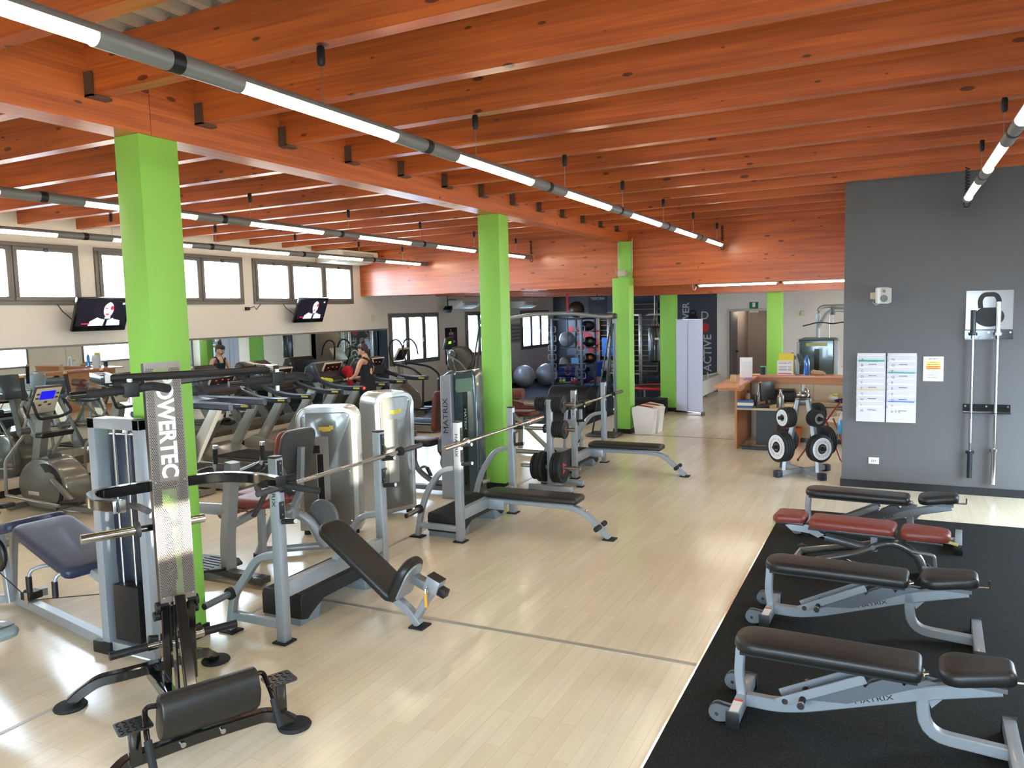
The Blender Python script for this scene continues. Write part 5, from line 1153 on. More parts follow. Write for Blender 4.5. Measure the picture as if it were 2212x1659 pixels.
# ================================================================= elliptical trainers
el_sil = mat('elliptical_shell', (116, 114, 104), .3, .35, coat=.6)
def elliptical(label, loc, rz=0):
    e = thing('elliptical_trainer', label, 'elliptical trainer', loc, rz, 'elliptical trainers along the mirror')
    # drive housing: round shell with dark slots
    m = MB(); P = [(.46*cos(a)+.0, .30+.34*sin(a)) for a in [2*pi*k/30 for k in range(30)]]; P = [(x, max(z, .06)) for x, z in P]
    m.prism(P, 'y', -.17, .17, bev=.05); h = m.build('drive_housing', el_sil, e)
    for s in (-1, 1):
        m = MB(); P2 = [(.10+.30*cos(a), .30+.30*sin(a)) for a in [rad(-60+12*k) for k in range(15)]]+[(.16+.18*cos(a), .30+.20*sin(a)) for a in [rad(108-12*k) for k in range(15)]]
        m.prism(P2, 'y', s*.172, s*.178); m.build('slot', blackm, h, smooth=False)
    m = MB(); m.bb(-.25, -.05, -.178, -.172, .20, .245, bev=.002); m.build('name_badge', mat('badge_silver', (190, 186, 170), .4), h)
    m = MB(); m.prism([(-.30, .52), (-.20, .62), (.02, .68), (.10, .60)], 'y', -.09, .09, bev=.02); m.build('top_cover', darkgrey, h)
    m = MB(); m.bar([(-.35, 0, .10), (-.30, 0, .5), (-.12, 0, 1.15)], .14, .10, fil=.2, upv=(0, 1, 0)); m.bar([(-.5, 0, .05), (1.25, 0, .05)], .09, .06); m.bar([(-.5, -.28, .04), (-.5, .28, .04)], .07, .06); m.bar([(1.25, -.25, .04), (1.25, .25, .04)], .07, .06); m.build('frame', el_sil, e)
    T = Matrix.Translation((-.06, 0, 1.33)) @ Matrix.Rotation(rad(32), 4, 'Y')
    m = MB(T); m.bb(-.04, .0, -.17, .17, -.20, .20, bev=.02); c = m.build('console', darkgrey, e)
    m = MB(T); m.bb(.0, .008, -.155, .155, -.18, .18, bev=.006); m.build('console_face', beige, c)
    m = MB(T); m.bb(.008, .010, -.09, .09, .02, .14); m.build('display', mat('blue_lcd', (20, 20, 170), .3, emit=(20, 20, 190), es=.6), c, smooth=False)
    m = MB(T)
    for (u, v) in ((-.12, .1), (-.12, .04), (.12, .1), (.12, .04), (-.06, -.06), (.06, -.06), (0, -.02)): m.bb(.008, .010, u-.02, u+.02, v-.012, v+.012)
    m.build('keys', darkgrey, c, smooth=False)
    m = MB(); m.tube([(-.0, -.20, 1.32), (.10, -.22, 1.18), (.02, -.14, 1.12), (.0, .14, 1.12), (.10, .22, 1.18), (.0, .20, 1.32)], .018, n=10, fil=.05); m.build('fixed_grip', rubber, e)
    m = MB(); m.prism([(-.02, .90), (.12, .90), (.16, .96), (-.0, .96)], 'y', -.20, .20, bev=.02); m.build('bottle_tray', blackm, e)
    for s in (-1, 1):
        m = MB(); m.tube([(-.12, s*.26, 1.0), (-.02, s*.27, 1.12), (-.10, s*.28, 1.28), (-.02, s*.28, 1.36)], .017, n=10, fil=.06); m.tube([(-.12, s*.26, 1.0), (-.10, s*.26, .95), (-.45, s*.30, .62), (-.48, s*.30, .20)], .019, n=10, fil=.08); a = m.build('swing_arm', tm_grey, e)
        m = MB(); m.tube([(-.02, s*.28, 1.36), (-.02, s*.28, 1.42), (-.05, s*.27, 1.62)], .024, n=12, fil=.04); g = m.build('arm_grip', rubber, a)
        m = MB(); m.ell((-.055, s*.27, 1.63), .024); m.build('grip_button', mat('grip_cap_orange', (176, 130, 70), .5), g)
        m = MB(); m.cyl((-.12, s*.19, .99), (-.12, s*.31, .99), .045, n=16); m.build('arm_joint', darkgrey, a)
        m = MB(); m.tube([(-.48, s*.30, .20), (.45, s*.27, .14 if s < 0 else .24)], .02, n=10); m.build('pedal_link', tm_grey, e)
        m = MB(); m.pad(rrect(.38, .15, .04), .05, R=rotm(0, -6, 0), o=(.66, s*.22, .17 if s < 0 else .27), e=.015); m.build('pedal', blackm, e)
        m = MB(); m.tube([(.25, s*.19, .42), (.62, s*.22, .20)], .035, n=12); m.build('crank_arm', el_sil, e)
    return e
EL = elliptical('elliptical trainer with the blue display, in the middle of the three by the mirror', (-9.10, 5.98, 0))
dup(EL, 'elliptical trainer partly hidden behind the silver leg curl frame', (-9.15, 7.05, 0))
dup(EL, 'elliptical trainer cut off by the picture edge beside the mirror', (-9.35, 4.85, 0))
# stepper with loop handles, and the disc-shaped trainer by the low windows
e = thing('stepper', 'stepper with tall looped handlebars in front of the first low window', 'stepper', (-9.55, 14.15, 0))
m = MB(); m.prism([(-.2, .05), (-.25, .5), (0, .8), (.3, .55), (.45, .05)], 'y', -.22, .22, bev=.04); m.build('housing', el_sil, e)
m = MB(); m.bar([(0, 0, .6), (-.05, 0, 1.25)], .10, .08, upv=(0, 1, 0)); m.bar([(-.3, 0, .04), (.6, 0, .04)], .3, .05); m.build('mast', tm_grey, e)
m = MB(Matrix.Translation((0, 0, 1.40)) @ Matrix.Rotation(rad(32), 4, 'Y')); m.bb(-.02, .02, -.20, .20, -.16, .16, bev=.01); c = m.build('console', beige, e); m = MB(Matrix.Translation((0, 0, 1.40)) @ Matrix.Rotation(rad(32), 4, 'Y')); m.bb(.02, .023, -.17, .17, -.13, .13); m.build('display', panel, c, smooth=False)
for s in (-1, 1):
    m = MB(); m.tube([(-.02, s*.22, 1.15), (-.12, s*.28, 1.45), (-.10, s*.26, 1.68), (.08, s*.24, 1.74), (.22, s*.26, 1.60), (.25, s*.28, 1.38)], .018, n=10, fil=.10); m.tube([(.0, s*.24, 1.2), (.5, s*.33, 1.12), (.75, s*.33, .95), (.72, s*.33, .3)], .022, n=10, fil=.12); m.build('handlebar', rubber, e)
    m = MB(); m.bb(.35, .75, s*.16-.08, s*.16+.08, .22, .27, bev=.02); m.build('pedal', blackm, e)
e = thing('arm_trainer', 'tall upper body trainer with round drive disc and green lit display by the low windows', 'arm trainer', (-9.1, 15.6, 0))
m = MB(); m.prism([(-.35, .02), (-.35, .75), (.0, .95), (.35, .9), (.42, .3), (.5, .02)], 'y', -.2, .2, bev=.05); m.build('housing', mat('trainer_olive', (92, 88, 74), .35, .2, coat=.4), e)
m = MB(); m.lathe([(0, -.12), (.28, -.12), (.33, -.07), (.33, .07), (.28, .12), (0, .12)], (.2, 0, 1.18), axis='y', n=32); m.build('drive_disc', mat('trainer_olive', (92, 88, 74), .35), e)
m = MB(); m.lathe([(.085, -.02), (.11, -.02), (.11, .02), (.085, .02)], (.06, -.17, 1.32), axis='y', n=24, hollow=True); m.bar([(.06, -.18, 1.30), (.18, -.20, .95)], .03, .03, upv=(0, 1, 0)); m.build('crank', chrome, e)
m = MB(Matrix.Translation((-.12, 0, 1.56)) @ Matrix.Rotation(rad(15), 4, 'Y')); m.pad(rrect(.06, .34, .02), .28, o=(0, 0, -.14), e=.03); c = m.build('console', darkgrey, e); m = MB(Matrix.Translation((-.12, 0, 1.56)) @ Matrix.Rotation(rad(15), 4, 'Y')); m.bb(.031, .034, -.06, .06, .0, .06); m.build('display', mat('green_lcd', (120, 170, 40), .3, emit=(140, 200, 50), es=.9), c, smooth=False)
m = MB(); m.bar([(-.1, 0, .95), (-.12, 0, 1.45)], .08, .06, upv=(0, 1, 0)); m.build('console_post', darkgrey, e)
m = MB(); m.tube([(.6, -.25, .25), (.55, -.28, .9), (.35, -.28, 1.15), (.0, -.25, 1.3)], .02, n=10, fil=.12); m.tube([(.9, .2, .1), (.85, .2, .6), (.5, .2, .7)], .025, n=10, fil=.1); m.build('side_tubes', champ, e)
m = MB(); m.pad(rrect(.35, .3, .08), .06, o=(.95, 0, .68), e=.02); m.build('seat', blackm, e); m = MB(); m.bar([(.95, 0, .68), (.9, 0, .06)], .07, .07, upv=(1, 0, 0)); m.bb(.2, 1.2, -.06, .06, .02, .08); m.build('seat_post', darkgrey, e)

# ================================================================= people
skin = mat('skin', (206, 152, 124), .55); hair_m = mat('dark_brown_hair', (52, 30, 24), .5, bump=.4, bscale=90)
def body(name, verts, edges, m, parent, sub=2):
    """one continuous skinned surface: verts = [(x,y,z,rx,ry)]; first vertex is the root"""
    me = bpy.data.meshes.new(name); me.from_pydata([v[:3] for v in verts], edges, [])
    o = bpy.data.objects.new(name, me); COL.objects.link(o); o.parent = parent
    sk = o.modifiers.new('skin', 'SKIN'); sk.branch_smoothing = .4
    for i, v in enumerate(verts):
        me.skin_vertices[0].data[i].radius = (v[3], v[4]); me.skin_vertices[0].data[i].use_root = (i == 0)
    s = o.modifiers.new('subd', 'SUBSURF'); s.levels = sub; s.render_levels = sub
    me.materials.append(m)
    return o
def chain(vs, es, start, pts):
    prev = start
    for p in pts: vs.append(p); es.append((prev, len(vs)-1)); prev = len(vs)-1
    return prev
# the woman, facing -x, looking down at the console
e = thing('person', 'person in black racerback top and leggings standing on a treadmill, arms on the console', 'person', (-8.56, 11.58, .182), 0)
vs = [(0, 0, .80, .13, .155)]; es = []
ch = chain(vs, es, 0, [(-.005, 0, .93, .098, .125), (-.01, 0, 1.06, .095, .12), (-.015, 0, 1.18, .095, .135), (-.02, 0, 1.27, .06, .075)])
nk = chain(vs, es, ch, [(-.035, 0, 1.335, .05, .05), (-.055, 0, 1.40, .052, .05)])
for s in (-1, 1):
    sh = chain(vs, es, ch, [(-.015, s*.15, 1.255, .048, .048)])
    el = chain(vs, es, sh, [(-.03, s*.205, 1.16, .042, .042), (-.07, s*.235, 1.02, .035, .035)])
    wr = chain(vs, es, el, [(-.17, s*.21, .95, .031, .031), (-.28, s*.16, .935, .023, .021)])
    chain(vs, es, wr, [(-.33, s*.145, .93, .026, .017), (-.365, s*.14, .925, .024, .014)])
    kn = chain(vs, es, 0, [(-.005, s*.085, .68, .088, .088), (.0, s*.09, .46, .058, .058)])
    an = chain(vs, es, kn, [(.01, s*.09, .30, .052, .05), (.02, s*.09, .07, .03, .03)])
    chain(vs, es, an, [(-.05, s*.095, .03, .03, .028), (-.13, s*.10, .022, .026, .018)])
wb = body('body', vs, es, skin, e)
# fingers and thumbs
for s in (-1, 1):
    fv = []; fe = []
    for k in range(4):
        y = s*.14+(k-1.5)*.0165; L = (.052, .062, .058, .044)[k]
        i = len(fv); fv.append((-.36, y, .924, .008, .008)); chain(fv, fe, i, [(-.36-L*.45, y, .926, .0075, .0075), (-.36-L*.85, y, .912, .0068, .0068), (-.36-L, y, .897, .0058, .0058)])
    i = len(fv); fv.append((-.33, s*.14-s*.018, .926, .0095, .0095)); chain(fv, fe, i, [(-.352, s*.14-s*.045, .922, .009, .009), (-.376, s*.14-s*.052, .914, .0075, .0075)])
    f = body('fingers', fv, fe, skin, wb, 1)
    for i in range(0, len(fv)): f.data.skin_vertices[0].data[i].use_root = i in (0, 4, 8, 12, 16)
# head with face
hd = Matrix.Translation((-.075, 0, 1.455)) @ Matrix.Rotation(rad(-24), 4, 'Y')
m = MB(hd); m.ell((0, 0, 0), (.092, .072, .108), n=24, m=16)
m.ell((-.052, 0, -.058), (.035, .04, .042)); m.ell((-.092, 0, -.005), (.016, .011, .022), 10, 8)
for s in (-1, 1): m.ell((.0, s*.073, -.005), (.016, .007, .028), 10, 8); m.ell((-.070, s*.032, -.03), (.024, .024, .026), 10, 8)
m.build('head', skin, wb)
m = MB(hd); 
for s in (-1, 1): m.ell((-.083, s*.030, .014), (.007, .012, .005), 8, 6)
m.build('eyes', mat('eye_dark', (40, 30, 28), .3), wb)
m = MB(hd); m.ell((-.088, 0, -.052), (.007, .021, .007), 10, 6); m.build('lips', mat('lips', (170, 90, 84), .4), wb)
m = MB(hd)
for s in (-1, 1): m.bar([(-.088, s*.015, .035), (-.086, s*.045, .036)], .004, .006)
m.build('eyebrows', hair_m, wb)
m = MB(hd); m.ell((.022, 0, .022), (.090, .079, .098), n=24, m=14); m.ell((-.02, 0, .062), (.075, .068, .052), 18, 10); m.ell((.06, 0, -.05), (.045, .05, .05), 14, 8)
m.ell((.055, 0, .125), (.045, .042, .042), 16, 10); m.ell((.07, .012, .165), (.022, .02, .035), 12, 8); m.ell((.05, -.02, .16), (.015, .015, .03), 10, 8)
m.build('hair', hair_m, wb)
# clothes
blk = mat('black_jersey', (20, 21, 24), .75)
def tubebody(rings, n=24): return [[(cx+rx*cos(2*pi*k/n), cy+ry*sin(2*pi*k/n), z) for k in range(n)] for cx, cy, z, rx, ry in rings]
m = MB(); m.rings(tubebody([(0, 0, .70, .135, .182), (.0, 0, .80, .138, .176), (-.003, 0, .92, .11, .145), (-.01, 0, 1.04, .104, .138), (-.015, 0, 1.13, .108, .148), (-.016, 0, 1.19, .098, .128)]), cap=False)
m.build('vest', blk, wb)
m = MB()
for s in (-1, 1): m.bar([(.088, s*.10, 1.17), (.080, s*.03, 1.235), (.058, s*.055, 1.285), (-.02, s*.085, 1.318), (-.085, s*.075, 1.25), (-.105, s*.07, 1.16)], .05, .012, upv=(1, 0, .3))
m.bar([(.088, 0, 1.12), (.090, 0, 1.20), (.07, 0, 1.27)], .07, .012, upv=(1, 0, 0)); m.build('racerback_straps', blk, wb)
m = MB()
for s in (-1, 1): m.rings(tubebody([(.018, s*.09, .09, .036, .036), (.012, s*.09, .30, .062, .060), (.002, s*.09, .46, .068, .068), (-.004, s*.088, .66, .098, .095), (0, s*.05, .80, .135, .11)], 20), cap=False)
m.build('leggings', mat('black_leggings', (14, 14, 16), .7), wb)
m = MB()
for s in (-1, 1): m.ell((-.045, s*.097, .035), (.12, .045, .038), 16, 8)
m.build('shoes', darkgrey, wb)
m = MB(); m.lathe([(.026, -.008), (.031, -.008), (.031, .008), (.026, .008)], (0, 0, 0), n=18, hollow=True); o = m.build('wristband', blackm, wb); o.location = (-.265, -.165, .936); o.rotation_euler = (0, rad(90), rad(-20))
e = thing('towel', 'yellow green towel lying on the treadmill console beside the person', 'towel', (-9.30, 11.30, 1.06))
m = MB(); m.ell((0, 0, .03), (.10, .13, .05)); m.ell((.06, .05, .02), (.08, .07, .05)); m.ell((.0, -.08, .05), (.06, .05, .05)); m.build('cloth', mat('lime_cloth', (190, 196, 60), .9, bump=.6, bscale=30), e)
e = thing('jacket', 'red jacket hung over the treadmill console beside the person', 'jacket', (-9.22, 11.86, 1.10))
m = MB(); m.ell((0, 0, .12), (.10, .12, .10)); m.ell((.08, -.05, .02), (.06, .08, .16)); m.ell((.14, -.1, -.08), (.04, .05, .14)); m.build('cloth', mat('red_cloth', (176, 24, 34), .85, bump=.6, bscale=20), e)
# ================================================================= reception counter (L-shaped)
lam = mat('beech_laminate', (196, 176, 146), .5, noise=.04, nscale=6); lam_e = mat('beech_edge', (186, 124, 78), .45); cnt = mat('counter_top_orange', (206, 132, 88), .3, coat=.2, noise=.03, nscale=4)
e = thing('reception_counter', 'pale beech reception counter with raised orange brown top and desk level inside', 'counter', (-2.25, 12.6, 0))
def cbox(nm, m_, *a, bev=.003, par=None):
    return MB().bb(*a, bev=bev).build(nm, m_, par or e, smooth=False)
cbox('end_panel', lam_e, 0, .03, 0, 1.45, 0, 1.03)            # outer side panel, left
cbox('outer_front', lam, 0.03, 1.9, 1.40, 1.43, 0, 1.06)
# raised tops
m = MB(); m.prism([(-.20, -.62), (.17, -.62), (.17, 1.30), (.0, 1.55), (-.20, 1.55)], 'z', 1.03, 1.065); m.build('raised_top', cnt, e, smooth=False)
m = MB(); m.prism([(.0, 1.22), (3.0, 1.22), (3.0, 1.52), (.0, 1.52)], 'z', 1.04, 1.075); m.build('raised_top', cnt, e, smooth=False)
cbox('top_fascia', lam_e, .10, 3.0, 1.24, 1.262, .93, 1.04)
cbox('back_panel', lam, .10, 3.0, 1.262, 1.28, .0, .93)
cbox('panel_joint', darkgrey, 1.05, 1.054, 1.258, 1.262, .66, .93, bev=0)
cbox('top_bracket', lam_e, -.17, .17, -.45, -.1, .97, 1.03)
# inner desk
m = MB(); m.prism([(.03, -.02), (.62, -.02), (.80, .30), (.80, 1.24), (.03, 1.24)], 'z', .63, .66); m.build('desk_top', lam, e, smooth=False)
m = MB(); m.bb(.80, 3.0, .86, 1.24, .63, .66); m.build('desk_top', lam, e, smooth=False)
cbox('modesty_panel', mat('slate_panel', (58, 64, 66), .5), .30, .62, .15, .18, .06, .62)
cbox('desk_foot_rail', blackm, .10, .66, .0, .06, .0, .05)
for k in range(3):
    c = cbox('cupboard', lam, .82+.42*k, 1.235+.42*k, .90, 1.24, .08, .63)
    cbox('cupboard_handle', darkgrey, 1.0+.42*k, 1.12+.42*k, .885, .90, .56, .57, par=c); cbox('lock', darkgrey, 1.19+.42*k-.04, 1.2+.42*k-.03, .893, .90, .45, .462, par=c)
cbox('plinth', darkgrey, .82, 2.1, .93, 1.24, 0, .08)
DX, DY = -2.25, 12.6
def item(nm, label, cat, x, y, z, rz=0, grp=None): return thing(nm, label, cat, (DX+x, DY+y, z), rz, grp)
Z1, Z2, ZD = 1.0652, 1.0752, .6602
# on the raised top
o = item('brochure_stand', 'white folded brochures standing on the corner of the reception top', 'brochures', .02, .9, Z1); m = MB(); m.bb(-.10, .10, -.012, .0, 0, .33); m.bb(-.10, .10, .02, .03, 0, .33); m.box((0, -.03, .13), (.14, .03, .26), R=rotm(8, 0, 4)); m.build('sheets', paper, o, smooth=False)
o = item('pencil_box', 'small wooden pencil box on the raised reception top', 'pen holder', -.02, -.05, Z1); m = MB(); m.bb(-.04, .04, -.04, .04, 0, .12, bev=.004); b = m.build('box', mat('box_wood', (190, 156, 104), .5), o); m = MB(); m.cyl((.0, 0, .1), (-.035, 0, .17), .004, n=6); m.cyl((.01, 0, .1), (.045, .01, .17), .004, n=6); m.build('pencils', blackm, b)
o = item('leaflet', 'purple leaflet lying flat on the reception top', 'leaflet', .11, .55, Z1); MB().bb(-.05, .05, -.15, .15, 0, .008).build('sheet', mat('purple_paper', (150, 110, 190), .6), o, smooth=False)
o = item('card', 'small pale card lying near the front end of the reception top', 'card', -.05, -.35, Z1); MB().bb(-.06, .06, -.08, .08, 0, .004).build('sheet', mat('cream_card', (206, 170, 130), .6), o, smooth=False)
o = item('stamp_holder', 'black and green round holder on the reception top', 'holder', .23, 1.35, Z2); m = MB(); m.cyl((0, 0, 0), (0, 0, .13), .05, n=18); b = m.build('body', blackm, o); m = MB(); m.cyl((0, 0, .13), (0, 0, .145), .045, n=18); m.build('green_ring', mat('neon_green', (70, 200, 90), .4), b)
o = item('notice_stand', 'clear stand with yellow and white printed sheets on the reception top', 'sign', .58, 1.38, Z2); m = MB(); m.bb(-.125, .125, 0, .006, 0, .24); w_ = m.build('white_sheet', paper, o, smooth=False); m = MB(); m.bb(-.10, .14, .012, .018, .02, .36); m.build('yellow_sheet', mat('yellow_sheet', (232, 206, 70), .7), o, smooth=False)
m = MB()
for z in (.21, .19, .13, .11, .09, .07): m.bb(-.10, .03, -.0012, 0, z, z+.006); m.bb(.05, .11, -.0012, 0, z, z+.006)
m.build('print', darkgrey, w_, smooth=False); m = MB(); m.bb(-.11, .11, -.0012, 0, .012, .026); m.build('red_line', mat('print_red', (180, 60, 60), .6), w_, smooth=False)
def bottle(nm, label, x, y, z, prof, m_, cap=None, rz=0, tilt=0):
    o = item(nm, label, 'bottle', x, y, z, rz); b = MB(rotm(0, tilt, 0)); b.lathe(prof, n=22); bb_ = b.build('body', m_, o)
    if cap: c = MB(rotm(0, tilt, 0)); c.lathe(cap[0], n=18); c.build('cap', cap[1], o)
    return o
blueb = mat('blue_bottle', (70, 130, 210), .15, trans=.5, coat=.5); clearb = mat('clear_bottle', (225, 228, 232), .1, trans=.6, coat=.5)
bottle('water_bottle', 'tall blue water bottle on the reception top', .93, 1.36, Z2, [(0, 0), (.042, .0), (.045, .02), (.042, .12), (.045, .2), (.035, .27), (.014, .315), (.012, .33), (0, .33)], blueb)
o = item('cloth', 'leopard spotted cloth bundle lying on the reception top', 'cloth', 1.10, 1.36, Z2)
m = MB(); m.ell((0, 0, .04), (.11, .07, .04)); m.ell((-.06, .02, .05), (.05, .05, .04)); m.ell((.05, -.02, .03), (.08, .05, .035)); 
lp = mat('leopard', (196, 166, 126), .9, bump=.4, bscale=30); nt = lp.node_tree; vo = nt.nodes.new('ShaderNodeTexVoronoi'); vo.inputs['Scale'].default_value = 45; crp = nt.nodes.new('ShaderNodeValToRGB'); crp.color_ramp.elements[0].position = .35; crp.color_ramp.elements[0].color = srgb(56, 38, 28); crp.color_ramp.elements[1].position = .45; crp.color_ramp.elements[1].color = srgb(206, 176, 136); nt.links.new(vo.outputs['Distance'], crp.inputs[0]); nt.links.new(crp.outputs[0], nt.nodes['Principled BSDF'].inputs['Base Color'])
m.build('bundle', lp, o)
o = item('phone', 'small dark phone lying on the reception top', 'phone', .80, 1.30, Z2); MB().bb(-.05, .05, -.03, .03, 0, .012, bev=.004).build('body', mat('phone_brown', (60, 36, 30), .3), o)
bottle('shaker', 'leaning small shaker with pale wooden lid on the reception top', 1.52, 1.36, Z2, [(0, 0), (.03, 0), (.034, .12), (.03, .14), (0, .14)], white, ([(0, .14), (.034, .14), (.036, .165), (0, .17)], mat('wood_lid', (214, 184, 130), .5)), tilt=-10)
bottle('water_bottle', 'clear plastic water bottle on the reception top', 1.66, 1.34, Z2, [(0, 0), (.036, 0), (.038, .1), (.034, .13), (.038, .16), (.03, .2), (.013, .235), (.013, .25), (0, .25)], clearb)
bottle('shaker', 'tall steel shaker with pale wooden lid on the reception top', 1.78, 1.42, Z2, [(0, 0), (.034, 0), (.036, .18), (0, .18)], steel, ([(0, .18), (.03, .18), (.034, .2), (.036, .235), (0, .24)], mat('wood_lid', (214, 184, 130), .5)))
# on the inner desk
o = item('monitor', 'black computer monitor standing on the inner reception desk', 'monitor', .42, .52, ZD, 70); m = MB(); m.box((0, 0, .22), (.46, .03, .30), R=rotm(-6, 0, 0), bev=.01); m.build('screen_casing', blackm, o); m = MB(); m.bb(-.12, .12, -.08, .08, 0, .015, bev=.005); m.bar([(0, .01, .01), (0, .02, .15)], .05, .02, upv=(0, 1, 0)); m.build('stand', blackm, o)
o = item('document_holder', 'white papers propped behind the monitor on the reception desk', 'papers', .25, .75, ZD); MB().box((0, 0, .17), (.02, .22, .33), R=rotm(0, 8, 0)).build('sheets', paper, o, smooth=False)
o = item('printer', 'black printer on the inner desk of the reception', 'printer', .60, 1.05, ZD); m = MB(); m.bb(-.19, .19, -.15, .13, 0, .17, bev=.02); m.bb(-.17, .17, -.12, .1, .17, .20, bev=.01); b = m.build('casing', blackm, o); m = MB(); m.bb(-.15, .15, -.17, -.14, .05, .06); m.bb(-.15, .15, -.17, -.14, .10, .11); m.build('trays', darkgrey, b)
o = item('steel_flask', 'brushed steel flask on the inner reception desk', 'flask', .66, .17, ZD); m = MB(); m.lathe([(0, 0), (.055, 0), (.058, .01), (.058, .16), (.05, .19), (.026, .22), (.024, .26), (.03, .265), (.03, .285), (0, .285)], n=26); m.build('body', steel, o)
o = item('sanitiser_bottle', 'grey bottle with dark blue cap beside the monitor', 'bottle', .15, .32, ZD); m = MB(); m.lathe([(0, 0), (.04, 0), (.04, .17), (.02, .2), (0, .2)]); m.build('body', mat('taupe_plastic', (150, 140, 128), .5), o); MB().lathe([(0, .2), (.02, .2), (.02, .25), (0, .25)]).build('cap', mat('navy', (24, 34, 90), .4), o)
o = item('speaker_box', 'small black box next to the grey bottle on the reception desk', 'speaker', .26, .30, ZD); MB().bb(-.03, .03, -.03, .03, 0, .17, bev=.008).build('casing', blackm, o)
o = item('tissue_box', 'blue and cream striped box at the front of the inner reception desk', 'box', .16, .02, ZD)
MB().bb(-.12, .12, -.06, .06, 0, .04, bev=.004).build('lower_band', mat('box_blue', (60, 96, 150), .5), o); MB().bb(-.119, .119, -.059, .059, .04, .085).build('middle_band', mat('box_cream', (226, 216, 190), .5), o); MB().bb(-.12, .12, -.06, .06, .085, .12, bev=.004).build('upper_band', mat('box_blue', (60, 96, 150), .5), o)
o = item('card_reader', 'black tray with a card reader at the front of the inner desk', 'tray', .40, .10, ZD, 15); m = MB(); m.bb(-.1, .1, -.08, .08, 0, .04, bev=.01); m.build('tray', blackm, o)
o = item('desk_phone', 'dark grey desk telephone in front of the printer', 'telephone', .56, .72, ZD, -20); m = MB(); m.prism([(-.1, 0), (-.1, .07), (.1, .02), (.1, 0)], 'x', -.09, .09, bev=.006); b = m.build('base', darkgrey, o); m = MB(); m.tube([(-.07, -.09, .09), (-.07, 0, .10), (-.07, .09, .06)], .02, n=10); m.build('receiver', blackm, b)
o = item('pen_holder', 'black mesh pen holder on the long inner desk', 'pen holder', .98, 1.02, ZD); m = MB(); m.cyl((0, 0, 0), (0, 0, .11), .04, n=16); b = m.build('cup', blackm, o); m = MB(); m.cyl((0, 0, .08), (.03, 0, .19), .005, n=6); m.cyl((0, 0, .08), (-.03, .01, .2), .005, n=6); m.cyl((0, 0, .08), (0, .02, .19), .005, n=6); m.build('pens', mat('violet_pen', (90, 70, 170), .4), b)
o = item('organiser', 'black box next to the mesh pen holder', 'box', .86, 1.05, ZD); MB().bb(-.05, .05, -.05, .05, 0, .07, bev=.01).build('body', blackm, o)
o = item('paper_sheet', 'cream paper sheet lying on the corner of the inner desk', 'paper', .70, .52, ZD); MB().bb(-.12, .12, -.15, .15, 0, .003).build('sheet', mat('cream_paper', (222, 206, 172), .7), o, smooth=False)
o = item('bag', 'dark blue and teal pouch on the long inner desk', 'bag', 1.52, 1.02, ZD); m = MB(); m.ell((0, 0, .035), (.13, .08, .035)); b = m.build('pouch', mat('pouch_blue', (26, 40, 96), .7), o); m = MB(); m.ell((.06, 0, .08), (.08, .05, .03)); m.build('teal_part', mat('teal_cloth', (30, 130, 136), .7), b)
o = item('cap', 'white and yellow cap on the long inner desk', 'cap', 1.36, 1.10, ZD); m = MB(); m.ell((0, 0, .06), (.08, .08, .07)); b = m.build('crown', white, o); m = MB(); m.ell((.03, -.02, .12), (.05, .05, .03)); m.build('yellow_top', mat('lime_cloth2', (190, 200, 90), .6), b)
o = item('paper_sheet', 'white papers at the partition end of the inner desk', 'paper', 2.06, .98, ZD); MB().bb(-.2, .2, -.08, .08, 0, .012).build('sheet', paper, o, smooth=False)
o = item('bag', 'dark red and black bag at the partition end of the inner desk', 'bag', 2.02, 1.15, ZD); m = MB(); m.ell((0, 0, .09), (.14, .08, .09)); m.build('bag_body', mat('dark_red_cloth', (60, 24, 32), .7), o)
o = item('waste_basket', 'orange waste basket under the reception desk', 'basket', .80, .55, 0); m = MB(); m.lathe([(0, 0), (.11, 0), (.14, .28), (.15, .28), (.15, .30), (.13, .30), (.10, .02), (0, .02)], n=24); m.build('body', mat('orange_bin', (206, 100, 40), .45), o)
# office chair (blue back) and the red folding frame with a spray bottle
o = item('chair', 'visitor chair with navy back and white seat behind the weight plate stand', 'chair', 1.50, .45, 0, -35)
m = MB(); m.pad(rrect(.42, .42, .08), .04, o=(0, 0, .44)); m.build('seat', white, o); m = MB(); m.pad(rrect(.40, .42, .10), .035, R=Matrix.Rotation(rad(-80), 4, 'Y'), o=(.24, 0, .70)); m.build('backrest', mat('navy_back', (36, 36, 76), .6), o)
for sx in (-.17, .19):
    for sy in (-.19, .19): MB().tube([(sx*.9, sy*.9, .44), (sx*1.25, sy*1.15, .02)], .011, n=8).build('leg', mat('worn_steel', (96, 90, 84), .4, .8), o); 
MB().tube([(.17, -.2, .45), (.25, -.2, .7), (-.1, -.22, .66)], .011, n=8, fil=.05).build('armrest', darkgrey, o)
o = item('folding_frame', 'red tubular folding frame leaning open behind the weight plate stand', 'frame', 1.35, -.75, 0)
rt_ = mat('red_tube', (140, 24, 26), .35, coat=.4); m = MB(); m.tube([(.0, .1, .85), (-.22, -.1, .02)], .012, n=10); m.tube([(.22, .1, .85), (-.02, -.1, .38), (-.22, -.12, .02)], .001, n=6)
m = MB(); m.tube([(-.33, .05, .02), (.22, .25, .86)], .012, n=10); m.tube([(.02, .25, .60), (.24, .05, .04), (.30, -.10, .02), (.34, .0, .1), (.12, .3, .6)], .012, n=10, fil=.03); m.build('tubes', rt_, o)
MB().cyl((-.33, .05, .0), (-.33, .05, .03), .016, n=10).build('foot', blackm, o)
o = item('spray_bottle', 'spray bottle with light blue liquid hooked on the red frame', 'bottle', 1.58, -.56, .40)
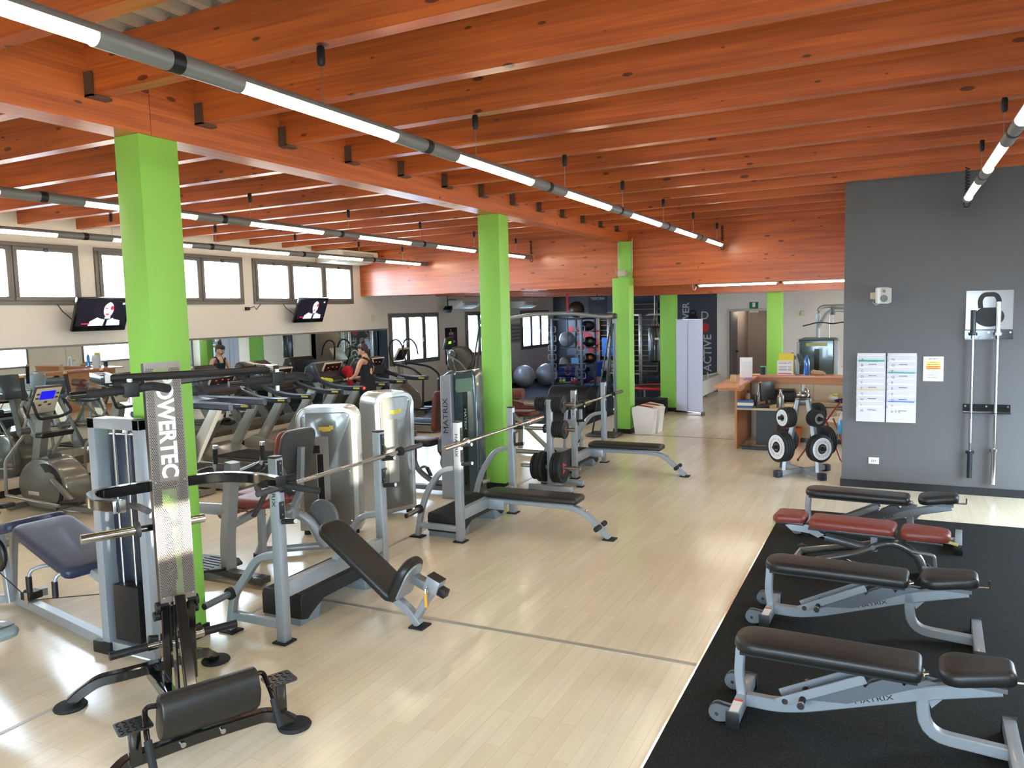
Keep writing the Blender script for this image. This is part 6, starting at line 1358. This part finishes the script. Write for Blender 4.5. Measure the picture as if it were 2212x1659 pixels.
m = MB(); m.lathe([(0, 0), (.05, 0), (.055, .02), (.05, .13), (.03, .2), (0, .2)], n=20); m.build('liquid_body', mat('blue_liquid', (90, 170, 226), .2, coat=.5), o); m = MB(); m.lathe([(0, .2), (.028, .2), (.016, .26), (.016, .29), (0, .29)]); m.bb(-.06, .03, -.015, .015, .29, .32, bev=.006); m.bb(-.05, -.035, -.01, .01, .25, .3); m.build('spray_head', white, o)

# ================================================================= stand with white-ringed weight plates
e = thing('plate_stand', 'silver A-shaped plate stand with white-ringed plates in front of the reception', 'plate rack', (-1.08, 10.98, 0))
m = MB(); m.bar([(-.28, -.33, .05), (.28, .33, .05)], .06, .065); m.bar([(.28, -.33, .05), (-.28, .33, .05)], .06, .065); m.build('cross_base', silver, e)
for sx in (-1, 1):
    for sy in (-1, 1):
        m = MB(); m.box((sx*.27, sy*.32, .045), (.09, .09, .09), R=rotm(0, 0, sx*sy*50), bev=.012); m.build('foot', mat('foot_navy', (34, 40, 50), .5), e)
        m = MB(); m.bar([(sx*.21, sy*.24, .05), (sx*.20, sy*.23, .22), (sx*.06, sy*.07, 1.0)], .05, .045, fil=.06, upv=(0, 1, 0)); m.build('leg', silver, e)
MB().bb(-.10, .10, -.09, .09, .93, 1.01, bev=.01).build('top_block', darkgrey, e)
m = MB(); m.ell((0, 0, 1.06), (.08, .07, .05)); m.ell((.03, .02, 1.10), (.04, .04, .05)); m.cyl((0, 0, 1.0), (0, 0, 1.2), .02, n=10); m.build('clip_cluster', steel, e)
pw = mat('plate_white_ring', (222, 222, 226), .5); pg = mat('plate_grey_ring', (140, 138, 132), .5)
def ringplate(label, r, t, px, py, z, ang, face, grp='white-ringed weight plates on the A-shaped stand'):
    o = thing('weight_plate', label, 'weight plate', (px, py, z), ang, grp)
    m = MB(); m.lathe([(.03, -t/2), (r*.95, -t/2), (r, -t/2+.006), (r, t/2-.006), (r*.95, t/2), (.03, t/2)], axis='x', n=40, hollow=True); m.build('disc', rubber, o)
    if face:
        c = pw if face == 'w' else pg
        m = MB(); m.lathe([(r*.36, t/2+.0006), (r*.80 if face == 'w' else r*.62, t/2+.0006), (r*.80 if face == 'w' else r*.62, t/2+.002), (r*.36, t/2+.002)], axis='x', n=40, hollow=True); rg = m.build('pale_ring', c, o, smooth=False)
        MB().lathe([(.03, t/2), (.045, t/2), (.045, t/2+.006), (.03, t/2+.006)], axis='x', n=24, hollow=True).build('hub_ring', steel, o)
        if face == 'w':
            word = 'TECHNOGYM/TECHNOGYM/'; rr = r*.58
            for k, chh in enumerate(word):
                a = pi/2+2*pi*(k+.5)/len(word)
                u = Vector((0, cos(a), sin(a))); tan = Vector((0, -sin(a), cos(a)))
                text('ring_letter', chh, r*.20, blackm, rg, frame_((t/2+.0028, rr*cos(a), rr*sin(a)), tan, -u)) if False else text('ring_lettering', chh, r*.20, blackm, rg, frame_((t/2+.0028, rr*cos(a), rr*sin(a)), -tan*-1, u*-1))
    return o
legdir = {('l', 'f'): (-1, -1), ('r', 'f'): (1, -1), ('l', 'b'): (-1, 1), ('r', 'b'): (1, 1)}
def stack(sx, sy, z, r, t, n, face, where, out0):
    k = (1-(z-.22)/.78); bx, by = sx*(.06+.14*k), sy*(.07+.16*k); ang = math.degrees(math.atan2(sy*.72, sx*.70)); d = Vector((cos(rad(ang)), sin(rad(ang))))
    MB().cyl((bx, by, z), (bx+d.x*(out0+n*(t+.003)+.05), by+d.y*(out0+n*(t+.003)+.05), z), .024, n=16).build('peg', blackm, e)
    for i in range(n):
        q = out0+t/2+i*(t+.003); last = i == n-1
        ringplate('%s plate, %s, of the %s peg on the A-shaped stand' % ('white-ringed' if last and face == 'w' else 'grey-ringed' if last and face else 'black', 'outermost' if last else ['innermost', 'second out', 'third out', 'fourth out', 'fifth out'][i], where), r, t, -1.08+bx+d.x*q, 10.98+by+d.y*q, z, ang, face if last else None)
stack(-1, -1, .40, .20, .032, 4, 'w', 'lower forward counter-side', .04); stack(-1, -1, .78, .135, .026, 5, 'w', 'upper forward counter-side', .05)
stack(1, -1, .40, .18, .032, 3, 'w', 'lower forward wall-side', .04); stack(1, -1, .78, .11, .030, 4, 'g', 'upper forward wall-side', .05)
stack(-1, 1, .40, .17, .03, 2, None, 'lower rear counter-side', .04); stack(1, 1, .42, .20, .03, 4, None, 'lower rear wall-side', .04); stack(1, 1, .80, .14, .028, 3, None, 'upper rear wall-side', .05)

# ================================================================= bins, banner, bench, signs
def recbin(x, y, label, lid):
    e = thing('recycling_bin', label, 'bin', (x, y, 0), 0, 'white recycling bins by the column')
    m = MB(); m.prism([(-.15, 0), (-.19, .40), (-.21, .44), (-.20, .48), (-.10, .52), (.14, .49), (.22, .44), (.19, .40), (.15, 0)], 'y', -.14, .14, bev=.012); m.build('body', white, e)
    m = MB(); m.prism([(-.14, .512), (-.10, .53), (.14, .50), (.16, .487)], 'y', -.11, -.02); m.build('lid_flap', lid, e)
    m = MB(); m.prism([(-.10, .52), (-.06, .532), (.18, .49), (.20, .47)], 'y', .02, .11); m.build('lid_edge', mat('cream_plastic', (206, 200, 168), .5), e)
rl_ = mat('bin_red', (150, 30, 30), .4)
recbin(-4.02, 13.66, 'white recycling bin with red lid strip standing closest to the green column', rl_); recbin(-3.98, 13.97, 'white recycling bin with red lid strip standing behind its twin', rl_)
e = thing('rollup_banner', 'white back side of a roll-up banner beside the green column', 'banner', (-3.87, 16.42, 0), -20)
m = MB(); m.bb(-.32, .32, -.003, .003, .07, 2.0); m.build('sheet', mat('banner_cloth', (196, 200, 222), .5), e, smooth=False)
m = MB(); m.bb(-.34, .34, -.05, .05, .0, .075, bev=.01); m.bb(-.325, .325, -.01, .01, 1.99, 2.01, bev=.003); m.build('cassette', chrome, e); m = MB(); m.cyl((-.04, -.012, .07), (-.04, -.012, 2.0), .006, n=8); m.build('pole', steel, e)
m = MB(); m.bb(.31, .345, -.055, .055, -.0, .08, bev=.006); m.build('end_cap', darkgrey, e)
e = thing('radiator_bench', 'low pale slatted bench along the back wall beside the door', 'bench', (-4.30, 19.9, 0))
m = MB(); m.bb(-.15, .15, -1.7, 1.3, .10, .47, bev=.008); m.build('front', mat('bench_white', (206, 202, 192), .6), e); 
for y in (-1.5, -.2, 1.1): MB().bb(-.1, .1, y-.03, y+.03, 0, .10).build('foot', steel, e)
m = MB(); m.bb(-.16, .16, -1.7, -.9, .47, .50, bev=.008); m.build('seat_pad', mat('brown_pad', (50, 38, 36), .5), e); m = MB(); m.bar([(-.1, .1, .50), (.1, .9, .52)], .03, .03); m.bar([(.1, -.1, .50), (-.1, .8, .53)], .03, .03); m.build('loose_slats', white, e)
def signface(nm, label, x, z): return thing(nm, label, 'sign', (x, 21.276, z))
e = signface('exit_sign', 'green emergency exit sign over the open door', -3.32, 2.25); MB().bb(-.11, .11, -.008, 0, -.11, .10).build('green_field', mat('sign_green', (14, 104, 62), .5), e, smooth=False)
m = MB(); m.bb(-.035, .035, -.0095, -.008, -.03, .085); m.prism([(-.02, -.05), (.02, -.05), (.0, -.075)], 'y', -.0095, -.008); m.cyl((0, -.008, -.055), (0, -.0095, -.055), .016, n=12); m.build('pictogram', white, e, smooth=False)
MB().bb(-.11, .11, -.007, 0, -.17, -.115).build('caption_plate', white, e, smooth=False); text('lettering', 'USCITA DI\nEMERGENZA', .026, darkgrey, e, frame_((0, -.0085, -.142), (1, 0, 0), (0, 0, 1)))
e = thing('wall_sensor', 'beige sensor on the white rear wall between column and partition', 'sensor', (-2.12, 21.276, 2.03)); MB().bb(-.05, .05, -.04, 0, -.07, .07, bev=.02).build('body', mat('beige_plastic', (196, 186, 150), .5), e)
# mural on the anthracite wall
mw = mat('mural_white', (176, 178, 180), .6); mr = mat('mural_red', (176, 34, 40), .5); my = 21.296
up_ = lambda x, z: frame_((x, my, z), (0, 0, 1), (-1, 0, 0)); fl_ = lambda x, z: frame_((x, my, z), (1, 0, 0), (0, 0, 1))
mu = thing('wall_mural', 'wall lettering POWER and ACTIVE on the anthracite wall', 'mural', (0, 0, 0))
text('power_lettering', 'POWER', .26, mw, mu, up_(-5.10, 1.93), bold=.004); text('active_lettering', 'ACTIVE', .30, mw, mu, up_(-4.52, 1.02), bold=.004); text('letter', 'D', .30, mw, mu, fl_(-4.60, 2.02)); 
m = MB(); m.cyl((-4.60, my, 1.70), (-4.60, my-.004, 1.70), .12, n=28); m.cyl((-5.22, my, 1.62), (-5.22, my-.004, 1.62), .10, n=28); m.build('red_dots', mr, mu, smooth=False)
m = MB(); m.cyl((-4.92, my, 1.95), (-4.92, my-.006, 1.95), .13, n=28); m.bar([(-5.0, my-.003, 2.03), (-4.99, my-.003, 2.16), (-4.85, my-.003, 2.16), (-4.84, my-.003, 2.03)], .04, .006, fil=.05, upv=(0, 1, 0)); m.build('kettlebell_silhouette', mat('deep_black', (5, 5, 5), .8), mu)
# wall POWER / CORE / ENERGY of the side wall seen in the mirror, right-hand side
# ================================================================= functional training zone at the far end
bar_w = mat('wallbar_wood', (156, 120, 84), .5); YW = 24.55
def wallbars(x0, x1, z1, label):
    e = thing('wall_bars', label, 'wall bars', ((x0+x1)/2, YW, 0), 0, 'wooden wall bars on the dark rear wall'); w = (x1-x0)/2
    for s in (-1, 1): MB().bb(s*w-.02, s*w+.02, -.10, .04, .05, z1, bev=.004).build('side_rail', bar_w, e)
    n = int(z1/.17)
    for k in range(n): MB().cyl((-w+.02, -.06, .25+k*.165), (w-.02, -.06, .25+k*.165), .017, n=10).build('rung', bar_w, e)
    return e
wallbars(-8.72, -8.0, 2.05, 'wooden wall bars behind the exercising person on the dark rear wall')
wallbars(-7.6, -6.78, 2.45, 'wooden wall bars behind the punching bag on the dark rear wall')
rd = mat('graffiti_red', (176, 40, 46), .5)
e = thing('wall_graffiti', 'red blob-shaped graffiti painted on the grey rear wall', 'mural', (-9.3, 24.592, 1.3))
m = MB(); m.bb(-.62, .58, .0, .004, -.55, .75); m.build('grey_field', mat('graffiti_grey', (104, 108, 116), .7), e, smooth=False)
m = MB(); R_ = lambda x, z, r, s=1: m.prism(ellp(x, z, r, r*s, 20), 'y', -.004, -.001)
for a in ((-.45, .30, .12), (-.28, .34, .10), (-.12, .26, .12), (.30, .34, .15), (.45, .16, .07), (.1, .0, .22), (.32, -.12, .20), (-.1, -.2, .18), (.48, -.3, .12), (.25, -.35, .12)): R_(*a)
m.build('blobs', rd, e, smooth=False)
e = thing('gym_mat', 'blue gym mat hanging on the wall bars', 'mat', (-8.33, 24.42, .72)); MB().bb(-.28, .28, -.03, .03, 0, .62, bev=.01).build('mat', mat('mat_blue', (52, 110, 190), .6), e)
e = thing('gym_mat', 'light blue exercise mat on the floor under the exercising person', 'mat', (-7.62, 22.15, .013)); MB().bb(-.75, .75, -.3, .3, 0, .02, bev=.008).build('mat', mat('mat_light_blue', (64, 140, 210), .6), e)
# storage rig
e = thing('storage_rig', 'tall silver storage rig with side handles holding balls and bags', 'rack', (-8.56, 21.25, 0))
for (x, y) in ((-.43, -.1), (.43, .02), (-.02, .75), (.62, .62)):
    p = MB().bb(x-.035, x+.035, y-.035, y+.035, 0.012, 2.02, bev=.004).build('post', silver_d, e)
    if y < .5:
        for k in range(6):
            for s in (-1, 1):
                z = .28+k*.27; MB().tube([(x+s*.035, y-.02, z), (x+s*.12, y-.02, z), (x+s*.12, y-.02, z+.16), (x+s*.035, y-.02, z+.16)], .010, n=6, fil=.03).build('handle_loop', silver, p)
m = MB(); m.bar([(-.43, -.1, 2.0), (.43, .02, 2.0)], .07, .06); m.bar([(-.02, .75, 2.0), (.62, .62, 2.0)], .07, .06); m.bar([(-.43, -.1, 2.0), (-.02, .75, 2.0)], .06, .05); m.bar([(.43, .02, 2.0), (.62, .62, 2.0)], .06, .05); m.build('top_frame', darkgrey, e)
m = MB(); m.prism([(-.38, -.12), (.40, -.02), (.60, .60), (.0, .70)], 'z', .66, .69); m.build('shelf', blackm, e); m = MB(); m.prism([(-.38, -.12), (.40, -.02), (.60, .60), (.0, .70)], 'z', .12, .15); m.build('shelf', blackm, e); m = MB(); m.prism([(-.30, .1), (.62, .05), (.75, .60), (.0, .70)], 'z', 1.15, 1.17); m.prism([(-.1, .1), (.78, .0), (.80, .60), (.0, .70)], 'z', 1.62, 1.64); m.build('shelf_wire', darkgrey, e)
def ball(nm, label, x, y, z, r, m_, cat='ball', grp=None):
    o = thing(nm, label, cat, (x, y, z), 0, grp); MB().ell((0, 0, r), r, n=24, m=16).build('shell', m_, o); return o
gb = mat('ball_silver', (150, 152, 158), .3, coat=.5); bb2 = mat('ball_black', (26, 26, 28), .45); 
ball('exercise_ball', 'pale grey exercise ball in the middle of the storage rig', -8.72, 21.62, 1.175, .23, gb)
ball('exercise_ball', 'large dark exercise ball on top of the storage rig', -8.40, 21.60, 2.035, .24, mat('ball_brown', (70, 56, 50), .4))
for (x, z, c, t) in ((-8.02, 1.645, (60, 44, 40), 'black and orange medicine bag on the upper level of the rig'), (-7.98, 1.178, (110, 110, 50), 'black medicine bag with yellow patch on the middle level of the rig'), (-7.98, .70, (180, 70, 40), 'black medicine bag with orange patch on the lower level of the rig')):
    o = thing('medicine_bag', t, 'bag', (x, 21.50, z), 0, None); m = MB(); m.ell((0, 0, .15), (.22, .18, .15), 20, 12); b = m.build('bag_body', bb2, o); m = MB(); m.ell((.08, -.13, .18), (.07, .05, .06), 12, 8); m.build('patch', mat('patch_%d' % c[0], c, .6), b)
for k, (x, c, n_) in enumerate(((-8.80, (176, 196, 40), 'lime green kettlebell beside its lime twin, nearer the post'), (-8.69, (176, 196, 40), 'lime green kettlebell beside its lime twin, nearer the red pair'), (-8.44, (190, 30, 50), 'red kettlebell beside its red twin, nearer the lime pair'), (-8.34, (190, 30, 50), 'red kettlebell beside its red twin, nearer the thick post'))):
    o = thing('kettlebell', n_, 'kettlebell', (x, 21.28, .151), 0, 'small kettlebells on the rig bottom shelf'); MB().ell((0, 0, .05), .05, 16, 10).build('bell', mat('kb_%d' % c[0], c, .35), o); MB().tube([(-.03, 0, .08), (-.03, 0, .13), (.03, 0, .13), (.03, 0, .08)], .009, n=8, fil=.02).build('handle', chrome, o)
o = thing('foam_block', 'light blue foam block on the shelf of the storage rig', 'block', (-8.40, 21.5, .692)); MB().bb(-.12, .12, -.08, .08, 0, .17, bev=.01).build('block', mat('block_blue', (110, 160, 200), .7), o)
o = thing('balance_dome', 'grey balance dome on the shelf of the storage rig', 'dome', (-8.76, 21.45, .692)); m = MB(); m.lathe([(0, 0), (.14, 0), (.14, .03), (.12, .12), (.06, .18), (0, .19)]); m.build('dome', mat('dome_grey', (140, 140, 132), .5), o)
o = thing('resistance_band', 'orange red resistance band hanging under the rig shelf', 'band', (-8.52, 21.16, .665)); MB().tube([(.09*cos(2*pi*k/16), 0, -.14+.14*sin(2*pi*k/16)) for k in range(16)], .011, n=6, closed=True).build('band', mat('band_red', (190, 70, 50), .5), o)
o = thing('weight_sack', 'dark blue sandbag on the bottom shelf of the rig', 'bag', (-8.15, 21.6, .152)); MB().ell((0, 0, .1), (.22, .16, .1), 16, 10).build('sack', mat('sack_blue', (30, 44, 84), .7), o)
o = thing('hanging_strap', 'red strap hanging from the low rafters above the storage rig', 'strap', (-7.45, 18.545, 2.16)); MB().bb(-.03, .03, -.006, .006, 0, .52, bev=.003).build('webbing', mat('strap_red', (214, 54, 36), .5), o); MB().cyl((0, 0, -.9), (0, 0, 0), .012, n=8).build('lower_strap', blackm, o)
e = thing('screen_board', 'black hanging board with the word TRIFORM above the wall bars', 'board', (-7.62, 21.245, 2.14)); MB().bb(-.27, .29, -.02, .02, 0, .50, bev=.006).build('board', mat('board_black', (12, 12, 14), .4), e, smooth=False); text('lettering', 'TRIFORM', .10, mat('board_grey', (150, 150, 156), .5), e, frame_((.02, -.0215, .42), (1, 0, 0), (0, 0, 1)), bold=.003)
MB().bar([(-.5, .0, .02), (.6, 0, .02)], .02, .02).build('mount_bar', steel, e); MB().cyl((.0, 0, .5), (0, 0, .54), .015).build('hanger', blackm, e)
ball('exercise_ball', 'large silver exercise ball by the low window wall, half hidden by the column', -9.85, 21.0, .013, .33, gb); ball('exercise_ball', 'large silver exercise ball resting next to the blue step stack', -9.45, 21.75, .013, .33, gb)
for k in range(3):
    o = thing('blue_step', ['dark blue step at the bottom of the stack by the low wall', 'dark blue step in the middle of the stack by the low wall', 'dark blue step on top of the stack by the low wall'][k], 'step platform', (-9.25+.06*k, 23.2, .013+k*.15), 0, 'dark blue steps by the wall'); m = MB(); m.prism([(-.45, 0), (-.45, .12), (-.42, .148), (.42, .148), (.45, .12), (.45, 0), (.3, .05), (-.3, .05)], 'y', -.2, .2, bev=.01); m.build('platform', mat('step_navy', (24, 40, 100), .5), o)
e = thing('foam_barrel', 'large black foam barrel lying behind the farthest rack', 'foam barrel', (-6.42, 16.15, .013)); m = MB(); P = [(-.32, 0), (-.34, .25)]+[(-.34*cos(a), .30+.28*sin(a)) for a in [rad(12*k) for k in range(16)]]+[(.34, .25), (.32, 0)]; m.prism(P, 'x', -.46, .46, bev=.05); m.build('foam', mat('foam_black', (34, 36, 42), .55), e)
e = thing('trampoline', 'small round trampoline with red rim beyond the third green column', 'trampoline', (-4.95, 17.6, 0.013)); m = MB(); m.tube([(.50*cos(2*pi*k/32), .50*sin(2*pi*k/32), .44) for k in range(32)], .03, n=8, closed=True); m.build('rim', mat('rim_red', (200, 44, 34), .5), e); MB().lathe([(0, .44), (.47, .44), (.47, .452), (0, .452)], n=32).build('jump_bed', blackm, e)
for k in range(6): a = 2*pi*k/6+.3; MB().cyl((.47*cos(a), .47*sin(a), 0), (.47*cos(a), .47*sin(a), .43), .018, n=10).build('leg', steel, e)
e = thing('plyo_box', 'low matt black box standing in front of the trampoline', 'box', (-4.72, 16.35, 0)); MB().bb(-.33, .33, -.3, .3, 0, .32, bev=.01).build('body', mat('box_matt', (10, 10, 11), .8), e)
e = thing('punching_bag', 'black punching bag hanging from a bracket beside the fourth green column', 'punching bag', (-4.95, 17.645, 1.02)); m = MB(); m.lathe([(0, 0), (.10, .0), (.14, .04), (.145, .1), (.145, .78), (.13, .82), (0, .83)], n=28); m.build('bag', mat('bag_black', (16, 20, 22), .35, coat=.4), e)
m = MB()
for a in (0, 120, 240): m.cyl((.11*cos(rad(a)), .11*sin(rad(a)), .82), (0, 0, 1.08), .006, n=6)
m.build('chains', steel, e); MB().cyl((0, 0, 1.08), (0, 0, 1.66), .012, n=8).build('hanger', steel, e); MB().bb(.04, .135, -.14, -.138, .52, .56).build('logo_patch', white, e)
e = thing('squat_rig', 'silver perforated squat rig with loops between the third and fourth green columns', 'rack', (-5.75, 19.2, 0.013))
for (x, y) in ((.0, 0), (.45, .9), (-.9, .2)):
    p = MB().bb(x-.04, x+.04, y-.04, y+.04, 0, 2.1, bev=.004).build('post', steel, e)
    m = MB()
    for k in range(12): m.cyl((x, y-.041, .2+k*.15), (x, y-.044, .2+k*.15), .012, n=8)
    m.build('holes', blackm, p)
    for k in range(6): z = .3+k*.28; MB().tube([(x+.04, y, z), (x+.16, y, z), (x+.16, y, z+.14), (x+.04, y, z+.14)], .009, n=6, fil=.03).build('handle_loop', darkgrey, p)
m = MB(); m.bar([(-.9, .2, 2.08), (0, 0, 2.08), (.45, .9, 2.08)], .06, .05); m.bar([(-.9, .2, .6), (0, 0, .6)], .05, .05); m.build('cross_bars', steel, e); m = MB(); m.bar([(.05, 0, 2.06), (.35, .2, 2.22), (.55, .4, 2.22)], .06, .05); m.build('boxing_arm', blackm, e); MB().bb(-.1, .6, .1, .8, .55, .58, bev=.006).build('shelf', blackm, e)
# the person exercising on hands and knees
e = thing('person', 'person in white shirt and blue shorts on hands and knees on the blue mat', 'person', (-7.80, 22.12, .034), 0)
vs = [(-.10, 0, .52, .15, .15)]; es = []
ch = chain(vs, es, 0, [(.08, 0, .55, .12, .14), (.26, 0, .56, .13, .16), (.40, 0, .55, .10, .13)]); hd_ = chain(vs, es, ch, [(.50, 0, .55, .055, .055), (.60, 0, .53, .06, .05)])
for s in (-1, 1):
    sh = chain(vs, es, ch, [(.40, s*.17, .52, .055, .055), (.42, s*.19, .27, .038, .038), (.44, s*.19, .05, .028, .028), (.50, s*.19, .02, .03, .02)])
    kn = chain(vs, es, 0, [(-.12, s*.11, .30, .08, .08), (-.10, s*.12, .07, .055, .055)]); chain(vs, es, kn, [(-.30, s*.12, .06, .05, .045), (-.52, s*.12, .04, .03, .03), (-.60, s*.12, .06, .028, .04)])
b = body('body', vs, es, skin, e)
m = MB(); m.ell((.68, 0, .52), (.11, .08, .09), 20, 12); m.build('head', skin, b); m = MB(); m.ell((.66, 0, .56), (.10, .083, .075), 18, 10); m.build('hair', hair_m, b)
def xbody(rings, n=20): return [[(x, cy+ry*cos(2*pi*k/n), cz+rz*sin(2*pi*k/n)) for k in range(n)] for x, cy, cz, ry, rz in rings]
m = MB(); m.rings(xbody([(.0, 0, .54, .175, .155), (.12, 0, .57, .165, .14), (.28, 0, .58, .185, .145), (.42, 0, .57, .15, .12), (.47, 0, .56, .08, .08)]), cap=False)
for s in (-1, 1): m.cyl((.40, s*.16, .54), (.42, s*.19, .38), .072, .065)
m.build('shirt', mat('shirt_white', (210, 210, 220), .8), b)
m = MB(); m.rings(xbody([(-.26, 0, .50, .10, .10), (-.22, 0, .52, .17, .16), (-.08, 0, .53, .185, .17), (.06, 0, .56, .175, .15)]))
for s in (-1, 1): m.cyl((-.12, s*.10, .50), (-.12, s*.115, .24), .115, .10)
m.build('shorts', mat('shorts_blue', (30, 70, 170), .7), b)
# ================================================================= lettering to meshes (one depsgraph pass)
bpy.context.view_layer.update()
dg = bpy.context.evaluated_depsgraph_get()
for o in [o for o in bpy.data.objects if o.type == 'FONT']:
    me = bpy.data.meshes.new_from_object(o.evaluated_get(dg)); nm = o.name
    n = bpy.data.objects.new('tmp', me); COL.objects.link(n)
    n.parent = o.parent; n.matrix_local = o.matrix_local.copy()
    for k in o.keys():
        n[k] = o[k]
    bpy.data.objects.remove(o); n.name = nm
